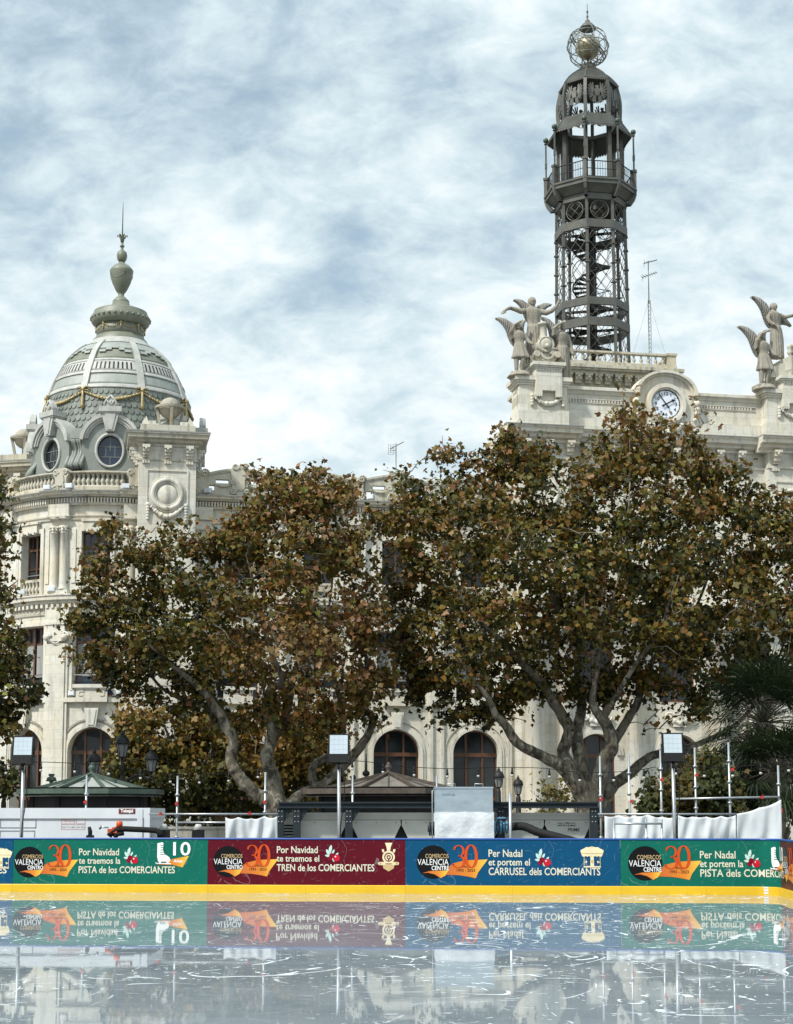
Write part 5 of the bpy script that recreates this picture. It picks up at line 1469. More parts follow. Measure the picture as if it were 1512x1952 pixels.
    for (sg, sc, rot, yoff) in wings:
        wb = MB(X)
        lead = [(.03, -.02), (.07, .10), (.16, .22), (.28, .30), (.40, .325), (.46, .32)]
        trail = [(.03, -.22), (.09, -.20), (.145, -.135), (.185, -.05), (.21, .02), (.25, .11), (.29, .17), (.34, .225), (.39, .27), (.46, .305)]
        c_, s_ = math.cos(R(rot)), math.sin(R(rot))
        def Q(x, z): x *= sc; z *= sc; return (sg * (x * c_ - z * s_), yoff + .10 * x, .76 + (x * s_ + z * c_))
        out = []
        for p in lead: out.append(p)
        tr = trail[::-1]
        for i in range(len(tr) - 1):
            p, q = tr[i], tr[i + 1]; dx, dz = q[0] - p[0], q[1] - p[1]; L_ = math.hypot(dx, dz); nx, nz = -dz / L_, dx / L_
            if nx < 0: nx, nz = -nx, -nz
            for j in range(3):
                for t, b_ in ((.05, .0), (.5, .022), (.95, .004)):
                    u = (j + t) / 3; out.append((p[0] + dx * u + nx * b_, p[1] + dz * u + nz * b_ * .4 - b_ * .3))
        out.append(trail[0])
        th = .022
        vs = [Vector(Q(x, z)) for x, z in out]; nn = len(vs)
        wb.add([p + Vector((0, th, 0)) for p in vs] + [p - Vector((0, th, 0)) for p in vs], [tuple(range(nn)), tuple(range(nn, 2 * nn))[::-1]] + [(i, (i + 1) % nn, (i + 1) % nn + nn, i + nn) for i in range(nn)])
        wb.tube([Vector(Q(*p)) for p in lead], [.034, .036, .032, .026, .02, .012], 8)
        for i in range(14):
            t = i / 13; k = t * (len(lead) - 1); j = min(int(k), len(lead) - 2); u = k - j
            p = Vector(lead[j]).lerp(Vector(lead[j + 1]), u); k2 = t * (len(trail) - 1); j2 = min(int(k2), len(trail) - 2); q = Vector(trail[j2]).lerp(Vector(trail[j2 + 1]), k2 - j2)
            for yy in (-th, th): wb.tube([Vector(Q(*p)) + Vector((0, yy, 0)), Vector(Q(*p.lerp(q, .6))) + Vector((0, yy * 1.2, 0)), Vector(Q(*q)) + Vector((0, yy * .8, 0))], [.012, .012, .006], 5)
        wb.build('wing', M['stone_wing'], fig)
    return fig
def bs(px, off): return LS(px, off, 655)
def hz(py, off, z): return LZ(1000, py, off) - z
grp = [None, None]
# -- group over the left pier: three figures round a carved locomotive
cxp, zpl_, zpc_, pa, pb = PLINTH[0]
g1 = thing('statue_group', 'carved stone group of three winged women around a locomotive, left of the iron tower', 'sculpture', BM @ Vector((cxp, -OC + .9, zpc_)), BETA)
oL = OC - .25
xl = bs(990, oL); HL = LZ(990, 614, oL) - (zpc_ + .22)
mb = BB(); mb.lathe((xl, -oL, zpc_), [(.62, 0), (.55, .1), (.42, .25)], 9); mb.build('plinth_rock', M['stone_statue'], g1)
figure(g1, (xl, -oL, zpc_ + .18), HL, [[(-.10, 0, .79), (-.16, -.02, .68), (-.17, -.05, .80), (-.10, -.07, .94), (-.02, -.08, .985), (.0, -.09, .995)], [(.10, 0, .79), (.15, .0, .68), (.20, -.04, .60), (.24, -.06, .58)]],
       [(-1, 1.0, 4, .05), (1, .62, 32, .07)], turn=-6, tunic=True, seed=2, sway=.025)
oC = OC - 1.0
xc_ = bs(1018, oC); zc_b = zpl_ + .25; HC = LZ(1018, 566.5, oC) - zc_b
mb = BB(); mb.lathe((xc_, -oC, zpl_ - .02), [(.62, 0), (.5, .16), (.4, .3)], 9); mb.build('plinth_rock', M['stone_statue'], g1)
figure(g1, (xc_, -oC, zc_b), HC, [[(-.10, 0, .79), (-.20, -.03, .77), (-.28, -.05, .79), (-.36, -.07, .80), (-.42, -.09, .77), (-.44, -.09, .75)], [(.10, 0, .79), (.18, -.03, .76), (.26, -.05, .79), (.32, -.06, .85), (.35, -.07, .90)]],
       [(-1, .62, 4, .07), (1, .58, -4, .07)], turn=-4, seed=5)
oR = OC - .05
xr = bs(1073, oR); HR = LZ(1073, 613, oR) - zpc_ - .05
figure(g1, (xr, -oR + .1, zpc_ + .02), HR, [[(-.10, 0, .79), (-.19, -.03, .76), (-.20, -.06, .86), (-.12, -.08, .93), (-.05, -.09, .97)], [(.10, 0, .79), (.15, .0, .66), (.17, -.03, .52), (.18, -.05, .46)]],
       [(-1, .85, 10, .10)], turn=14, seed=9)
# locomotive
lx = bs(1041, OC + .1); lz = LZ(1041, 657, OC + .1); LR = .40
mb = BB()
My = Matrix.Rotation(PI / 2, 4, 'X')
yl = -OC - .15
mb.lathe((lx, yl, lz), [(LR, -1.7), (LR, 0), (LR * .97, .05), (LR * .86, .07), (LR * .84, .05), (LR * .62, .06), (LR * .58, .09), (LR * .35, .11), (.02, .12)], 30, M=My)
mb.lathe((lx - .05, yl + .3, lz + LR * .8), [(.24, 0), (.20, .1), (.17, .25), (.16, .62), (.22, .68), (.27, .72), (.27, .80), (.18, .84)], 18)
mb.ball((lx, yl - .12, lz - .12), .13, 10, 8); mb.ball((lx, yl + .9, lz + LR), .22, 10, 8)
mb.bb(lx - .62, lx + .62, yl + .05, yl + .25, lz - .62, lz - .42)
for sg in (-1, 1): mb.lathe((lx + sg * .5, yl + .05, lz - .52), [(.14, 0), (.14, .16), (.17, .18), (.15, .26)], 12, M=My)
# bowl shaped front apron
n = 18
for j in range(3):
    r0, r1 = .56 - .1 * j, .56 - .1 * (j + 1)
    archivolt(mb, flat(OC), lx, lz - .46, r1, r0, -.05, .22 + .06 * j, 18, PI, 2 * PI, .88)
mb.bb(lx - .72, lx + .72, yl + .28, yl + 2.0, zpl_, lz - .5)
for sg in (-1, 1):
    for k in range(3):
        mb.tube([(lx + sg * .74, yl + .7 + k * .55 + .24 * math.cos(2 * PI * i / 14), zpl_ + .28 + .24 * math.sin(2 * PI * i / 14)) for i in range(14)], .05, 6, closed=True)
    mb.bb(lx + sg * .70, lx + sg * .78, yl + .4, yl + 2.0, zpl_ + .02, zpl_ + .08)
mb.build('locomotive', M['stone_warm'], g1)

# -- group over the right pier: figures round a ship's prow
cxp, zpl_, zpc_, pa, pb = PLINTH[1]
g2 = thing('statue_group', "carved stone group of winged women around a ship's prow, right of the clock", 'sculpture', BM @ Vector((cxp, -OC + .9, zpc_)), BETA)
xl2 = bs(1455, oL); HL2 = LZ(1455, 634, oL) - (zpc_ + .18)
mb = BB(); mb.lathe((xl2, -oL, zpc_), [(.62, 0), (.55, .1), (.42, .25)], 9); mb.build('plinth_rock', M['stone_statue'], g2)
figure(g2, (xl2, -oL, zpc_ + .18), HL2, [[(-.10, 0, .79), (-.17, -.02, .70), (-.16, -.05, .82), (-.08, -.07, .95), (.0, -.08, .985), (.05, -.09, 1.01)], [(.10, 0, .79), (.15, .0, .68), (.20, -.04, .60), (.24, -.06, .58)]],
       [(-1, 1.0, 2, .05), (1, .62, 34, .07)], turn=8, tunic=True, seed=12, sway=.03)
zc2 = LZ(1480, 683, oC); xc2 = bs(1479, oC); HC2 = LZ(1479, 578, oC) - zc2
figure(g2, (xc2, -oC, zc2), HC2, [[(-.10, 0, .79), (-.16, -.0, .70), (-.15, -.04, .62), (-.11, -.08, .58)], [(.10, 0, .79), (.20, -.03, .76), (.28, -.05, .79), (.36, -.07, .81), (.42, -.08, .82)]],
       [(-1, .96, 2, .06), (1, .8, -46, .07)], turn=16, seed=15)
mb = BB()                                   # hull, anchor and lantern column
lx2 = cxp + .25; ys = [(-OC - .1, .06, .95), (-OC + .3, .42, .80), (-OC + .9, .70, .62), (-OC + 1.8, .78, .72)]
vs = []; fs = []; sec = 7
for (y, hw, top) in ys:
    for i in range(sec):
        a = PI * i / (sec - 1); vs.append((lx2 - .25 + -hw * 1.25 * math.cos(a), y, zpl_ + top * 1.15 * (1 - math.sin(a) ** .7) + .0))
for j in range(len(ys) - 1):
    for i in range(sec - 1): fs.append((j * sec + i, j * sec + i + 1, (j + 1) * sec + i + 1, (j + 1) * sec + i))
    fs.append((j * sec, (j + 1) * sec, (j + 1) * sec + sec - 1, j * sec + sec - 1))
fs.append(tuple(range(sec))); fs.append(tuple((len(ys) - 1) * sec + i for i in range(sec))[::-1])
mb.add(vs, fs)
mb.prism([(lx2 - 1.35, zpl_ + .02), (lx2 + .9, zpl_ + .02), (lx2 + .9, zpl_ + 1.25), (lx2 + .1, zpl_ + 1.02), (lx2 - .55, zpl_ + .72), (lx2 - 1.15, zpl_ + .55)], -OC + .15, -OC + 1.3, lambda x, y, z: (x, y, z))
mb.tube([(lx2 + .15, -OC - .02, zpl_ + .9), (lx2 - .05, -OC - .06, zpl_ + .6), (lx2 + .1, -OC - .06, zpl_ + .42), (lx2 + .35, -OC - .06, zpl_ + .4)], .06, 6)
lc = bs(1509, OC); mb.lathe((lc, -OC + .1, zpl_), [(.16, 0), (.13, .1), (.12, 1.15), (.15, 1.2), (.20, 1.3), (.14, 1.36), (.17, 1.5), (.2, 1.62), (.05, 1.7)], 14)
mb.build('ship_prow', M['stone_warm'], g2)
xr2 = lc + 1.35
figure(g2, (xr2, -oR + .1, zpc_ + .02), HR, [[(-.10, 0, .79), (-.19, -.03, .76), (-.20, -.06, .86), (-.12, -.08, .93)], [(.10, 0, .79), (.15, .0, .66), (.17, -.03, .52), (.18, -.05, .46)]], [(1, .85, 10, .10)], turn=-10, seed=19)

# ---------------------------------------------------------------- aerials on the roofs, floodlights on the ledges
p0 = W(1239, 662, 81.5); zr_ = zc_top
am = thing('antenna_mast', 'tall thin lattice aerial mast to the right of the iron tower', 'antenna', (p0.x, p0.y, zr_))
mb = MB(); ztop = ZY(497, 81.5); zmid_ = ZY(572, 81.5)
for k in range(3):
    a = k * 2 * PI / 3; d = Vector((math.cos(a), math.sin(a), 0)) * .085; mb.tube([p0.xy.to_3d() + d + Vector((0, 0, zr_)), p0.xy.to_3d() + d + Vector((0, 0, zmid_))], .018, 4)
n = 40
for i in range(n):
    z = zr_ + (zmid_ - zr_) * i / n; dz = (zmid_ - zr_) / n
    for k in range(3):
        a, b = k * 2 * PI / 3, (k + 1) * 2 * PI / 3
        mb.tube([p0.xy.to_3d() + Vector((math.cos(a) * .085, math.sin(a) * .085, z)), p0.xy.to_3d() + Vector((math.cos(b) * .085, math.sin(b) * .085, z + dz))], .010, 3)
mb.tube([p0.xy.to_3d() + Vector((0, 0, zmid_ - .2)), p0.xy.to_3d() + Vector((0, 0, ztop))], .028, 6)
mb.build('mast', M['wire'], am)
def yagi(parent, c, dirv, ln, nel, hw, mat_='wire'):
    mb = MB(); d = Vector(dirv).normalized(); e = d.cross(Vector((0, 0, 1))).normalized()
    mb.tube([c - d * ln / 2, c + d * ln / 2], .022, 4)
    for i in range(nel):
        p = c + d * ln * (i / (nel - 1) - .5); w = hw * (1 - .35 * i / (nel - 1)); mb.tube([p - e * w, p + e * w], .012, 4)
    mb.tube([c - d * ln * .5 + Vector((0, 0, -.2)), c - d * ln * .5 + Vector((0, 0, .2))], .012, 4)
    mb.build('yagi_antenna', M[mat_], parent)
yagi(am, Vector((p0.x + .12, p0.y, ztop - .05)), (1, .25, .32), .75, 9, .18); yagi(am, Vector((p0.x + .05, p0.y, ZY(524, 81.5))), (1, -.5, .2), .8, 7, .28)
for sx in (-1, 1):
    mb = MB(); mb.tube([Vector((p0.x, p0.y, zmid_)), Vector((p0.x + sx * 2.6, p0.y + .8, zr_ + .2))], .007, 3); mb.build('guy_wire', M['wire'], am)
p1 = W(755, 905, 79.0)
a2 = thing('antenna_mast', 'small television aerial on the wing roof, left of the big tree top', 'antenna', (p1.x, p1.y, zl['cor_t'] - .1))
mb = MB(); mb.tube([Vector((p1.x, p1.y, zl['cor_t'] - .1)), Vector((p1.x, p1.y, ZY(845, 79)))], .03, 6); mb.build('mast', M['wire'], a2)
yagi(a2, Vector((p1.x + .05, p1.y, ZY(849, 79))), (1, .1, .55), .75, 8, .2); mb = MB()
c = Vector((p1.x - .25, p1.y, ZY(855, 79)))
for i in range(6): mb.tube([c + Vector((-.14, 0, -.3 + .1 * i)), c + Vector((.14, .05, -.3 + .1 * i))], .009, 4)
for x in (-.14, .14): mb.tube([c + Vector((x, 0, -.32)), c + Vector((x, 0, .26))], .012, 4)
mb.tube([c + Vector((0, 0, -.1)), Vector((p1.x, p1.y, c.z - .1))], .016, 4)
mb.build('grid_reflector', M['wire'], a2)
sl = [(90, 936, 'bay2', 'leftmost white floodlight on the dome terrace ledge'), (133, 934, 'bay2', 'white floodlight on the dome terrace ledge under the carved post'), (240, 933, 'bay2', 'white floodlight on the dome terrace ledge beside the tall pier'),
      (397, 938, 'wing', 'white floodlight on the wing ledge just right of the tall pier'), (41, 1127, 'bay1', 'white floodlight under the upper window at the far left'), (99, 1121, 'bay1', 'white floodlight at the foot of the double columns'),
      (138, 1329, 'low', 'white floodlight left of the balcony pedestal over the arch'), (222, 1329, 'low', 'white floodlight right of the balcony pedestal over the arch'), (707, 955, 'wing', 'white floodlight on the wing ledge between the two big tree crowns')]
for px, py, w_, lab in sl:
    if w_ == 'wing': s_, z = LS(px, .3, py), zl['cor_t'] + .05; p = BM @ Vector((s_, -.3, z))
    else:
        rr = RB + {'bay2': .35, 'bay1': .28, 'low': .12}[w_]
        # meet the ray's column with the bay circle
        o = GX(px, 1.0, py); d = Vector((o.x, 1.0)).normalized(); c2 = (BM @ CB).xy; b_ = d.dot(c2); disc = rr * rr - (c2.length_squared - b_ * b_); t = b_ - math.sqrt(max(disc, 0))
        z = {'bay2': zl['cor_t'] + .07, 'bay1': zl['cor1_t'] + .05, 'low': zl['sill2'] - .42}[w_]; p = Vector((d.x * t, d.y * t, z))
    t_ = thing('spotlight', lab, 'floodlight', p, R(random.uniform(-30, 30)), 'small floodlights on the building ledges')
    mb = MB(world_of(t_)); mb.box((0, 0, .20), (.34, .2, .22)); mb.box((0, -.11, .20), (.28, .02, .17)); mb.build('housing', M['white_paint'], t_)
    mb = MB(world_of(t_)); mb.tube([(-.19, 0, .2), (-.19, 0, .0), (.19, 0, 0), (.19, 0, .2)], .018, 4); mb.build('bracket', M['galv'], t_)
# ---------------------------------------------------------------- trees
rngn = np.random.default_rng(11)
def leaf_mat(name, stops, trans=.22, rough=.55):
    m = bpy.data.materials.new(name); m.use_nodes = True; nt = m.node_tree; N = nt.nodes; L = nt.links
    p = N['Principled BSDF']; p.inputs['Roughness'].default_value = rough; p.inputs['Specular IOR Level'].default_value = .3
    at = N.new('ShaderNodeAttribute'); at.attribute_name = 'tint'
    r = N.new('ShaderNodeValToRGB'); e = r.color_ramp.elements
    e[0].position, e[0].color = stops[0][0], (*stops[0][1], 1); e[1].position, e[1].color = stops[-1][0], (*stops[-1][1], 1)
    for q, c in stops[1:-1]:
        x = e.new(q); x.color = (*c, 1)
    L.new(at.outputs['Fac'], r.inputs[0]); L.new(r.outputs[0], p.inputs['Base Color'])
    t = N.new('ShaderNodeBsdfTranslucent'); L.new(r.outputs[0], t.inputs[0])
    mx = N.new('ShaderNodeMixShader'); mx.inputs[0].default_value = trans
    L.new(p.outputs[0], mx.inputs[1]); L.new(t.outputs[0], mx.inputs[2]); L.new(mx.outputs[0], N['Material Output'].inputs[0])
    return m
LEAF = leaf_mat('autumn_plane_leaves', [(0, (.010, .015, .003)), (.2, (.042, .048, .007)), (.42, (.112, .092, .013)), (.6, (.165, .092, .013)), (.75, (.140, .056, .017)), (.88, (.28, .17, .085)), (.97, (.17, .20, .03)), (1, (.32, .30, .05))])
LEAF2 = leaf_mat('golden_autumn_leaves', [(0, (.045, .05, .012)), (.3, (.09, .085, .018)), (.6, (.17, .115, .02)), (.85, (.21, .10, .02)), (1, (.26, .20, .03))])
LEAF3 = leaf_mat('shrub_leaves', [(0, (.025, .035, .008)), (.4, (.055, .06, .012)), (.75, (.10, .06, .015)), (1, (.16, .16, .035))])
PALM = leaf_mat('palm_fronds', [(0, (.008, .013, .005)), (.5, (.018, .030, .012)), (1, (.045, .065, .024))], trans=.15, rough=.45)

def bark_mat(name, a, b, c):
    m = bpy.data.materials.new(name); m.use_nodes = True; nt = m.node_tree; N = nt.nodes; L = nt.links; p = N['Principled BSDF']; p.inputs['Roughness'].default_value = .85
    tc = N.new('ShaderNodeTexCoord'); n = N.new('ShaderNodeTexNoise'); n.inputs['Scale'].default_value = 4.6; n.inputs['Detail'].default_value = 5; n.inputs['Distortion'].default_value = .9
    mp = N.new('ShaderNodeMapping'); mp.inputs['Scale'].default_value = (1, 1, .55); L.new(tc.outputs['Object'], mp.inputs[0]); L.new(mp.outputs[0], n.inputs['Vector'])
    r = N.new('ShaderNodeValToRGB'); r.color_ramp.interpolation = 'EASE'; e = r.color_ramp.elements
    e[0].position, e[0].color = .40, (*a, 1); e[1].position, e[1].color = .62, (*c, 1); x = e.new(.47); x.color = (*b, 1); x = e.new(.56); x.color = (*b, 1)
    L.new(n.outputs['Fac'], r.inputs[0]); L.new(r.outputs[0], p.inputs['Base Color'])
    n2 = N.new('ShaderNodeTexNoise'); n2.inputs['Scale'].default_value = 14; n2.inputs['Detail'].default_value = 5; L.new(mp.outputs[0], n2.inputs['Vector'])
    bp = N.new('ShaderNodeBump'); bp.inputs['Strength'].default_value = .6; bp.inputs['Distance'].default_value = .04; L.new(n2.outputs['Fac'], bp.inputs['Height']); L.new(bp.outputs[0], p.inputs['Normal'])
    return m
BARK = bark_mat('mottled_plane_bark', (.045, .038, .027), (.135, .118, .086), (.27, .25, .20))
TWIG = mat('twig_bark', (.10, .085, .06), .85, var=(.22, .20, .16), vscale=3)

LV = np.array([(r * math.cos(R(a)), r * math.sin(a * PI / 180)) for a, r in ((270, .34), (306, .70), (335, .62), (8, .98), (24, .84), (48, .62), (72, .90), (90, 1.18), (108, .90), (132, .62), (156, .84), (172, .98), (205, .62), (234, .70))])
SV = np.array([(0, -1), (.45, -.3), (.42, .35), (0, 1.1), (-.42, .35), (-.45, -.3)])
def leaf_mesh(name, C, Nrm, size, tint, m, shape=LV, hang=.5):
    n = len(C); k = len(shape)
    Nrm = Nrm / np.linalg.norm(Nrm, axis=1, keepdims=True)
    ref = rngn.normal(size=(n, 3)) * .7; ref[:, 2] -= hang
    U = ref - Nrm * (ref * Nrm).sum(1, keepdims=True); U /= np.linalg.norm(U, axis=1, keepdims=True)
    V = np.cross(Nrm, U)
    sh = shape
    ax = rngn.uniform(.62, 1.08, n)[:, None]; fold = -rngn.uniform(.0, .75, n)[:, None] * np.abs(sh[None, :, 0]) - rngn.uniform(-.1, .45, n)[:, None] * sh[None, :, 1] ** 2 + .07 * rngn.normal(size=(n, k))
    P = C[:, None, :] + size[:, None, None] * ((sh[None, :, 0] * ax)[:, :, None] * V[:, None, :] + sh[None, :, 1, None] * U[:, None, :] + fold[:, :, None] * Nrm[:, None, :])
    me = bpy.data.meshes.new(name)
    me.vertices.add(n * k); me.vertices.foreach_set('co', P.reshape(-1).astype(np.float32))
    me.loops.add(n * k); me.loops.foreach_set('vertex_index', np.arange(n * k, dtype=np.int32))
    me.polygons.add(n); me.polygons.foreach_set('loop_start', np.arange(0, n * k, k, dtype=np.int32))
    at = me.attributes.new('tint', 'FLOAT', 'POINT'); at.data.foreach_set('value', np.repeat(tint, k).astype(np.float32))
    me.materials.append(m); me.update(calc_edges=True)
    return me
def poly_dist(px, py, poly):
    """signed distance in pixels to a polygon (positive inside)"""
    P = np.array(poly, float); Q = np.roll(P, -1, 0); ins = np.zeros(len(px), bool); best = np.full(len(px), 1e9)
    for (x0, y0), (x1, y1) in zip(P, Q):
        c = ((y0 > py) != (y1 > py)) & (px < (x1 - x0) * (py - y0) / ((y1 - y0) or 1e-9) + x0); ins ^= c
        dx, dy = x1 - x0, y1 - y0; t = np.clip(((px - x0) * dx + (py - y0) * dy) / (dx * dx + dy * dy + 1e-9), 0, 1)
        best = np.minimum(best, np.hypot(px - x0 - t * dx, py - y0 - t * dy))
    return np.where(ins, best, -best)
def W_np(px, py, Y):
    u = (px - CX) / F; v = (CY - py) / F; dy = CT - v * ST; t = Y / dy
    return np.stack([u * t, np.broadcast_to(Y, t.shape), EYE + (ST + v * CT) * t], 1)
def wobble(pts, seed, amp):
    rg = random.Random(seed); return [Vector(p) + Vector((rg.uniform(-amp, amp), rg.uniform(-amp, amp), rg.uniform(-amp, amp))) for p in pts]
def smooth_path(pts, rad, n=4):
    out = []; ro = []
    m = len(pts)
    for i in range(m - 1):
        p0, p1, p2, p3 = pts[max(i - 1, 0)], pts[i], pts[i + 1], pts[min(i + 2, m - 1)]
        for j in range(n):
            t = j / n
            out.append(.5 * ((2 * p1) + (p2 - p0) * t + (2 * p0 - 5 * p1 + 4 * p2 - p3) * t * t + (3 * p1 - p0 - 3 * p2 + p3) * t ** 3)); ro.append(rad[i] + (rad[i + 1] - rad[i]) * t)
    out.append(pts[-1]); ro.append(rad[-1]); return out, ro

def tree(name, label, base_px, Y, limbs, poly, nclump, per, size, m, tintf, thick=4.0, group=None, cat='tree', sigma=.27, holes=(), shape=LV, bark=None, hang=.5, twig=.022, ncl=.0, gz=0.0, thr=.0):
    """limbs: lists of (px, py, radius px, depth offset m); poly: the crown's outline, given its own depth and thickness"""
    b = W(base_px, 1560, Y); base = Vector((b.x, Y, gz)); t = thing(name, label, cat, base, 0, group)
    nodes = []; rads = []
    mb = MB()
    for li, lb in enumerate(limbs):
        pts = [W(x, y, Y + d) for x, y, r, d in lb]; rd = [r * .86 * Y / F for x, y, r, d in lb]
        pts, rd = smooth_path(pts, rd, 5)
        rg = random.Random(li)
        pts = [p + Vector((rg.uniform(-1, 1), rg.uniform(-1, 1), rg.uniform(-1, 1))) * r * .09 for p, r in zip(pts, rd)]
        rd = [r * rg.uniform(.96, 1.05) for r in rd]
        mb.tube(pts, rd, 14); nodes += pts; rads += rd
    big = mesh_union(mb, 'trunk', bark or BARK, .05, t) if bark is None else mb.build('trunk', bark, t)
    if bark is None: bm_ = big
    # clumps of leaves
    P = np.array(poly, float); x0, y0 = P.min(0); x1, y1 = P.max(0)
    cl = []
    tries = 0
    while len(cl) < nclump and tries < 60:
        tries += 1
        qx = rngn.uniform(x0, x1, nclump); qy = rngn.uniform(y0, y1, nclump); d = poly_dist(qx, qy, poly) * Y / F
        for i in np.nonzero(d > np.where(rngn.random(nclump) < .16, -.38, sigma * .45))[0]:
            if len(cl) >= nclump: break
            if any((qx[i] - hx) ** 2 / (rx * rx) + (qy[i] - hy) ** 2 / (ry * ry) < 1 for hx, hy, rx, ry in holes): continue
            h = min(thick, .35 + 1.15 * max(0, d[i])); dep = rngn.uniform(-h, h)
            if noise.noise(Vector((qx[i] * .022, qy[i] * .022, dep * .45 + Y))) < thr - .02 + .05 * min(1, max(0, (qy[i] - 1120) / 150)) * (big is not None and Y < 56) and rngn.random() < .9: continue
            cl.append((qx[i], qy[i], dep))
    cl = np.array(cl)
    CP = W_np(cl[:, 0], cl[:, 1], Y + cl[:, 2])
    # twigs from the nearest wood to every clump
    nd = [np.array(p) for p in nodes]; order = np.argsort([min(np.linalg.norm(np.array(p) - c) for p in nodes[::3]) for c in CP])
    arr = np.array(nd); tw = MB(); rr = np.array(rads)
    lst = [arr]
    for ii in order:
        c = CP[ii]; A = np.concatenate(lst) if len(lst) > 1 else lst[0]
        if len(lst) > 40: lst = [A]
        dd = np.linalg.norm((A - c) * np.array([1, 1, 1.0]), axis=1) + np.maximum(0, A[:, 2] - c[2]) * .8
        j = int(np.argmin(dd)); s_ = Vector(A[j]); e = Vector(c); L_ = (e - s_).length
        if L_ < .05: continue
        mid = s_.lerp(e, .5) + Vector((random.uniform(-1, 1), random.uniform(-1, 1), random.uniform(.0, 1))) * L_ * .16
        q1 = s_.lerp(mid, .55) + Vector((random.uniform(-1, 1), random.uniform(-1, 1), random.uniform(-1, 1))) * L_ * .05
        r0 = min(.05, twig * (.7 + .45 * L_))
        tw.tube([s_, q1, mid, e], [r0, r0 * .8, r0 * .62, r0 * .35], 5)
        lst.append(np.array([tuple(q1), tuple(mid), tuple(mid.lerp(e, .6))]))
    tw.build('branch', TWIG, t)
    # leaves
    cd = poly_dist(cl[:, 0], cl[:, 1], poly) * Y / F; k = rngn.poisson(per * np.clip(.45 + .9 * (cd + .3), .35, 1.0) * rngn.choice([.5, .8, 1, 1.25], len(CP))); idx = np.repeat(np.arange(len(CP)), k)
    off = rngn.normal(size=(len(idx), 3)) * sigma * rngn.uniform(.6, 1.25, len(CP))[idx][:, None]; off[:, 2] *= .75; off[:, 2] -= .05
    C = CP[idx] + off
    pxl = CX + F * C[:, 0] / (CT * C[:, 1] + ST * (C[:, 2] - EYE)) ; pyl = CY - F * (CT * (C[:, 2] - EYE) - ST * C[:, 1]) / (CT * C[:, 1] + ST * (C[:, 2] - EYE))
    dl = poly_dist(pxl, pyl, poly); keep = dl > -12 - 22 * (rngn.random(len(dl)) < .25)
    for hx, hy, rx, ry in holes: keep &= ((pxl - hx) ** 2 / (rx * rx) + (pyl - hy) ** 2 / (ry * ry) > .72)
    C = C[keep]; off = off[keep]; idx = idx[keep]; n = len(C)
    cen = CP.mean(0)
    Nrm = rngn.normal(size=(n, 3)) + off / sigma * .35 + np.array([0, -.25, .55])
    sz = size * rngn.choice([.45, .7, .9, 1.05, 1.2], n) * rngn.uniform(.9, 1.1, n)
    ct = rngn.normal(size=len(CP)) * .10
    tint = np.clip(tintf(pxl[keep], pyl[keep]) + ct[idx] * 1.3 + rngn.normal(size=n) * .20, 0, .90)
    rare = rngn.random(n); tint = np.where(rare < .012, rngn.uniform(.93, 1, n), tint)
    me = leaf_mesh('crown', C - np.array(base), Nrm, sz, tint, m, shape, hang)
    o = bpy.data.objects.new('crown', me); col.objects.link(o); o.parent = t
    return t

def tint_left(px, py):
    red = np.exp(-((px - 590) / 150) ** 2 - ((py - 1230) / 110) ** 2); grn = np.exp(-((px - 330) / 170) ** 2 - ((py - 1230) / 140) ** 2)
    top = np.clip((1050 - py) / 200, 0, 1)
    return .46 + .38 * red - .19 * grn + .12 * top + .06 * np.exp(-((px - 700) / 80) ** 2)
def tint_right(px, py):
    top = np.clip((1000 - py) / 250, 0, 1); grn = np.exp(-((px - 1300) / 250) ** 2 - ((py - 1050) / 120) ** 2)
    return .40 + .18 * top - .08 * grn - .06 * np.clip((py - 1150) / 200, 0, 1)

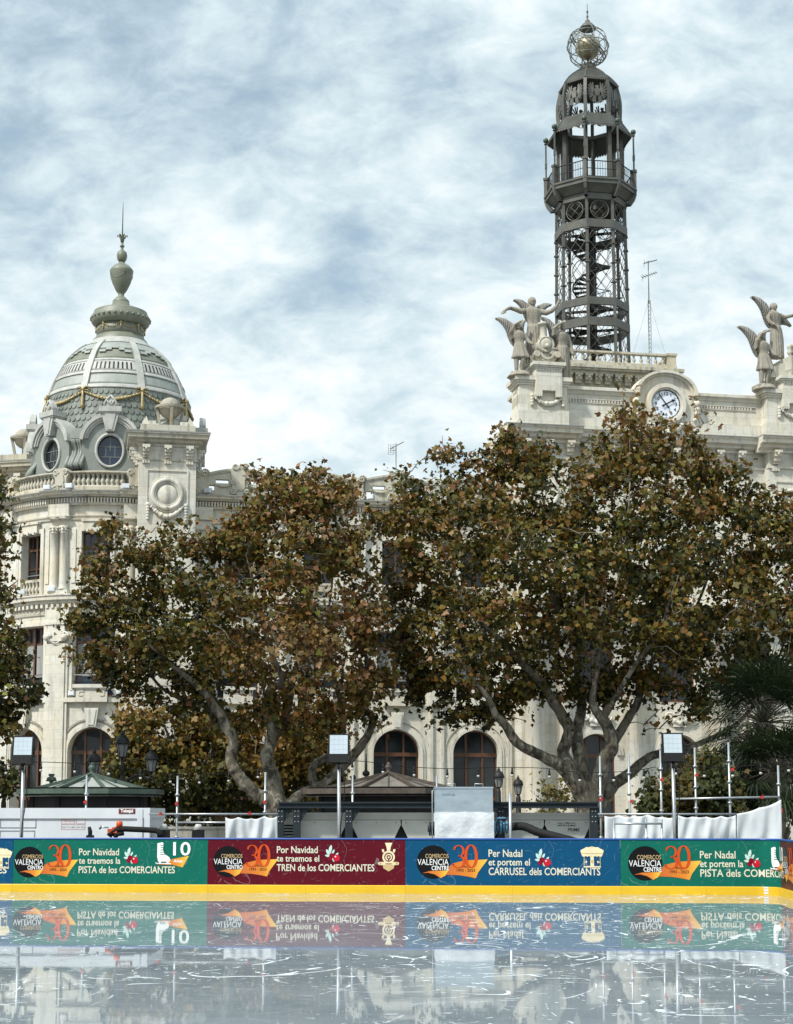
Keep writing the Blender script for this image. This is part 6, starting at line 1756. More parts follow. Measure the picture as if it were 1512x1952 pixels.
LT = [(104, 1112), (130, 1088), (150, 1092), (178, 1030), (205, 985), (222, 982), (240, 1010), (262, 1006), (285, 1044), (300, 1040), (328, 1000), (345, 988), (372, 990), (400, 1012), (440, 985), (462, 975), (478, 940), (484, 900), (500, 884), (520, 900), (545, 905), (560, 888), (600, 892), (640, 918), (672, 915), (690, 960), (692, 1005),
      (712, 1040), (715, 1100), (735, 1170), (748, 1260), (745, 1345), (716, 1385), (690, 1372), (650, 1405), (600, 1390), (560, 1400), (520, 1372), (470, 1390), (430, 1410), (400, 1362), (350, 1372), (300, 1345), (268, 1352), (250, 1318), (214, 1312), (190, 1290), (165, 1262), (120, 1248), (128, 1200), (118, 1165), (150, 1160), (180, 1150), (150, 1130)]
limbsL = [
    [(533, 1560, 24, 0), (520, 1535, 21, 0), (490, 1515, 15, -.2), (455, 1480, 14, -.4), (440, 1445, 13.5, -.5), (445, 1415, 12, -.6), (430, 1380, 12, -.7), (405, 1340, 10, -1.0), (380, 1310, 8, -1.2), (330, 1270, 5, -1.6), (270, 1215, 3, -2)],
    [(433, 1390, 11, -.6), (410, 1372, 9, 0), (390, 1345, 7, .5), (340, 1330, 5, 1), (290, 1290, 4, 1.5), (240, 1180, 2.5, 2)],
    [(533, 1560, 22, .1), (520, 1480, 16, .3), (508, 1440, 15, .3), (520, 1400, 13.5, .2), (510, 1350, 12, 0), (518, 1312, 11, -.2), (540, 1298, 8, -.6), (515, 1240, 6, -.9), (500, 1180, 4, -1.2), (470, 1060, 2.5, -1.5)],
    [(516, 1415, 12, .2), (536, 1385, 10, .5), (550, 1345, 9, .8), (560, 1290, 7, 1.1), (575, 1230, 5.5, 1.3), (590, 1150, 4, 1.5), (600, 1040, 3, 1.6), (590, 940, 2, 1.6)],
    [(540, 1550, 18, .2), (575, 1512, 10, .5), (608, 1500, 9, .8), (645, 1468, 12, 1.1), (682, 1430, 11, 1.3), (706, 1392, 9, 1.4), (708, 1366, 8, 1.3), (690, 1344, 6, 1.1), (700, 1290, 5, .8), (690, 1200, 4, .4), (665, 1080, 2.5, 0)],
    [(600, 1502, 10, .8), (598, 1460, 9, 1.2), (640, 1430, 9, 1.6), (655, 1370, 8, 2), (640, 1300, 6, 2.2), (625, 1200, 4, 2.4), (640, 1060, 2.5, 2.2)]]
tree('plane_tree', 'twisted plane tree with a mottled forked trunk and rust brown leaves, behind the left floodlights', 533, 52.0, limbsL, LT, 1050, 30, .114, LEAF, tint_left, thick=3.6, group='big autumn plane trees',
     holes=[(300, 1300, 22, 14), (420, 1322, 14, 12), (705, 1060, 16, 30), (560, 1330, 9, 16), (440, 1345, 12, 12), (255, 1090, 14, 9), (640, 1330, 14, 10), (735, 1215, 16, 14), (360, 1080, 10, 14)])

RT = [(712, 1010), (700, 985), (728, 960), (735, 912), (758, 895), (790, 900), (812, 880), (845, 850), (862, 832), (890, 866), (925, 850), (958, 812), (985, 818), (1010, 842), (1045, 838), (1062, 870), (1098, 892), (1130, 845), (1162, 795), (1184, 738), (1212, 738), (1236, 780), (1262, 800), (1300, 795), (1318, 764), (1340, 790), (1340, 850), (1372, 872), (1420, 884), (1440, 912), (1478, 932), (1520, 962), (1600, 1000), (1640, 1150), (1600, 1310),
      (1512, 1345), (1440, 1330), (1380, 1330), (1330, 1375), (1280, 1362), (1230, 1380), (1150, 1342), (1090, 1358), (1040, 1325), (1010, 1362), (985, 1355), (950, 1375), (900, 1385), (870, 1400), (838, 1412), (812, 1420), (822, 1380), (795, 1352), (770, 1320), (752, 1300), (735, 1240), (722, 1180), (742, 1120), (716, 1060)]
limbsR = [
    [(1125, 1560, 26, 0), (1118, 1525, 24, 0), (1090, 1482, 19, -.2), (1065, 1457, 15, -.4), (1030, 1440, 12, -.7), (985, 1415, 11, -1), (965, 1385, 10, -1.2), (945, 1362, 8, -1.4), (930, 1330, 6, -1.7), (900, 1290, 4, -2), (860, 1230, 2.5, -2.2)],
    [(1112, 1515, 22, 0), (1085, 1462, 17, .1), (1074, 1430, 14, .2), (1086, 1395, 14, .2), (1070, 1360, 13, .1), (1050, 1330, 12, 0), (1030, 1300, 10, -.2), (1000, 1270, 8.5, -.5), (960, 1225, 7, -.9), (920, 1190, 5.5, -1.3), (885, 1150, 4.5, -1.6), (870, 1100, 3.5, -1.8), (850, 1020, 2, -1.8)],
    [(1120, 1530, 20, .2), (1105, 1440, 16, .5), (1100, 1390, 13, .7), (1110, 1345, 12, .9), (1102, 1300, 8.5, 1.1), (1095, 1240, 6.5, 1.3), (1075, 1180, 5.5, 1.4), (1050, 1120, 4.5, 1.4), (1040, 1000, 3, 1.3), (1028, 890, 2, 1.2)],
    [(1128, 1545, 22, 0), (1150, 1452, 15, -.2), (1166, 1430, 15, -.3), (1160, 1390, 14, -.3), (1145, 1368, 11, -.5), (1130, 1340, 9, -.7), (1135, 1300, 7, -.9), (1150, 1200, 5.5, -1.2), (1180, 1100, 4, -1.3), (1200, 950, 3, -1.2), (1200, 800, 1.8, -1)],
    [(1163, 1422, 13, -.2), (1182, 1395, 11, 0), (1200, 1365, 10, .2), (1216, 1338, 9, .4), (1235, 1280, 6.5, .7), (1270, 1220, 5.5, 1), (1320, 1170, 4.5, 1.2), (1350, 1100, 3.5, 1.3), (1400, 980, 2, 1.3)],
    [(1135, 1550, 20, .2), (1165, 1502, 14, .4), (1205, 1470, 12, .7), (1240, 1442, 10, 1), (1290, 1430, 8, 1.3), (1340, 1415, 7, 1.6), (1380, 1395, 6, 1.8), (1420, 1365, 5, 2), (1470, 1290, 4, 2), (1520, 1150, 2.5, 1.8)],
    [(1148, 1372, 10, -.4), (1178, 1320, 7, -.9), (1220, 1255, 5, -1.4), (1255, 1205, 4, -1.8), (1300, 1080, 2.5, -2)]]
tree('plane_tree', 'larger plane tree with many smooth limbs and brown green leaves, in front of the clock', 1125, 54.0, limbsR, RT, 2000, 30, .117, LEAF, tint_right, thick=4.2, group='big autumn plane trees',
     holes=[(1045, 1270, 9, 9), (985, 1270, 12, 8), (905, 1340, 12, 8), (870, 1320, 9, 12), (800, 1120, 9, 14), (1370, 1020, 8, 10), (1000, 1130, 8, 10), (820, 1330, 14, 16)])

ET = [(-260, 980), (-60, 870), (0, 890), (16, 900), (24, 925), (22, 965), (14, 1000), (30, 1040), (26, 1070), (4, 1085), (8, 1110), (34, 1140), (28, 1190), (44, 1210), (46, 1250), (56, 1280), (82, 1298), (80, 1322), (62, 1340), (34, 1345), (40, 1365), (26, 1395), (30, 1415), (8, 1412), (-60, 1400), (-200, 1420), (-300, 1200)]
limbsE = [[(-90, 1600, 26, 0), (-85, 1500, 20, 0), (-95, 1400, 16, .3), (-70, 1300, 10, .3), (-40, 1200, 7, .2), (-30, 1050, 4, 0), (-40, 930, 2, 0)], [(-85, 1420, 12, 0), (-40, 1360, 8, -.3), (10, 1325, 4, -.5), (60, 1310, 2, -.5)], [(-90, 1420, 14, .2), (-140, 1320, 9, .5), (-180, 1200, 5, .5), (-190, 1080, 2, .5)]]
tree('plane_tree', 'plane tree mostly outside the left edge, its olive brown leaves hanging into view', -88, 47.0, limbsE, ET, 460, 32, .108, LEAF, lambda x, y: .30 + .15 * np.clip((1150 - y) / 200, 0, 1), thick=2.6, group='big autumn plane trees')
SPR = [(-30, 1440), (10, 1452), (24, 1462), (33, 1480), (24, 1500), (12, 1512), (-30, 1520)]
tree('sapling', 'small green sprig of leaves at the far left edge, beside the green roofed kiosk', -22, 46.0, [[(-20, 1590, 3, 0), (-14, 1540, 2.4, 0), (0, 1500, 2, 0), (10, 1470, 1.2, 0)]], SPR, 22, 26, .10, LEAF3, lambda x, y: .35 + 0 * x, thick=.4, sigma=.2, bark=TWIG)
GT = [(225, 1352), (260, 1330), (300, 1345), (345, 1340), (400, 1370), (440, 1395), (455, 1440), (465, 1500), (470, 1548), (300, 1560), (230, 1556), (205, 1500), (190, 1455), (215, 1440), (235, 1420), (228, 1390)]
tree('small_tree', 'small golden brown tree behind the triple street lamp', 345, 59.0, [[(345, 1600, 9, 0), (342, 1540, 8, 0), (335, 1470, 5, 0), (320, 1400, 3, 0), (300, 1360, 1.5, 0)], [(342, 1540, 7, 0), (380, 1480, 4, .3), (410, 1420, 2, .4)]], GT, 330, 30, .13, LEAF2, lambda x, y: .50 + .18 * np.clip((1400 - y) / 60, -1, 1) - .35 * np.clip((y - 1450) / 80, 0, 1), thick=1.6, group='small trees in front of the arcade', bark=TWIG)
GT2 = [(445, 1370), (500, 1340), (560, 1330), (620, 1345), (655, 1385), (660, 1460), (650, 1520), (630, 1560), (470, 1560), (455, 1500)]
tree('small_tree', 'small russet tree behind the forked trunk of the left plane tree', 590, 60.0, [[(590, 1600, 9, 0), (588, 1540, 8, 0), (580, 1470, 5, 0), (560, 1410, 2, 0)], [(588, 1540, 7, 0), (620, 1480, 4, .3), (630, 1420, 2, .4)]], GT2, 280, 30, .13, LEAF2, lambda x, y: .66 + 0 * x - .4 * np.clip((y - 1450) / 80, 0, 1), thick=1.6, group='small trees in front of the arcade', bark=TWIG)
SH = [(1222, 1560), (1232, 1515), (1238, 1490), (1255, 1470), (1290, 1462), (1330, 1440), (1352, 1432), (1385, 1460), (1402, 1490), (1412, 1560)]
tree('shrub', 'leafy brown and green shrub behind the right scaffold', 1320, 46.0, [[(1320, 1600, 5, 0), (1318, 1540, 4, 0), (1300, 1490, 2, 0)], [(1320, 1580, 5, 0), (1345, 1520, 3, 0), (1352, 1455, 1.5, 0)], [(1315, 1580, 4, 0), (1265, 1520, 2.5, 0), (1255, 1490, 1.5, 0)]], SH, 260, 30, .095, LEAF3, lambda x, y: .42 + .25 * np.sin(x * .04) , thick=1.3, cat='shrub', sigma=.26, bark=TWIG)
SP2 = [(1020, 1540), (1025, 1505), (1015, 1480), (1035, 1478), (1052, 1492), (1075, 1480), (1092, 1492), (1080, 1512), (1088, 1545)]
tree('sapling', 'thin young tree with few yellow-green leaves beside the double lantern', 1055, 47.0, [[(1055, 1600, 2.4, 0), (1052, 1540, 2, 0), (1030, 1485, .8, 0)], [(1053, 1560, 2, 0), (1066, 1520, 1.4, 0), (1082, 1490, .8, 0)], [(1054, 1555, 2, 0), (1040, 1530, 1.2, 0), (1026, 1520, .6, 0)]], SP2, 34, 11, .085, LEAF3, lambda x, y: .85 + 0 * x, thick=.7, cat='young tree', sigma=.26, bark=TWIG)
SH2 = [(1395, 1560), (1400, 1500), (1420, 1470), (1450, 1450), (1490, 1455), (1560, 1440), (1600, 1560)]
tree('shrub', 'dark evergreen shrub at the right edge, below the fan palms', 1480, 50.5, [[(1480, 1600, 5, 0), (1478, 1540, 4, 0), (1470, 1480, 2, 0)]], SH2, 200, 30, .10, LEAF3, lambda x, y: .12 + 0 * x, thick=1.3, cat='shrub', sigma=.26, bark=TWIG)
# ---------------------------------------------------------------- fan palms
def palm(label, px, py, Y, nf, L_, lean=0, seed=0):
    rg = random.Random(seed); c = W(px, py, Y); base = Vector((c.x + lean, Y, GZ)); t = thing('fan_palm', label, 'palm', base, 0, 'fan palms at the right edge')
    mb = MB(); pts = [base.lerp(c, i / 8) for i in range(9)]; mb.tube(pts, [.22, .2, .19, .18, .18, .18, .2, .22, .24], 14)
    for i in range(60):
        a = rg.uniform(0, 6.28); q = rg.uniform(.2, .95); p = base.lerp(c, q) + Vector((math.cos(a), math.sin(a), 0)) * .2
        mb.tube([p, p + Vector((math.cos(a) * .12, math.sin(a) * .12, .22))], [.05, .02], 4)
    mb.build('trunk', TWIG, t)
    verts = []; faces = []; tint = []
    st = MB()
    for i in range(nf):
        az = 2 * PI * i * .618 + rg.uniform(-.2, .2); el = R(rg.uniform(-35, 78)); ln = L_ * rg.uniform(.45, .7)
        d = Vector((math.cos(az) * math.cos(el), math.sin(az) * math.cos(el), math.sin(el)))
        e = c + d * ln - Vector((0, 0, .12 * ln)); st.tube([c, c + d * ln * .5, e], [.025, .018, .014], 4)
        dd = (d - Vector((0, 0, .2))).normalized(); s_ = dd.cross(Vector((0, 0, 1))).normalized(); up = s_.cross(dd); R_ = L_ * rg.uniform(.42, .58); ft = rg.uniform(.1, .9)
        n = 22
        for j in range(n):
            th = R(-115 + 230 * j / (n - 1)); v = dd * math.cos(th) + s_ * math.sin(th) + up * rg.uniform(-.06, .1)
            v.normalize(); w = v.cross(up).normalized() * .028; r_ = R_ * (.72 + .28 * math.cos(th * .6)) * rg.uniform(.9, 1.05)
            k = len(verts); drop = Vector((0, 0, -rg.uniform(.1, .38) * r_))
            verts += [e, e + v * r_ * .5 + w, e + v * r_ + drop, e + v * r_ * .5 - w]; faces.append((k, k + 1, k + 2, k + 3)); tint += [min(1, max(0, ft + rg.uniform(-.2, .2)))] * 4
    st.build('stalk', TWIG, t)
    me = bpy.data.meshes.new('fronds'); me.from_pydata([tuple(v - base) for v in verts], [], faces); at = me.attributes.new('tint', 'FLOAT', 'POINT'); at.data.foreach_set('value', tint); me.materials.append(PALM)
    o = bpy.data.objects.new('fronds', me); col.objects.link(o); o.parent = t
    return t
palm('taller dark fan palm at the right edge, under the big tree crown', 1456, 1378, 49.5, 90, 2.5, 0, 1)
palm('lower green fan palm at the right edge, in front of the taller one', 1484, 1472, 47.8, 70, 2.0, 0, 2)

# ---------------------------------------------------------------- park kiosks with hipped roofs
def kiosk(label, px0, px1, pyt, pye0, pye1, apx, Y, rm, tm, fin=True, wall='black'):
    xl, xr = W(px0, pye1, Y).x, W(px1, pye1, Y).x; c = (xl + xr) / 2; w = (xr - xl) / 2; ze0, ze1 = ZY(pye1, Y), ZY(pye0, Y); 
    D = w * .95; cy = Y + D; zt = ZY(pyt, cy); t = thing('kiosk', label, 'kiosk', (c, cy, GZ)); n = 8
    oc = [(1, -.42), (1, .42), (.42, 1), (-.42, 1), (-1, .42), (-1, -.42), (-.42, -1), (.42, -1)]
    P = lambda i, z, k=1.0: Vector((c + oc[i % 8][0] * w * k, cy + oc[i % 8][1] * D * k, z))
    ap = Vector((c, cy, zt))
    mb = MB()
    rw, rd = .0, 0
    for i in range(8):
        a, b = P(i, ze1), P(i + 1, ze1); mb.add([a, b, ap, a - Vector((0, 0, .05)), b - Vector((0, 0, .05)), ap - Vector((0, 0, .08))], [(0, 1, 2), (5, 4, 3)])
    mb.build('roof', M[rm], t)
    mb = MB()
    for i in range(8):
        a, b = P(i, ze0), P(i + 1, ze0); a1, b1 = P(i, ze1 + .02), P(i + 1, ze1 + .02)
        mb.hexa([P(i, ze0, 1.02), P(i + 1, ze0, 1.02), P(i + 1, ze0, .96), P(i, ze0, .96), P(i, ze1 + .02, 1.02), P(i + 1, ze1 + .02, 1.02), P(i + 1, ze1 + .02, .96), P(i, ze1 + .02, .96)])
    mb.build('eaves', M[tm], t)
    for i in range(8):
        mb = MB(); mb.tube([P(i, ze1 + .05, 1.0), ap + Vector((0, 0, .05))], .055, 4, smooth=False); mb.build('roof_ridge', M[tm], t)
    for i in range(8):                     # seams half way along each slope
        mb = MB(); mb.tube([P(i, ze1 + .03).lerp(P(i + 1, ze1 + .03), .5), ap + Vector((0, 0, .03))], .018, 4, smooth=False); mb.build('roof_seam', M[tm], t)
    mb = MB(); mb.lathe(ap, [(.16, -.05), (.10, .05), (.05, .1), (.10, .18), (.11, .24), (.05, .32), (.02, .36)], 12); mb.build('finial', M[tm], t)
    mb = MB()
    for i in range(8):
        mb.hexa([P(i, GZ, .80), P(i + 1, GZ, .80), P(i + 1, GZ, .76), P(i, GZ, .76), P(i, ze0 + .05, .80), P(i + 1, ze0 + .05, .80), P(i + 1, ze0 + .05, .76), P(i, ze0 + .05, .76)])
        mb.bar(P(i, GZ, .81), P(i, ze0, .81), .12)
    mb.add([P(i, ze0 + .03, .97) for i in range(8)], [tuple(range(8))])
    mb.build('cabin', M[wall], t)
    return t
kiosk('octagonal park kiosk with a patinated green metal roof, behind the white container', 17, 284, 1478, 1514, 1503, 0, 44.5, 'roof_green', 'roof_green_dark')
kiosk('octagonal park kiosk with a brown metal roof, behind the refrigeration units', 575, 905, 1476, 1514, 1502, 0, 45.0, 'roof_brown', 'roof_brown_dark')
ks = W(98, 1492, 48.6); t = thing('roof_vent', 'small green vent cap sticking up behind the green kiosk roof', 'vent', (ks.x, ks.y, GZ))
mb = MB(); mb.lathe((ks.x, ks.y, 0), [(.06, GZ), (.06, ZY(1490, 48.6)), (.17, ZY(1489, 48.6)), (.13, ZY(1482, 48.6)), (.06, ZY(1480, 48.6)), (.10, ZY(1478, 48.6)), (.09, ZY(1475, 48.6))], 12); mb.build('cap', M['roof_green_dark'], t)
sp_ = W(698, 1480, 52); t = thing('finial_post', 'thin dark spike with a ball above the brown kiosk roof', 'post', (sp_.x, sp_.y, GZ))
mb = MB(); mb.lathe((sp_.x, sp_.y, 0), [(.05, GZ), (.05, ZY(1480, 52)), (.12, ZY(1477, 52)), (.12, ZY(1472, 52)), (.04, ZY(1468, 52)), (.035, ZY(1460, 52)), (.01, ZY(1437, 52))], 10); mb.build('spike', M['iron_dark'], t)

# ---------------------------------------------------------------- cast iron street lamps
def lantern(c, s, parent):
    """four sided lantern with a domed cap, hanging at its collar point c"""
    mb = MB(Matrix.Translation(c) @ Matrix.Scale(s, 4))
    mb.lathe((0, 0, 0), [(.05, 0), (.13, .04), (.17, .08)], 8); 
    for i in range(6):
        a = i * PI / 3; mb.bar((.155 * math.cos(a), .155 * math.sin(a), .06), (.265 * math.cos(a), .265 * math.sin(a), .60), .025)
    mb.lathe((0, 0, 0), [(.30, .58), (.32, .62), (.30, .68), (.29, .74), (.25, .84), (.17, .92), (.09, .96), (.08, 1.0), (.11, 1.02), (.06, 1.06), (.05, 1.12), (.02, 1.18)], 16)
    la = mb.build('lantern', M['iron_dark'], parent)
    mb = MB(Matrix.Translation(c) @ Matrix.Scale(s, 4)); mb.lathe((0, 0, 0), [(.14, .08), (.25, .585)], 6, smooth=False); mb.build('glass', M['lamp_glass'], la)
def lamp_post(label, px, Y, heads, group='cast iron street lamps'):
    b = W(px, 1500, Y); t = thing('street_lamp', label, 'street lamp', (b.x, Y, GZ), 0, group); zt = min(ZY(h[2], Y) for h in heads)
    mb = MB(); mb.lathe((b.x, Y, 0), [(.30, GZ), (.30, GZ + .3), (.2, GZ + .4), (.22, GZ + .8), (.12, GZ + 1.0), (.10, zt - .7), (.15, zt - .65), (.09, zt - .55), (.08, zt - .1), (.05, zt + (.0 if len(heads) > 1 else .02))], 14); mb.build('post', M['iron_dark'], t)
    for hx, top, bot in heads:
        x = W(hx, bot, Y).x; zb_, z1 = ZY(bot, Y), ZY(top, Y); s = (z1 - zb_) / 1.18
        if abs(x - b.x) > .2:
            mb = MB(); sg = 1 if x > b.x else -1; d = abs(x - b.x); q = lambda u, z: (b.x + sg * u * d, Y, zb_ + z)
            mb.tube([q(0, -.45), q(.3, -.15), q(.62, -.02), q(.9, -.22), q(1, -.12), q(1, .02)], [.05, .05, .045, .04, .04, .05], 8)
            mb.tube([q(.05, -.1), q(.28, -.28), q(.5, -.2), q(.5, -.08), q(.38, -.06)], .025, 6); mb.tube([q(.62, -.05), q(.78, .06), q(.85, -.02)], .025, 6)
            mb.build('arm', M['iron_dark'], t)
        else:
            mb = MB(); mb.tube([(b.x, Y, zt - .1), (x, Y, zb_ + .02)], .05, 8); mb.build('stem', M['iron_dark'], t)
        lantern((x, Y, zb_), s, t)
    return t
lamp_post('black triple headed street lamp behind the green roofed kiosk', 233, 50.6, [(233, 1392, 1446), (179, 1426, 1478), (288, 1424, 1474)])
lamp_post('black street lamp with scrolled arm standing just right of the grey foil tank', 950, 50.0, [(951, 1462, 1503)])
lamp_post('smaller lantern post right of the grey tank, beside the thin young tree', 988, 51.5, [(988, 1478, 1516)])
lamp_post('street lamp at the far left edge, half hidden behind the green kiosk', 8, 49.0, [(8, 1490, 1524)])

# ---------------------------------------------------------------- floodlights on slim poles at the back of the rink
YP = 36.6
for px, pt, hx, hy0, hy1, lab in ((41, 1447, 45, 1406, 1440, 'leftmost floodlight on a pole, in front of the white container'), (648, 1445, 646, 1402, 1438, 'middle floodlight on a pole, in front of the brown kiosk'), (1288, 1440, 1282, 1400, 1436, 'rightmost floodlight on a pole, in front of the scaffold')):
    b = W(px, 1595, YP); p = W(hx, pt, YP); t = thing('floodlight', lab, 'floodlight', (b.x, YP, GZ), 0, 'rink floodlights on slim poles')
    mb = MB(); mb.tube([(b.x, YP, GZ), (p.x, YP, ZY(pt, YP))], .042, 12); mb.box((b.x, YP, GZ + .02), (.3, .3, .04)); mb.build('pole', M['galv'], t)
    z0, z1 = ZY(hy1, YP), ZY(hy0, YP); hw = .205
    c = Vector((W(hx, 1420, YP).x, YP, (z0 + z1) / 2)); X = Matrix.Translation(c) @ Matrix.Rotation(R(-8), 4, 'X')
    mb = MB(X); zz = (z1 - z0) / 2
    mb.bb(-hw - .035, hw + .035, -.05, .06, -zz - .03, zz + .03); mb.bb(-hw - .02, hw + .02, -.085, .04, -zz - .20, -zz - .03); 
    for i in range(7): mb.bb(-hw + i * .066, -hw + .02 + i * .066, .06, .12, -zz, zz)
    mb.tube([(-hw - .05, 0, 0), (-hw - .06, .0, -zz - .22), (hw + .06, 0, -zz - .22), (hw + .05, 0, 0)], .018, 4); mb.tube([(0, 0, -zz - .22), (0, 0, -zz - .34)], .035, 8)
    hd = mb.build('lamp_head', M['black'], t)
    mb = MB(X); mb.bb(-hw, hw, -.056, -.045, -zz, zz); pa_ = mb.build('front_glass', M['screen'], hd)
    mb = MB(X)
    for i in range(1, 4): mb.bb(-hw + i * hw / 2 - .001, -hw + i * hw / 2 + .001, -.058, -.054, -zz + .01, zz - .01)
    for i in range(1, 4): mb.bb(-hw + .01, hw - .01, -.058, -.0535, -zz + i * zz / 2 - .001, -zz + i * zz / 2 + .001)
    mb.build('led_grid', M['galv'], hd)
    mb = MB(); q = [Vector((b.x + .06 + .05 * math.sin(i * 1.1), YP - .05, GZ + .2 + (ZY(pt, YP) - GZ) * i / 10)) for i in range(9)]; mb.tube(q + [Vector((p.x, YP + .03, z0 - .15))], .012, 5); mb.build('cable', M['rubber'], t)

# ---------------------------------------------------------------- white site container with its red badge
YC = 38.5
cx0, cx1 = W(-130, 1560, YC).x, W(285, 1560, YC).x; ct_ = ZY(1541, YC)
t = thing('site_container', 'white steel site container with a small red badge near its right end', 'container', ((cx0 + cx1) / 2, YC + 1.2, GZ))
mb = MB(); mb.bb(cx0, cx1, YC + .02, YC + 2.4, GZ, ct_); mb.bb(cx0 - .02, cx1 + .02, YC - .02, YC + 2.44, ct_ - .24, ct_ + .01); x9 = W(262, 1560, YC).x
mb.bb(x9, x9 + .13, YC - .04, YC + .03, GZ, ct_ - .01); mb.bb(cx1 - .12, cx1 + .015, YC - .03, YC + .1, GZ, ct_ + .005)
mb.bb(cx0, cx1, YC - .012, YC + .03, GZ, GZ + .2)
body = mb.build('container_body', M['white_paint'], t)
for (a, b, z0, z1) in ((W(0, 1560, YC).x, W(69, 1560, YC).x, ZY(1578, YC), ZY(1562, YC)), (W(0, 1560, YC).x, W(67, 1560, YC).x, GZ + .5, ZY(1583, YC))):
    mb = MB()
    for (p, q, r_, s_) in ((a, b, z0, z0 + .015), (a, b, z1 - .015, z1), (a, a + .015, z0, z1), (b - .015, b, z0, z1)): mb.bb(p, q, YC + .008, YC + .025, r_, s_)
    mb.build('door_panel', M['galv'], t)
bx0, bx1, bz0, bz1 = W(227, 1546, YC).x, W(258, 1546, YC).x, ZY(1551, YC), ZY(1541.5, YC)
M['badge_red'] = mat('dark_red_badge', (.16, .012, .02), .4, var=(.12, .01, .015), vscale=8); M['white_ink'] = mat('white_lettering', (.80, .80, .78), .5, var=(.70, .70, .68), vscale=9)
M['grey_ink'] = mat('faded_grey_print', (.40, .38, .38), .6, var=(.52, .48, .48), vscale=9); M['pink_ink'] = mat('faded_red_print', (.50, .22, .20), .6, var=(.6, .4, .38), vscale=9)
mb = MB(); mb.bb(bx0, bx1, YC - .032, YC - .015, bz0, bz1); bd = mb.build('badge', M['badge_red'], t)
def put_text(parent, body, size, cxx, y, cz, m, name='lettering', bold=.0, squash=1.0):
    vs, fs = text2d(body, size, bold); mb = MB(); mb.add([(cxx + x * squash, y, cz + z) for x, z in vs], fs); return mb.build(name, m, parent)
put_text(bd, 'Tebajal', .105, (bx0 + bx1) / 2, YC - .036, (bz0 + bz1) / 2 + .005, M['white_ink'], bold=.005)
sx = W(141, 1570, YC).x; sz = ZY(1571, YC)
mb = MB()
for (a, b, z0, z1) in ((-.31, .02, .01, .13), (.05, .27, .01, .13), (-.31, .27, -.13, -.005)):
    for (p, q, r_, s_) in ((a, b, z0, z0 + .008), (a, b, z1 - .008, z1), (a, a + .008, z0, z1), (b - .008, b, z0, z1)): mb.bb(sx + p, sx + q, YC + .014, YC + .024, sz + r_, sz + s_)
pl_ = mb.build('notice_frame', M['pink_ink'], t)
put_text(pl_, 'TEBAJAL', .085, sx - .145, YC + .012, sz + .085, M['pink_ink']); put_text(pl_, '660 17 A MO 664 703', .060, sx - .02, YC + .012, sz - .07, M['grey_ink'], bold=.002)

# ---------------------------------------------------------------- ice machine: what shows of it over the boards
YM = 36.9
mx = W(225, 1585, YM).x
t = thing('ice_machine', 'dark ice machine with an orange beacon and black roll bar, behind the green board', 'machine', (mx, YM + .5, GZ))
mb = MB(); mb.bb(mx - .35, mx + 1.1, YM + .2, YM + 1.4, GZ + .05, 1.0); 
for x in (-.1, .85):
    mb.lathe((mx + x, YM + .15, GZ + .3), [(.3, -.09), (.3, .09)], 18, M=Matrix.Rotation(PI / 2, 4, 'X'))
mb.build('machine_body', M['steel_dark'], t)
mb = MB(); q = lambda px, py: W(px, py, YM)
mb.tube([q(208, 1594), q(213, 1587), q(222, 1581), q(236, 1580), q(270, 1581.5), q(298, 1583), q(305, 1588), q(307, 1597)], .07, 8); mb.tube([q(218, 1596), q(224, 1590), q(236, 1588)], .06, 8); mb.build('roll_bar', M['rubber'], t)
c = q(228, 1570); mb = MB(); mb.lathe((c.x, YM, ZY(1577, YM)), [(.075, 0), (.072, .10), (.06, .135), (.02, .145)], 16); mb.build('beacon', M['orange'], t)
mb = MB(); mb.bb(W(206, 1580, YM).x, W(224, 1580, YM).x, YM - .06, YM + .1, ZY(1588, YM), ZY(1580, YM)); mb.bb(W(214, 1580, YM).x, W(230, 1580, YM).x, YM - .05, YM + .1, ZY(1581, YM), ZY(1577, YM)); mb.build('beacon_bracket', M['orange'], t)
mb = MB(); mb.tube([q(190, 1577), q(207, 1577.5)], .02, 6); mb.lathe(q(191, 1577), [(.05, -.02), (.05, .02)], 10, M=Matrix.Rotation(PI / 2, 4, 'Y')); mb.build('mirror_arm', M['galv'], t)
mb = MB(); mb.tube([q(172, 1600), q(172, 1584), q(170, 1576)], [.05, .05, .035], 8); mb.bb(q(165, 1600).x, q(179, 1600).x, YM - .05, YM + .05, .9, ZY(1592, YM)); mb.build('exhaust_pipe', M['rubber'], t)

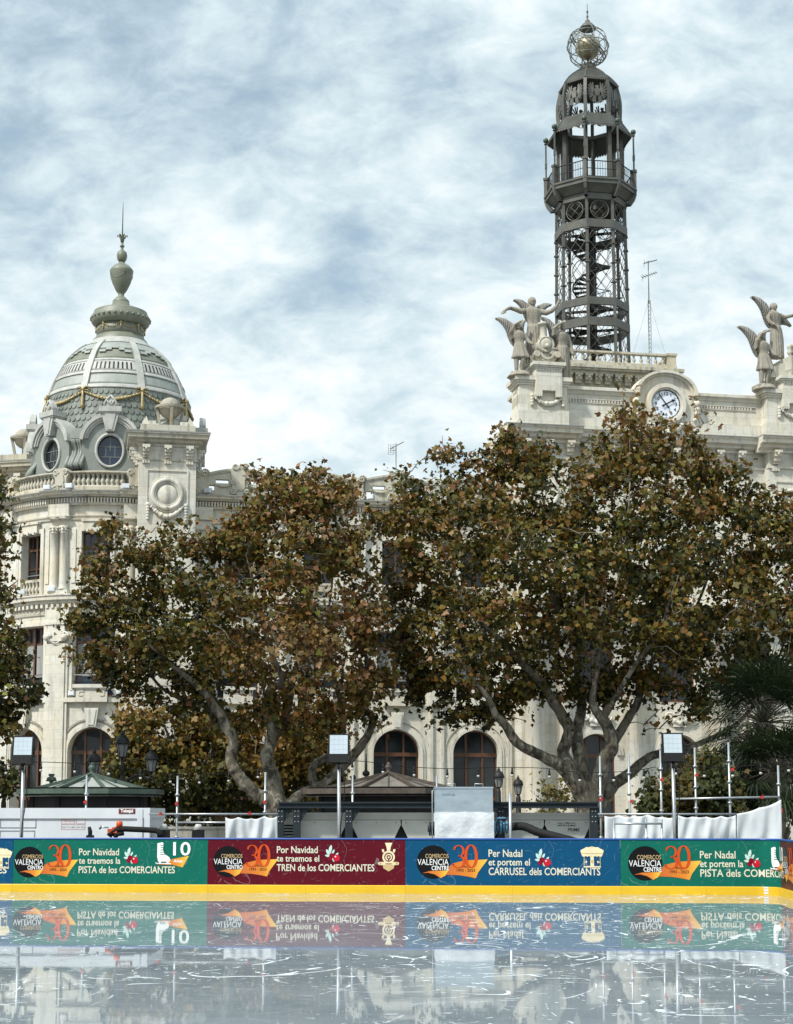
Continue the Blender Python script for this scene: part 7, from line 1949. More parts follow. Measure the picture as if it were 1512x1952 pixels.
# ---------------------------------------------------------------- refrigeration plant: dark steel frame round two chillers, foil tank, hose
YF = 40.0
def fx(px): return W(px, 1560, YF).x
t = thing('steel_frame', 'dark blue grey bolted steel frame around the cream refrigeration units', 'frame', (fx(830), YF, GZ))
zf_t, zf_b = ZY(1530, YF), ZY(1539, YF)
mb = MB(); mb.bb(fx(531), fx(1140), YF - .05, YF + .12, zf_b, zf_t); mb.bb(fx(531), fx(1140), YF - .10, YF + .17, zf_t - .02, zf_t + .02); mb.bb(fx(531), fx(1140), YF - .10, YF + .17, zf_b - .02, zf_b + .02)
mb.bb(fx(531), fx(1140), YF + 2.3, YF + 2.4, zf_b, zf_t); mb.build('top_beam', M['steel_dark'], t)
for px in (535, 566, 665, 955, 1132):
    x = fx(px); mb = MB(); mb.bb(x - .09, x + .09, YF - .06, YF + .14, GZ, zf_b - .02); mb.build('upright', M['steel_dark'], t)
    mb = MB(); mb.prism([(x + .09, zf_b - .02), (x + .32, zf_b - .02), (x + .09, zf_b - .36)], YF - .02, YF + .01, lambda x, y, z: (x, y, z)); mb.build('gusset', M['steel_dark'], t)
    mb = MB()
    for k in range(3):
        for d in (-.04, .04): mb.ball((x + d, YF - .065, zf_b - .1 - k * .13), .018, 6, 4)
    mb.build('bolt', M['galv'], t)
for px in (500, 1150): pass
ch = []
for (a, b, lab) in ((540, 660, 'small cream chiller unit with a side grille, left in the steel frame'), (670, 955, 'long cream chiller unit in the middle of the steel frame'), (950, 1126, 'cream chiller unit with grey lettering, right of the foil tank')):
    x0, x1 = fx(a), fx(b); y0 = YF + .35; k = 1 + .35 / YF; x0 *= k; x1 *= k
    zt = ZY(1549, y0); t = thing('chiller', lab, 'chiller', ((x0 + x1) / 2, y0 + .8, GZ), 0, 'cream refrigeration units')
    mb = MB(); mb.bb(x0, x1, y0 + .2, y0 + 1.8, GZ, zt - .05)
    mb.bb(x0 - .03, x1 + .03, y0 - .04, y0 + 1.85, zt - .07, zt); mb.bb(x0, x1, y0, y0 + .2, zt - .18, zt - .07); cb = mb.build('cabinet', M['cream_steel'], t)
    step = 1.30; n = max(1, int(round((x1 - x0) / step))); 
    for i in range(n):
        u0, u1 = x0 + (x1 - x0) * i / n, x0 + (x1 - x0) * (i + 1) / n
        mb = MB(); zq = zt - .19
        pl = [(u0 + .02, zq), (u1 - .02, zq), (u1 - .01, zq - .12), (u1 - .36, zq - .84), (u1 - .36, GZ + .1), (u0 + .36, GZ + .1), (u0 + .36, zq - .84), (u0 + .01, zq - .12)]
        mb.prism(pl, y0 - .01, y0 + .03, lambda x, y, z: (x, y, z)); mb.bb(u0 + .02, u1 - .02, y0 - .02, y0 + .02, zq - .11, zq - .09)
        pn = mb.build('side_panel', M['cream_steel'], t)
        mb = MB()
        for xx in (u0 + .12, u1 - .12, (u0 + u1) / 2): mb.ball((xx, y0 - .012, zq - .06), .013, 6, 4)
        mb.build('rivet', M['steel_dark'], pn)
    mb = MB(); mb.bb(x0 + .03, x1 - .03, y0 + .12, y0 + .19, GZ, zt - .1); mb.build('coil', M['black'], t)
    ch.append((t, x0, x1, y0, zt))
t, x0, x1, y0, zt = ch[0]
mb = MB(); gx0 = fx(540) * (1 + .35 / YF)
mb.bb(gx0, gx0 + .30, y0 - .05, y0 + .05, GZ, zt - .12); pn = mb.build('end_panel', M['cream_steel'], t)
mb = MB()
for i in range(12): mb.bb(gx0 + .03, gx0 + .26, y0 - .06, y0 - .045, zt - .30 - i * .075, zt - .345 - i * .075) if i % 1 == 0 else None
mb.build('louvre', M['black'], pn)
t, x0, x1, y0, zt = ch[2]
tx = W(1080, 1572, y0).x
put_text(t, 'SINTESIS', .12, tx, y0 - .018, ZY(1572, y0), M['steel_dark'], bold=.002); put_text(t, 'PRIME', .115, tx + .18, y0 - .018, ZY(1582, y0), M['steel_dark'], bold=.001)
# foil wrapped tank with frosted lower half
YT_ = 38.9
x0, x1 = W(830, 1550, YT_).x, W(940, 1550, YT_).x; zt, zm = ZY(1501, YT_), ZY(1548, YT_)
t = thing('insulated_tank', 'square grey foil tank with a white frosted lower half, above the blue board', 'tank', ((x0 + x1) / 2, YT_ + .7, GZ))
mb = MB(); n = 16
mb.bb(x0, x1, YT_, YT_ + 1.4, zm - .1, zt); mb.bb(x0 - .012, x1 + .012, YT_ - .012, YT_ + 1.412, zt - .03, zt + .015); tk = mb.build('tank_body', M['tank_grey'], t)
mb = MB()
vs = []; fs = []; nx, nz = 26, 16
for j in range(nz + 1):
    for i in range(nx + 1):
        u, w_ = i / nx, j / nz; z = GZ + .2 + (zm - GZ - .2) * w_ + (.035 * noise.noise(Vector((u * 5, 3, 1))) if j == nz else 0)
        vs.append((x0 - .02 + (x1 - x0 + .04) * u, YT_ - .05 - .045 * noise.noise(Vector((u * 4, w_ * 5, 7))) * (1 if 0 < i < nx else .4), z))
for j in range(nz):
    for i in range(nx): fs.append((j * (nx + 1) + i, j * (nx + 1) + i + 1, (j + 1) * (nx + 1) + i + 1, (j + 1) * (nx + 1) + i))
mb.add(vs, fs, True); mb.bb(x0 - .015, x1 + .015, YT_ - .02, YT_ + 1.41, GZ, zm - .02); mb.build('frosted_wrap', M['frost'], t)
mb = MB()
for px in (852, 905):
    x = W(px, 1500, YT_ + .2).x; mb.tube([(x, YT_ + .15, zt), (x, YT_ + .15, zt + .09), (x + .2, YT_ + .15, zt + .09), (x + .2, YT_ + .15, zt)], .012, 6)
mb.build('handle', M['galv'], t)
M['blue_ink'] = mat('faded_blue_print', (.05, .16, .26), .5, var=(.08, .2, .3), vscale=6)
put_text(t, 'DEFUS', .075, W(855, 1515, YT_).x, YT_ - .004, ZY(1515, YT_), M['blue_ink'], squash=1.5)
mb = MB(); mb.tube([(x0 - .07, YT_ + .1, GZ), (x0 - .07, YT_ + .1, zt - .08), (x0, YT_ + .1, zt - .06)], .015, 6); mb.build('side_pipe', M['galv'], t)
zl_ = ZY(1580, YT_); mb = MB()
for k in range(3): mb.lathe((x0 - .03 - k * .05, YT_ + .3, zl_), [(.17, -.02), (.17, .02)], 16, M=Matrix.Rotation(PI / 2, 4, 'Y'))
mb.lathe((x0 - .08, YT_ + .3, zl_), [(.08, -.1), (.08, .1)], 12, M=Matrix.Rotation(PI / 2, 4, 'Y')); mb.build('flange', M['steel_dark'], t)
mb = MB(); zr2 = ZY(1577, YT_)
for k, r_ in enumerate((.16, .11, .17, .12, .15)): mb.lathe((x1 + .05 + k * .075, YT_ + .3, zr2), [(r_, -.028), (r_, .028)], 16, M=Matrix.Rotation(PI / 2, 4, 'Y'))
mb.tube([(x1 + .12, YT_ + .28, zr2), (x1 + .12, YT_ + .1, zr2 + .22), (x1 + .32, YT_ + .05, zr2 + .22)], .025, 6); mb.build('valve', M['blue_ink'], t)
hz_ = MB(); hp = [(x1 + .40, YT_ + .3, zr2), (x1 + .75, YT_ + .2, zr2 + .02), (x1 + 1.1, YT_, zr2 - .12), (x1 + 1.5, YT_ - .2, zr2 - .22), (x1 + 2.1, YT_ - .4, zr2 - .40), (x1 + 2.6, YT_ - .5, .7), (x1 + 3, YT_ - .5, .2)]
pt_, rd_ = smooth_path([Vector(p) for p in hp], [.10] * len(hp), 6); hz_.tube(pt_, [r_ * (1 + .06 * (i % 2)) for i, r_ in enumerate(rd_)], 12)
hh = hz_.build('hose', M['rubber'], None, loc=(x1 + .4, YT_ + .3, zr2)); tag(hh, 'thick black hose running down to the right from the foil tank', 'hose')
mb = MB(); mb.tube([(x1 + .42, YT_ + .02, GZ), (x1 + .42, YT_ + .02, ZY(1512, YT_))], .04, 8); mb.build('stand_pipe', M['galv'], t)

# ---------------------------------------------------------------- scaffold rails and white tarpaulins
def scaf(label, Y, posts, rails, couplers, group='scaffold rails behind the rink'):
    xs = [W(p[0], 1550, Y).x for p in posts]; t = thing('scaffold', label, 'scaffold', (sum(xs) / len(xs), Y, GZ), 0, group)
    for (px, pt) in posts:
        a = W(px, 1590, Y); b = W(px, pt, Y); mb = MB(); mb.tube([(a.x, Y, GZ), (a.x, Y, b.z)], .027, 10)
        z = b.z - .45
        while z > GZ + .3: mb.lathe((a.x, Y, z), [(.03, -.03), (.055, -.02), (.055, .02), (.03, .03)], 10); z -= .5
        mb.build('upright', M['galv'], t)
    for (p0, y0, p1, y1) in rails:
        a, b = W(p0, y0, Y - .06), W(p1, y1, Y - .06); mb = MB(); mb.tube([a, b], .026, 10); mb.build('ledger', M['galv'], t)
    for (px, py) in couplers:
        c = W(px, py, Y - .05); mb = MB(); mb.box(c, (.07, .10, .055)); mb.tube([c + Vector((0, -.02, .02)), c + Vector((.02, -.08, .05))], .012, 6); mb.build('clamp', M['red_tape'], t)
    return t
scaf('scaffold rail with red clamps between the white container and the steel frame', 38.2, [(337, 1479), (505, 1472)], [(285, 1552, 530, 1552), (337, 1568, 505, 1568)], [(306, 1552), (476, 1551), (337, 1532), (505, 1529)])
scaf('lone scaffold pole with a red clamp in front of the green kiosk', 38.9, [(163, 1478)], [], [(163, 1529)])
scaf('short lone scaffold pole in front of the brown kiosk', 41.2, [(672, 1478)], [], [], )
scaf('short scaffold pole behind the foil tank', 41.5, [(833, 1478)], [], [])
scaf('large scaffold of tall poles carrying white sheets, right of the steel frame', 38.4, [(1146, 1441), (1201, 1438), (1262, 1430), (1328, 1425), (1393, 1415), (1487, 1459)], [(1140, 1552, 1405, 1552), (1288, 1523, 1487, 1519), (1203, 1567, 1262, 1567)], [(1146, 1524), (1203, 1528), (1262, 1486), (1328, 1478), (1397, 1467), (1452, 1520), (1489, 1546)])
scaf('low scaffold frame in front of the white sheets', 37.6, [(1171, 1562), (1232, 1561), (1262, 1562)], [(1171, 1570, 1262, 1570)], [])
def sheet(label, Y, corners, folds, seed, nx=40, nz=16):
    """hanging cloth between pixel corners (top-left, top-right, bottom-right, bottom-left), with sag and folds"""
    tl, tr, br, bl = [W(px, py, Y) for px, py in corners]; mb = MB(); vs = []; fs = []
    for j in range(nz + 1):
        for i in range(nx + 1):
            u, w_ = i / nx, j / nz; p = tl.lerp(tr, u).lerp(bl.lerp(br, u), w_)
            p.z -= (1 - w_) * (.035 * math.sin(PI * ((u * folds) % 1)) + .05 * (.5 + noise.noise(Vector((u * folds, seed, .5)))))
            p.y += -.05 + .07 * noise.noise(Vector((u * folds * 2.2, w_ * 1.4 + u * 2, seed))) + .035 * math.sin(u * folds * 6.3 + w_ * 2.5 + seed) * (.4 + w_)
            vs.append(p)
    for j in range(nz):
        for i in range(nx): a = j * (nx + 1) + i; fs.append((a, a + nx + 1, a + nx + 2, a + 1))
    mb.add(vs, fs, True); o = mb.build('tarpaulin', M['tarp'], None, loc=bl); sd = o.modifiers.new('thickness', 'SOLIDIFY'); sd.thickness = .006
    return tag(o, label, 'tarpaulin', 'white sheets on the scaffold')
sheet('white sheet tied to the scaffold left of the steel frame', 38.1, [(430, 1555), (529, 1555), (529, 1615), (430, 1615)], 4, 1)
sheet('long white sheet on the scaffold, right of the chillers', 38.25, [(1152, 1553), (1290, 1553), (1290, 1618), (1152, 1618)], 5, 2)
sheet('white sheet on the scaffold right of the rightmost floodlight pole', 38.2, [(1292, 1552), (1402, 1553), (1402, 1618), (1292, 1618)], 4, 3)
o = sheet('white sheet swept up to the last scaffold pole at the right', 38.15, [(1404, 1551), (1488, 1523), (1490, 1618), (1404, 1618)], 2, 4, 30, 16)
for v in o.data.vertices:
    pass
# ---------------------------------------------------------------- festoon lights
def festoon(label, pts, nb, bulbs=None):
    q = [W(px, py, Y) for px, py, Y in pts]; pt, rd = smooth_path(q, [.012] * len(q), 8)
    t = thing('string_light', label, 'string lights', q[0], 0, 'strings of festoon bulbs'); mb = MB(); mb.tube(pt, .011, 5); mb.build('cable', M['rubber'], t)
    acc = [0]
    for a, b in zip(pt[:-1], pt[1:]): acc.append(acc[-1] + (b - a).length)
    for k in range(nb):
        s_ = acc[-1] * (k + .5) / nb; i = max(j for j in range(len(acc)) if acc[j] <= s_); i = min(i, len(pt) - 2); p = pt[i].lerp(pt[i + 1], (s_ - acc[i]) / max(1e-6, acc[i + 1] - acc[i]))
        mb = MB(); mb.tube([p + Vector((0, 0, .01)), p - Vector((0, 0, .16))], .025, 8); mb.lathe(p - Vector((0, 0, .20)), [(.035, 0), (.04, .05), (.03, .09)], 8); so = mb.build('socket', M['black'], t)
        mb = MB(); mb.ball(p - Vector((0, 0, .235)), .042, 10, 8); mb.build('bulb', M['bulb'], so)
festoon('string of bulbs at the far left, in front of the arcade arches', [(-20, 1462, 45), (60, 1453, 45), (140, 1455, 45.5), (240, 1462, 46)], 4)
festoon('string of bulbs in front of the forked plane tree trunk', [(240, 1464, 46), (340, 1476, 46.5), (430, 1474, 47), (520, 1462, 47)], 5)
festoon('string of bulbs between the middle floodlight and the double lantern', [(640, 1448, 46), (700, 1452, 46), (760, 1460, 46.5), (850, 1465, 46.5), (940, 1463, 47)], 5)
festoon('string of bulbs in front of the large plane tree trunk', [(940, 1463, 47), (1030, 1464, 47), (1110, 1472, 46), (1200, 1470, 45), (1250, 1462, 44)], 5)
festoon('string of bulbs in front of the fan palms at the right', [(1262, 1455, 43), (1330, 1462, 43), (1400, 1462, 43), (1470, 1455, 43), (1530, 1450, 43)], 5)
# ---------------------------------------------------------------- things on the pavement seen between the rails
t = thing('stone_planter', 'low stone planter wall behind the scaffold rail with sheet', 'planter', (W(390, 1575, 55).x, 55, GZ))
mb = MB(); xa, xb = W(300, 1575, 55).x, W(470, 1575, 55).x; mb.bb(xa, xb, 55, 55.5, GZ, ZY(1580, 55)); mb.bb(xa - .05, xb + .05, 54.95, 55.55, ZY(1580, 55), ZY(1576, 55)); mb.build('planter_wall', M['stone'], t)
t = thing('hedge', 'dark clipped hedge running along the front of the arcade', 'hedge', (W(420, 1550, 61.5).x, 61.5, GZ))
n = 16000; xa, xb = W(160, 1550, 61.5).x, W(1460, 1550, 61.5).x
C = np.stack([rngn.uniform(xa, xb, n), 61.5 + rngn.normal(size=n) * .45, GZ + rngn.uniform(0, 1, n) ** .7 * 1.75], 1) - np.array([W(420, 1550, 61.5).x, 61.5, GZ])
o = bpy.data.objects.new('foliage', leaf_mesh('foliage', C, rngn.normal(size=(n, 3)) + np.array([0, -.4, .5]), rngn.uniform(.06, .13, n), np.clip(.2 + rngn.normal(size=n) * .15, 0, 1), LEAF3, SV)); col.objects.link(o); o.parent = t
mb = MB(); mb.bb(xa, xb, 61.3, 61.7, GZ, GZ + 1.2); mb.build('woody_core', TWIG, t)
for px, lab, h_ in ((312, 'left conical lamp on a dark box behind the roll bar', 0), (378, 'right conical lamp on a dark box behind the rail', 0)):
    c = W(px, 1580, 38.9); t = thing('bollard_lamp', lab, 'lamp', (c.x, 38.9, GZ), 0, 'conical lamps behind the rail')
    mb = MB(); mb.bb(c.x - .14, c.x + .14, 38.8, 39.05, GZ, ZY(1582, 38.9)); mb.build('box', M['black'], t)
    mb = MB(); mb.lathe((c.x, 38.92, ZY(1582, 38.9)), [(.14, 0), (.07, .13), (.06, .14)], 14); mb.build('lamp_shade', M['bulb'], t)
# ---------------------------------------------------------------- rink: boards bent round the corner, kick plate, cap rail
Q0 = W(0, 1650, 36.1); Q1 = W(1440, 1650, 34.75); Q0.z = Q1.z = 0
bd_ = (Q1 - Q0).normalized(); bn = Vector((bd_.y, -bd_.x, 0)); LB = (Q1 - Q0).length
RC = .47; ARC = RC * PI / 2
HB, HK = 1.208, .178
cenC = Q1 + bn * RC
def BP(u, o, z):                           # along the board, out from its face towards the ice, up
    if u <= LB: p = Q0 + bd_ * u + bn * o
    elif u <= LB + ARC:
        a = (u - LB) / RC; d = -bn * math.cos(a) + bd_ * math.sin(a); p = cenC + d * (RC - o)
    else: p = cenC + bd_ * (RC - o) + bn * (u - LB - ARC)
    return Vector((p.x, p.y, z))
def UB(px):                                # where a pixel column meets the straight board
    k = (W(px, 1650, 1.0).x); return (Q0.x - k * Q0.y) / (k * bd_.y - bd_.x)
def us(a, b, lim=.06):
    pts = {a, b}
    for i in range(13):
        q = LB + ARC * i / 12
        if a < q < b: pts.add(q)
    return sorted(pts)
def film(name, c):
    m = ink(name, c, .42, tuple(x * .86 for x in c)); nt = m.node_tree; N = nt.nodes; L = nt.links; p = N['Principled BSDF']; src = p.inputs['Base Color'].links[0].from_socket
    tc = N.new('ShaderNodeTexCoord'); mk = None
    for sc, rot, wd, lo in ((3.1, .4, .004, .56), (7.0, 1.9, .006, .60), (1.4, .9, .0025, .52)):
        mp = N.new('ShaderNodeMapping'); mp.inputs['Rotation'].default_value = (rot, rot * .7, rot); L.new(tc.outputs['Object'], mp.inputs[0])
        a = N.new('ShaderNodeTexNoise'); a.inputs['Scale'].default_value = sc; a.inputs['Detail'].default_value = 1; L.new(mp.outputs[0], a.inputs['Vector'])
        b = N.new('ShaderNodeTexNoise'); b.inputs['Scale'].default_value = sc * 1.7; b.inputs['Detail'].default_value = 4; L.new(mp.outputs[0], b.inputs['Vector'])
        s1 = N.new('ShaderNodeMath'); s1.operation = 'COMPARE'; s1.inputs[1].default_value = .5; s1.inputs[2].default_value = wd; L.new(a.outputs['Fac'], s1.inputs[0])
        s2 = N.new('ShaderNodeMath'); s2.operation = 'GREATER_THAN'; s2.inputs[1].default_value = lo; L.new(b.outputs['Fac'], s2.inputs[0])
        q = N.new('ShaderNodeMath'); q.operation = 'MULTIPLY'; L.new(s1.outputs[0], q.inputs[0]); L.new(s2.outputs[0], q.inputs[1])
        if mk: x = N.new('ShaderNodeMath'); x.operation = 'MAXIMUM'; L.new(mk, x.inputs[0]); L.new(q.outputs[0], x.inputs[1]); mk = x.outputs[0]
        else: mk = q.outputs[0]
    k = N.new('ShaderNodeMath'); k.operation = 'MULTIPLY'; k.inputs[1].default_value = .18; L.new(mk, k.inputs[0])
    mx = N.new('ShaderNodeMix'); mx.data_type = 'RGBA'; L.new(k.outputs[0], mx.inputs[0]); L.new(src, mx.inputs[6]); mx.inputs[7].default_value = (.55, .58, .58, 1); L.new(mx.outputs[2], p.inputs['Base Color'])
    n = N.new('ShaderNodeTexNoise'); n.inputs['Scale'].default_value = 2.5; n.inputs['Detail'].default_value = 3; L.new(tc.outputs['Object'], n.inputs['Vector'])
    bp = N.new('ShaderNodeBump'); bp.inputs['Strength'].default_value = .12; bp.inputs['Distance'].default_value = .05; L.new(n.outputs['Fac'], bp.inputs['Height']); L.new(bp.outputs[0], p.inputs['Normal'])
    return m
def ink(name, c, r=.5, v=None): return mat(name, c, r, var=v or tuple(x * .82 for x in c), vscale=2.5, spec=.12)
M['b_green'] = film('green_banner_film', (.004, .122, .085)); M['b_red'] = film('dark_red_banner_film', (.095, .004, .012)); M['b_blue'] = film('blue_banner_film', (.003, .066, .150)); M['b_brown'] = film('red_brown_banner_film', (.085, .012, .012))
M['cap_blue'] = mat('blue_plastic_rail', (.012, .07, .30), .35, var=(.01, .055, .24), vscale=2); M['kick'] = mat('yellow_kick_plate', (.70, .44, .010), .4, var=(.60, .36, .010), vscale=1.1, vscale3=(1, 1, 3), bump=.03, ramp=(.4, .8))
M['cream'] = ink('cream_lettering', (.66, .63, .50), .5, (.58, .55, .44)); M['num'] = ink('orange_red_numerals', (.56, .07, .014), .5, (.48, .06, .012)); M['discs'] = ink('black_disc', (.006, .006, .007), .35)
M['tan'] = ink('tan_lettering', (.56, .40, .20), .5); M['maroon_ink'] = ink('maroon_small_print', (.10, .02, .012), .5); M['leafgrey'] = ink('pale_grey_green_leaf', (.42, .60, .54), .5, (.50, .66, .60)); M['berry'] = ink('red_berry', (.42, .008, .025), .3, (.55, .02, .04)); M['berry_dark'] = ink('dark_red_berry', (.22, .006, .02), .3)
M['gold'] = ink('pale_gold_print', (.62, .47, .26), .5, (.78, .66, .44)); M['gold_lt'] = ink('cream_gold_print', (.80, .68, .44), .5)
def ribbon_mat():
    m = bpy.data.materials.new('orange_ribbon_print'); m.use_nodes = True; nt = m.node_tree; N = nt.nodes; L = nt.links; p = N['Principled BSDF']; p.inputs['Roughness'].default_value = .4
    a = N.new('ShaderNodeAttribute'); a.attribute_name = 'fade'; r = N.new('ShaderNodeValToRGB'); e = r.color_ramp.elements
    e[0].color = (.50, .10, .012, 1); e[1].color = (.80, .50, .05, 1); x = e.new(.62); x.color = (.62, .20, .012, 1)
    L.new(a.outputs['Fac'], r.inputs[0]); L.new(r.outputs[0], p.inputs['Base Color']); return m
M['ribbon'] = ribbon_mat()
PX = (UB(1183) - UB(396)) / 787                              # one photograph pixel on the board in metres, along u
PZ = (HB - .035 - HK) / 86.0
ZTOP = HB - .035
class Sign:
    """prints of one advertising board; (x, y) are photograph pixels from its left and top edge"""
    def __init__(s, board, u0): s.b = board; s.u0 = u0; s.lay = 0
    def at(s, x, y, o=.004): return BP(s.u0 + x * PX, o, ZTOP - y * PZ)
    def poly(s, name, polys, m, o=.004, parent=None, fade=False):
        mb = MB(); f = []
        for pl in polys:
            mb.add([s.at(x, y, o) for x, y in pl], [tuple(range(len(pl)))[::-1]]); f += [x for x, y in pl]
        ob = mb.build(name, M[m], parent or s.b)
        if fade:
            lo, hi = min(f), max(f); at = ob.data.attributes.new('fade', 'FLOAT', 'POINT'); at.data.foreach_set('value', [(x - lo) / (hi - lo) for x in f])
        return ob
    def text(s, name, body, x, y, size, m, o=.006, bold=.0, align='LEFT', sq=1.0, parent=None, width=None):
        vs, fs = text2d(body, size, bold, align)
        if width:
            lo, hi = min(v[0] for v in vs), max(v[0] for v in vs); sq = width / (hi - lo); vs = [(v[0] - lo, v[1]) for v in vs]
        mb = MB(); mb.add([s.at(x + vx * sq, y - vy, o) for vx, vy in vs], fs); return mb.build(name, M[m], parent or s.b)
def circ_(cx, cy, rx, ry=None, n=28, a0=0, a1=2 * PI): return [(cx + rx * math.cos(a0 + (a1 - a0) * i / n), cy + (ry or rx) * math.sin(a0 + (a1 - a0) * i / n)) for i in range(n)]
def strokes(paths):
    """broad-nib strokes [(x, y, halfwidth)] turned into polygons"""
    out = []
    for p in paths:
        n = len(p)
        for i in range(n - 1):
            (x0, y0, w0), (x1, y1, w1) = p[i], p[i + 1]
            def nrm(j):
                a, b = p[max(j - 1, 0)], p[min(j + 1, n - 1)]; dx, dy = b[0] - a[0], b[1] - a[1]; L_ = math.hypot(dx, dy) or 1; return -dy / L_, dx / L_
            (nx0, ny0), (nx1, ny1) = nrm(i), nrm(i + 1)
            out.append([(x0 - nx0 * w0, y0 - ny0 * w0), (x1 - nx1 * w1, y1 - ny1 * w1), (x1 + nx1 * w1, y1 + ny1 * w1), (x0 + nx0 * w0, y0 + ny0 * w0)])
    return out
def contrast(pts, thick, thin):
    """stroke widths of a broad pen: thick going down, thin going across"""
    out = []; n = len(pts)
    for i, (x, y) in enumerate(pts):
        a, b = pts[max(i - 1, 0)], pts[min(i + 1, n - 1)]; dx, dy = b[0] - a[0], b[1] - a[1]; L_ = math.hypot(dx, dy) or 1
        out.append((x, y, thin + (thick - thin) * (abs(dy) / L_) ** 1.6))
    return out
def arcp(cx, cy, rx, ry, a0, a1, n=16): return [(cx + rx * math.cos(R(a0 + (a1 - a0) * i / n)), cy + ry * math.sin(R(a0 + (a1 - a0) * i / n))) for i in range(n + 1)]
def thirty(s, x, y, h=50.0):
    """big serif 30 with its slanted foot"""
    k = h / 50
    three = [contrast(arcp(x + 10 * k, y + 13 * k, 11 * k, 12 * k, -160, 95), 2.6 * k, .9 * k), contrast(arcp(x + 9 * k, y + 37 * k, 13.5 * k, 13.5 * k, -88, 155), 3.0 * k, 1.0 * k)]
    o_ = [contrast(arcp(x + 38 * k, y + 25 * k, 12 * k, 25 * k, -90, 270, 30), 3.3 * k, .9 * k)]
    polys = strokes(three + o_) + [circ_(x + .5 * k, y + 9 * k, 2.4 * k, n=12), circ_(x - 2.8 * k, y + 43 * k, 2.2 * k, n=12)]
    return s.poly('numeral', polys, 'num', .012)
def logo(s, x, y, r, l1, l2, l3, yrs, l4='1993 - 2023'):
    d = s.poly('logo_disc', [circ_(x, y, r, n=40)], 'discs', .005)
    s.text('lettering', l1, x - r * .47, y - r * .34, r * .37, 'tan', .008, parent=d, width=r * 1.40)
    s.text('lettering', l2, x - r * .95, y + r * .02, r * .52, 'white_ink', .009, parent=d, width=r * 1.88, bold=.0)
    s.text('lettering', l3, x - r * .10, y + r * .37, r * .36, 'white_ink', .008, parent=d, width=r * 1.05, bold=.2)
    s.poly('swoosh', [[(x - r * .66, y + r * .66), (x - r * .2, y + r * .54), (x + r * .3, y + r * .52), (x + r * .92, y + r * .50), (x + r * .74, y + r * .80), (x + r * .46, y + r * .96), (x + r * .1, y + r * .74), (x - r * .3, y + r * .64)]], 'ribbon', .010, d, fade=True)
    rb = s.poly('ribbon', [[(x + r * 1.0, y + r * .22), (x + r * 1.25, y + r * .06), (x + r * 1.7, y + r * -.05), (x + r * 2.2, y - r * .12), (x + r * 3.28, y - r * .16), (x + r * 2.95, y + r * .28), (x + r * 2.7, y + r * .62), (x + r * 2.56, y + r * .96), (x + r * 2.1, y + r * .86), (x + r * 1.5, y + r * .78), (x + r * .74, y + r * .76), (x + r * .9, y + r * .5)]], 'ribbon', .006, fade=True)
    s.text('lettering', yrs, x + r * 2.02, y + r * .26, r * .25, 'maroon_ink', .009, align='CENTER', parent=rb, bold=.1); s.text('lettering', l4, x + r * 1.95, y + r * .50, r * .24, 'maroon_ink', .009, align='CENTER', parent=rb, bold=.1)
def sprig(s, x, y, k=1.0):
    lv = []
    for (cx, cy, a, l, w) in ((-4, -8, -78, 9, 3.2), (-9, -2, -118, 7, 2.8), (1.5, -2.5, -62, 6, 2.2), (-9, 5, -170, 6, 2.4), (-3.5, 2, -100, 6, 2.2), (9, 2.5, -50, 5, 2), (2, 13, 70, 4.5, 1.8)):
        c, q = math.cos(R(a)), math.sin(R(a)); lv.append([(x + k * (cx + c * l * u - q * w * v), y + k * (cy + q * l * u + c * w * v)) for u, v in ((-.9, 0), (-.4, .85), (.2, 1), (.7, .6), (1, 0), (.7, -.6), (.2, -1), (-.4, -.85))])
    o = s.poly('berry_sprig', lv, 'leafgrey', .006)
    s.poly('berry', [circ_(x - 1.5 * k, y + 4 * k, 4.6 * k, n=18), circ_(x - 4.5 * k, y + 10 * k, 4.4 * k, n=18)], 'berry_dark', .009, o); s.poly('berry', [circ_(x + 8.5 * k, y + 9.5 * k, 7 * k, n=24)], 'berry', .011, o)
    s.poly('highlight', [circ_(x + 6.5 * k, y + 6.5 * k, 1.5 * k, n=10)], 'white_ink', .013, o)
def skate(s, x, y, txt='Años'):
    b = [(0, 2), (10, 0), (12, 3), (11, 14), (14, 22), (24, 29), (26, 34), (25, 37), (2, 37), (0, 28)]
    o = s.poly('skate', [[(x + a, y + c) for a, c in b], [(x - 2, y + 41), (x - 4, y + 38.5), (x + 1, y + 39.6), (x + 27, y + 40), (x + 27, y + 42)], [(x + 4, y + 37), (x + 8, y + 37), (x + 7, y + 40), (x + 4, y + 40)], [(x + 19, y + 37), (x + 23, y + 37), (x + 22, y + 40), (x + 19, y + 40)]], 'white_ink', .009)
    s.poly('lace', [[(x + 6, y + 6 + i * 4.2), (x + 12.5 + i * 1.6, y + 5 + i * 4.2), (x + 12.5 + i * 1.6, y + 6.2 + i * 4.2), (x + 6, y + 7.2 + i * 4.2)] for i in range(5)], 'b_green', .012, o)
    r = s.poly('ribbon', [[(x - 5, y + 44), (x + 10, y + 42), (x + 30, y + 32), (x + 62, y + 26), (x + 55, y + 38), (x + 50, y + 48), (x + 30, y + 43), (x + 10, y + 43)]], 'ribbon', .006, fade=True)
    s.text('lettering', '10', x + 31, y + 14, 36, 'white_ink', .011, width=34, bold=.5); s.text('lettering', txt, x + 32, y + 36, 8, 'white_ink', .009, width=18, parent=r, bold=.2)
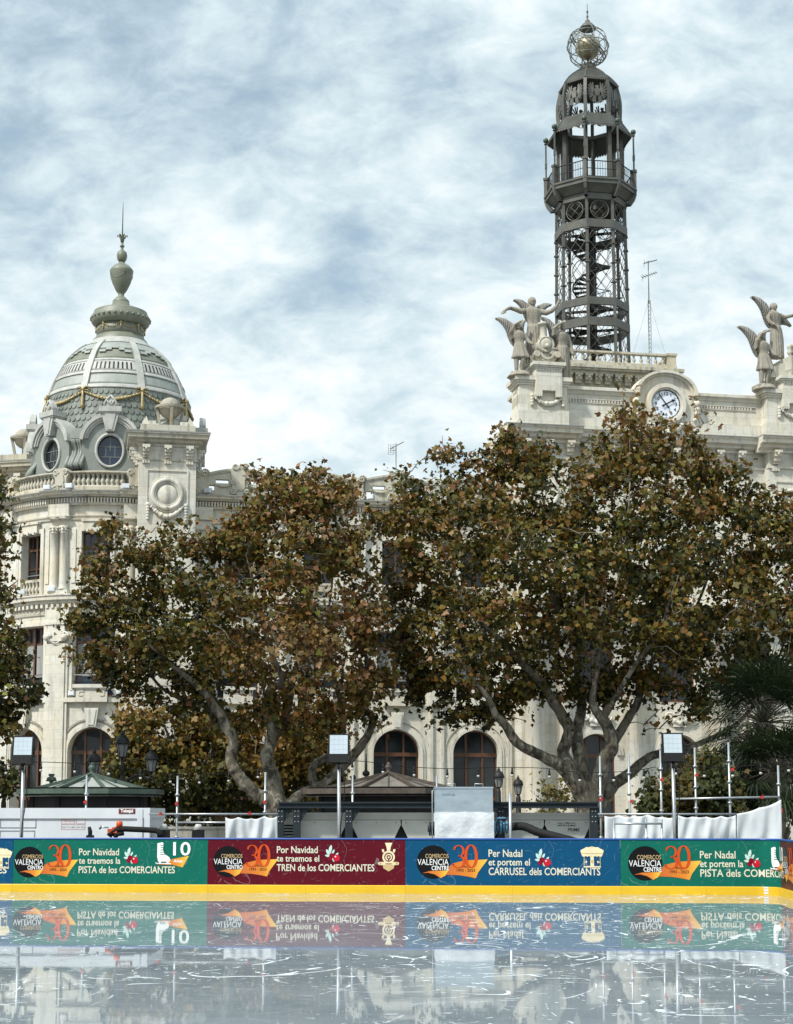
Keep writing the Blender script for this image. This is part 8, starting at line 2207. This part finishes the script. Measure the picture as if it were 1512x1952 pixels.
def train(s, x, y):
    o = s.poly('locomotive_emblem', [[(x - 7, y), (x + 7, y), (x + 4, y + 8), (x + 3, y + 15), (x - 3, y + 15), (x - 4, y + 8)], circ_(x, y + 27, 12, n=26), [(x - 12, y + 18), (x - 13, y + 12), (x - 9, y + 12), (x - 8, y + 18)], [(x + 12, y + 18), (x + 13, y + 12), (x + 9, y + 12), (x + 8, y + 18)]], 'gold_lt', .006)
    s.poly('locomotive_front', [[(x - 17, y + 36), (x + 17, y + 36), (x + 17, y + 42), (x - 17, y + 42)], circ_(x - 17, y + 39, 3, n=12), circ_(x + 17, y + 39, 3, n=12)], 'gold', .009, o)
    s.poly('cowcatcher', [[(x - 11, y + 42), (x + 11, y + 42), (x + 10, y + 48), (x, y + 54), (x - 10, y + 48)]], 'tan', .008, o)
    s.poly('lamp_ring', strokes([contrast(arcp(x, y + 27, 7.5, 7.5, 0, 360, 24), .8, .8), contrast(arcp(x, y + 27, 3, 3, 0, 360, 16), .9, .9)]) + [[(x - 1, y + 29), (x + 1, y + 29), (x + 1, y + 33), (x - 1, y + 33)], [(x - 6, y + 39), (x + 6, y + 39), (x + 6, y + 40.5), (x - 6, y + 40.5)]], 'b_red', .012, o)
def carousel(s, x, y):
    top = [(x - 22, y + 5)] + [(x - 22 + 44 * i / 12, y + 4 - 6 * math.sin(PI * i / 12) - (1.4 if i % 3 == 0 else 0)) for i in range(1, 12)] + [(x + 22, y + 5), (x + 20, y + 12), (x + 18, y + 16)] + [(x + 18 - 36 * i / 12, y + 15 + (1.6 if i % 2 else 0)) for i in range(1, 12)] + [(x - 18, y + 16), (x - 20, y + 12)]
    o = s.poly('carousel_emblem', [top, [(x - 3, y + 15), (x + 3, y + 15), (x + 3.5, y + 34), (x - 3.5, y + 34)], [(x - 16, y + 34), (x + 16, y + 34), (x + 16, y + 36.5), (x - 16, y + 36.5)], circ_(x, y - 1.5, 1.6, n=10)], 'gold_lt', .006)
    for sg in (-1, 1): s.poly('carousel_horse', [[(x + sg * 9, y + 25.5), (x + sg * 10.5, y + 23.5), (x + sg * 12, y + 25.2), (x + sg * 14.5, y + 26), (x + sg * 14, y + 27.5), (x + sg * 12, y + 27.2), (x + sg * 10.5, y + 29.5), (x + sg * 10, y + 27.2)][::int(sg)]], 'gold', .008, o)
    for q in (-15, 15): s.poly('carousel_pole', [[(x + q - .4, y + 16), (x + q + .4, y + 16), (x + q + .4, y + 34), (x + q - .4, y + 34)]], 'gold', .008, o)
    s.poly('carousel_door', [[(x - 1.8, y + 22), (x + 1.8, y + 22), (x + 1.8, y + 28), (x - 1.8, y + 28)], [(x - 20, y + 10), (x + 20, y + 10), (x + 20, y + 10.8), (x - 20, y + 10.8)]], 'tan', .010, o)

uG, uR, uB, uG2, uE = UB(25), UB(396), UB(773), UB(1183), LB + ARC + .02
uend = uE + 3.9
spans = [('b_blue', UB(-385), uG, 'blue advertising board with gold print, cut off by the left edge'), ('b_green', uG, uR, 'green advertising board with an ice skate and the word PISTA, under the white container'), ('b_red', uR, uB, 'dark red advertising board with a locomotive emblem and the word TREN'),
         ('b_blue', uB, uG2, 'blue advertising board with a carousel emblem, under the foil tank'), ('b_green', uG2, uE, 'green advertising board that bends round the rink corner at the right'), ('b_brown', uE, uend, 'red brown advertising board on the side of the rink, at the right edge'), ('b_green', uend, uend + 4, 'green advertising board on the rink side, out towards the viewer'),]
signs = []
for m, a, b, lab in spans:
    o = BP((a + b) / 2, 0, 0); t = thing('advertising_board', lab, 'rink board', o, 0, 'advertising boards round the rink')
    mb = MB(); mb.sweep([(0, HK - .02), (0, ZTOP), (-.045, ZTOP), (-.045, HK - .02)], us(a + .003, b - .003), BP); pn = mb.build('panel', M[m], t)
    n = max(1, round((b - a) / 2.0)); mb = MB()
    for i in range(n + 1):
        q = a + .05 + (b - a - .1) * i / n; p = BP(q, -.045, 0); nn = (BP(q, -1, 0) - BP(q, 0, 0)).normalized()
        mb.bar(p + nn * .03 + Vector((0, 0, GZ)), p + nn * .03 + Vector((0, 0, ZTOP)), .05); mb.bar(p + nn * .55 + Vector((0, 0, GZ)), p + nn * .05 + Vector((0, 0, .9)), .04)
    mb.build('back_brace', M['galv'], t)
    cuts = [a + (b - a) * k / max(1, round((b - a) / 1.95)) for k in range(max(1, round((b - a) / 1.95)) + 1)]
    for c0, c1 in zip(cuts[:-1], cuts[1:]):
        mb = MB(); mb.sweep([(.0, 0), (.030, 0), (.030, HK - .012), (.022, HK), (.0, HK)], us(c0 + .0015, c1 - .0015), BP); mb.build('kick_plate', M['kick'], t)
    mb = MB(); mb.sweep([(-.06, ZTOP), (.014, ZTOP), (.016, ZTOP + .018), (.006, HB), (-.055, HB), (-.064, ZTOP + .018)], us(a + .001, b - .001), BP); mb.build('cap_rail', M['cap_blue'], t)
    signs.append(Sign(t, a))
s0, s1, s2, s3, s4, s5, s6 = signs
# left, cut-off blue board: carousel and the last letters of its line
s0.u0 = UB(0)
carousel(s0, 2, 20)
s0.text('lettering', 'CARRUSEL de los COMERCIANTES', -288, 60, 18.5, 'cream', width=302, bold=.3)
LH = 21
def three(s, l1, l2, l3, x, y, w1, w2, w3, sz=18.5):
    s.text('lettering', l1, x, y, sz, 'cream', width=w1, bold=.25); s.text('lettering', l2, x, y + 16.5, sz * .93, 'cream', width=w2, bold=.25); s.text('lettering', l3, x, y + 34, sz, 'cream', width=w3, bold=.25)
def y_(py, top=1599): return py - top
logo(s1, 57 - 25, y_(1643), 29.5, 'COMERCIOS', 'VALÈNCIA', 'CENTRO', 'Años'); thirty(s1, 97 - 25, y_(1610), 41)
three(s1, 'Por Navidad', 'te traemos la', 'PISTA de los COMERCIANTES', 155 - 25, y_(1624), 79, 82, 189); sprig(s1, 257 - 25, y_(1630), .95); skate(s1, 309 - 25, y_(1604.5))
T2 = 1598
logo(s2, 436 - 396, y_(1640, T2), 29.5, 'COMERCIOS', 'VALÈNCIA', 'CENTRO', 'Años'); thirty(s2, 474 - 396, y_(1608, T2), 41)
three(s2, 'Por Navidad', 'te traemos el', 'TREN de los COMERCIANTES', 530 - 396, y_(1618, T2), 79, 82, 188); sprig(s2, 637 - 396, y_(1624, T2), .95); train(s2, 745 - 396, y_(1604, T2))
k4 = 92.6 / 91.0
logo(s3, 826 - 773, y_(1640, T2), 31.5, 'COMERÇOS', 'VALÈNCIA', 'CENTRE', 'Anys'); thirty(s3, 866 - 773, y_(1608, T2), 42)
three(s3, 'Per Nadal', 'et portem el', 'CARRUSEL dels COMERCIANTS', 931 - 773, y_(1624, T2), 64, 78, 210, 19.5); sprig(s3, 1033 - 773, y_(1631, T2), 1.0); carousel(s3, 1126 - 773, y_(1613, T2))
logo(s4, 1229 - 1183, y_(1643.5, 1600), 32, 'COMERÇOS', 'VALÈNCIA', 'CENTRE', 'Anys'); thirty(s4, 1269 - 1183, y_(1611, 1600), 42)
three(s4, 'Per Nadal', 'et portem la', 'PISTA dels COMERCIANTS', 1331 - 1183, y_(1628, 1600), 66, 80, 200, 19.5); sprig(s4, 1427 - 1183, y_(1634, 1600), 1.0); skate(s4, 1465 - 1183, y_(1612, 1600), 'Anys')
logo(s5, 50, y_(1643, 1600), 32, 'COMERÇOS', 'VALÈNCIA', 'CENTRE', 'Anys'); thirty(s5, 90, y_(1611, 1600), 42); three(s5, 'Per Nadal', 'et portem el', 'TREN dels COMERCIANTS', 156, y_(1625, 1600), 64, 78, 196, 19.5); sprig(s5, 258, y_(1631, 1600), 1.0)
M['white_sticker'] = mat('scuffed_white_sticker', (.75, .75, .74), .6, var=(.55, .55, .54), vscale=12)
for k_ in range(3):
    mb = MB(); u = UB(1459); mb.add([BP(u - .035, .034, .03 + k_ * .055), BP(u + .07, .034, .03 + k_ * .055), BP(u + .07, .034, .07 + k_ * .055), BP(u - .035, .034, .07 + k_ * .055)], [(0, 1, 2, 3)]); mb.build('sticker', M['white_sticker'], s4.b)

# ---------------------------------------------------------------- ice, ground
def ice_mat():
    m = bpy.data.materials.new('wet_skated_ice'); m.use_nodes = True; nt = m.node_tree; N = nt.nodes; L = nt.links; p = N['Principled BSDF']
    tc = N.new('ShaderNodeTexCoord')
    def mapn(sc, rot=0):
        mp = N.new('ShaderNodeMapping'); mp.inputs['Scale'].default_value = sc; mp.inputs['Rotation'].default_value = (0, 0, rot); L.new(tc.outputs['Object'], mp.inputs[0]); return mp.outputs[0]
    def nz(vec, sc, det=3, dis=0, rough=.5):
        n = N.new('ShaderNodeTexNoise'); n.inputs['Scale'].default_value = sc; n.inputs['Detail'].default_value = det; n.inputs['Distortion'].default_value = dis; n.inputs['Roughness'].default_value = rough; L.new(vec, n.inputs['Vector']); return n.outputs['Fac']
    def mth(op, a, b=None, c=None):
        q = N.new('ShaderNodeMath'); q.operation = op
        for i, x in enumerate((a, b, c)):
            if x is None: continue
            if isinstance(x, (int, float)): q.inputs[i].default_value = x
            else: L.new(x, q.inputs[i])
        return q.outputs[0]
    def mr(x, a, b, c=0., d=1.):
        q = N.new('ShaderNodeMapRange'); q.inputs[1].default_value = a; q.inputs[2].default_value = b; q.inputs[3].default_value = c; q.inputs[4].default_value = d; L.new(x, q.inputs[0]); return q.outputs[0]
    marks = None
    # skate tracks: thin contour lines of slow noise, broken up by a second noise
    for i, (sc, dis, w, th, rot, st) in enumerate(((.55, .7, .0036, .47, .3, (1, .6, 1)), (.9, .4, .0050, .53, 1.2, (.7, 1, 1)), (1.7, .9, .0075, .56, 2.2, (1, .7, 1)), (.35, .5, .0022, .46, .9, (1, 1, 1)), (3.1, .6, .011, .58, .1, (1, .6, 1)))):
        n = nz(mapn(st, rot), sc, 1.5, dis); ln = mth('LESS_THAN', mth('ABSOLUTE', mth('SUBTRACT', n, .5 + .03 * (i % 3 - 1))), w)
        br = mr(nz(mapn((1, 1, 1), i), 2.6 + i, 3), th, th + .06); q = mth('MULTIPLY', ln, br); marks = q if marks is None else mth('MAXIMUM', marks, q)
    sn = mr(nz(mapn((1.0, 2.2, 1), .5), 9, 5, .4, .65), .76, .82); marks = mth('MAXIMUM', marks, mth('MULTIPLY', sn, .8))     # ice crumbs
    sx_ = N.new('ShaderNodeSeparateXYZ'); L.new(tc.outputs['Object'], sx_.inputs[0]); side = mr(sx_.outputs[0], -3, 6, .0, .16); area = mr(mth('ADD', nz(mapn((.35, .5, 1)), .5, 3), side), .42, .60, .15, 1.0); marks = mth('MULTIPLY', marks, area)
    milky = mr(nz(mapn((.5, .9, 1), .7), .8, 6, .5, .7), .3, .75)
    mx = N.new('ShaderNodeMix'); mx.data_type = 'RGBA'; L.new(milky, mx.inputs[0]); mx.inputs[6].default_value = (.20, .24, .265, 1); mx.inputs[7].default_value = (.32, .36, .39, 1)
    m2 = N.new('ShaderNodeMix'); m2.data_type = 'RGBA'; L.new(marks, m2.inputs[0]); L.new(mx.outputs[2], m2.inputs[6]); m2.inputs[7].default_value = (.62, .66, .68, 1)
    L.new(m2.outputs[2], p.inputs['Base Color'])
    ro = mr(milky, 0, 1, .012, .035); L.new(mth('MAXIMUM', ro, mth('MULTIPLY', marks, .62)), p.inputs['Roughness'])
    p.inputs['IOR'].default_value = 1.33; p.inputs['Specular IOR Level'].default_value = .5
    h = mth('ADD', mth('MULTIPLY', nz(mapn((1, 1, 1)), 2.2, 3), .12), mth('MULTIPLY', nz(mapn((1, 1, 1)), 11, 3), .02)); h = mth('ADD', h, mth('MULTIPLY', marks, .05))
    b = N.new('ShaderNodeBump'); b.inputs['Strength'].default_value = .10; b.inputs['Distance'].default_value = .02; L.new(h, b.inputs['Height']); L.new(b.outputs[0], p.inputs['Normal'])
    return m
pts = [BP(UB(-385), 0, 0)] + [BP(u, 0, 0) for u in us(LB - .01, LB + ARC)] + [BP(LB + ARC + 26, 0, 0), BP(UB(-385), 0, 0) + bn * 26.5]
mb = MB(); mb.add(pts, [tuple(range(len(pts)))[::-1]]); ice = mb.build('ice', ice_mat(), None, loc=(0, 20, 0)); ice['kind'] = 'structure'
if ice.data.polygons[0].normal.z < 0: ice.data.flip_normals()
mb = MB(); mb.bb(-30, 30, -30, 36, -.14, -.06); 
mb = MB(); S_ = 1500; mb.add([(-S_, -S_, GZ), (S_, -S_, GZ), (S_, S_, GZ), (-S_, S_, GZ)], [(0, 1, 2, 3)]); g = mb.build('ground', M['asphalt'], None); g['kind'] = 'structure'

# ---------------------------------------------------------------- sky and sun
w = bpy.data.worlds.new('World'); scene.world = w; w.use_nodes = True
nt = w.node_tree; N = nt.nodes; L = nt.links; bg = N['Background']; bg.inputs[1].default_value = .1
sky = N.new('ShaderNodeTexSky'); sky.sky_type = 'NISHITA'; sky.sun_disc = False
SUN_EL, SUN_AZ = R(48), R(226)            # azimuth measured from +Y towards +X: behind the viewer, to the left
sky.sun_elevation = SUN_EL; sky.sun_rotation = SUN_AZ
tc = N.new('ShaderNodeTexCoord'); sep = N.new('ShaderNodeSeparateXYZ'); L.new(tc.outputs['Generated'], sep.inputs[0])
def wm(op, a, b=None, clamp=False):
    q = N.new('ShaderNodeMath'); q.operation = op; q.use_clamp = clamp
    for i, x in enumerate((a, b)):
        if x is None: continue
        if isinstance(x, (int, float)): q.inputs[i].default_value = x
        else: L.new(x, q.inputs[i])
    return q.outputs[0]
den = wm('ADD', wm('MAXIMUM', sep.outputs[2], 0.0), .75)
cv = N.new('ShaderNodeCombineXYZ'); L.new(wm('DIVIDE', sep.outputs[0], den), cv.inputs[0]); L.new(wm('DIVIDE', sep.outputs[1], den), cv.inputs[1])
def wnoise(sc, det, rough, dis, loc, scale=(1, 1, 1), rot=0):
    mp = N.new('ShaderNodeMapping'); mp.inputs['Location'].default_value = loc; mp.inputs['Scale'].default_value = scale; mp.inputs['Rotation'].default_value = (0, 0, rot); L.new(cv.outputs[0], mp.inputs[0])
    n = N.new('ShaderNodeTexNoise'); n.inputs['Scale'].default_value = sc; n.inputs['Detail'].default_value = det; n.inputs['Roughness'].default_value = rough; n.inputs['Distortion'].default_value = dis; L.new(mp.outputs[0], n.inputs['Vector']); return n.outputs['Fac']
def wr(x, a, b, c=0., d=1., smooth=True):
    q = N.new('ShaderNodeMapRange'); q.interpolation_type = 'SMOOTHSTEP' if smooth else 'LINEAR'; q.inputs[1].default_value = a; q.inputs[2].default_value = b; q.inputs[3].default_value = c; q.inputs[4].default_value = d; L.new(x, q.inputs[0]); return q.outputs[0]
big = wnoise(2.2, 3, .5, .4, SKY_LOC1, (1, 1.0, 1), .2)
mid = wnoise(8.5, 8, .62, .25, (2.3, 4.1, 0), (.75, 1.25, 1), .55)
fine = wnoise(30.0, 8, .62, .3, (0.7, 1.9, 0), (.8, 1.2, 1), .5)
cover = wm('ADD', wm('ADD', wm('MULTIPLY', big, SKY_W[0]), wm('MULTIPLY', mid, SKY_W[1])), wm('MULTIPLY', fine, SKY_W[2]))
lowbright = wr(sep.outputs[2], .05, .48, SKY_LOW[0], SKY_LOW[1], False)
cover = wm('ADD', cover, lowbright)
cl = N.new('ShaderNodeValToRGB'); L.new(cover, cl.inputs[0]); e = cl.color_ramp.elements
cstops = SKY_STOPS
e[0].position, e[0].color = cstops[0][0], (*cstops[0][1], 1); e[1].position, e[1].color = cstops[-1][0], (*cstops[-1][1], 1)
for q_, c_ in cstops[1:-1]:
    x = e.new(q_); x.color = (*c_, 1)
amt = wr(cover, .36, .50, .62, .97)
mx = N.new('ShaderNodeMix'); mx.data_type = 'RGBA'; L.new(amt, mx.inputs[0]); L.new(sky.outputs[0], mx.inputs[6])
sc_ = N.new('ShaderNodeVectorMath'); sc_.operation = 'SCALE'; L.new(cl.outputs[0], sc_.inputs[0])
# an overcast sky is brightest overhead and towards the veiled sun behind the viewer
br = wm('ADD', wr(sep.outputs[2], .42, .95, 0., SKY_ZEN), wr(sep.outputs[1], .2, -.6, 0., SKY_BACK)); br = wm('MULTIPLY', wm('ADD', br, 1.0), 10.0); L.new(br, sc_.inputs[3])
L.new(sc_.outputs[0], mx.inputs[7]); L.new(mx.outputs[2], bg.inputs[0])
sd = bpy.data.lights.new('sun', 'SUN'); sd.energy = SUN_E; sd.angle = R(5); sd.color = (1.0, .95, .87)
so = bpy.data.objects.new('sun', sd); col.objects.link(so)
dirv = Vector((math.sin(SUN_AZ) * math.cos(SUN_EL), math.cos(SUN_AZ) * math.cos(SUN_EL), math.sin(SUN_EL)))
so.rotation_euler = dirv.to_track_quat('Z', 'Y').to_euler(); so.location = dirv * 60
vs_ = scene.view_settings; vs_.view_transform = 'Standard'; vs_.look = 'None'; vs_.gamma = 1; vs_.exposure = EXPOSURE
scene.cycles.max_bounces = 6; scene.cycles.diffuse_bounces = 3; scene.cycles.glossy_bounces = 3; scene.cycles.transmission_bounces = 4; scene.cycles.sample_clamp_indirect = 6
scene.cycles.use_denoising = True
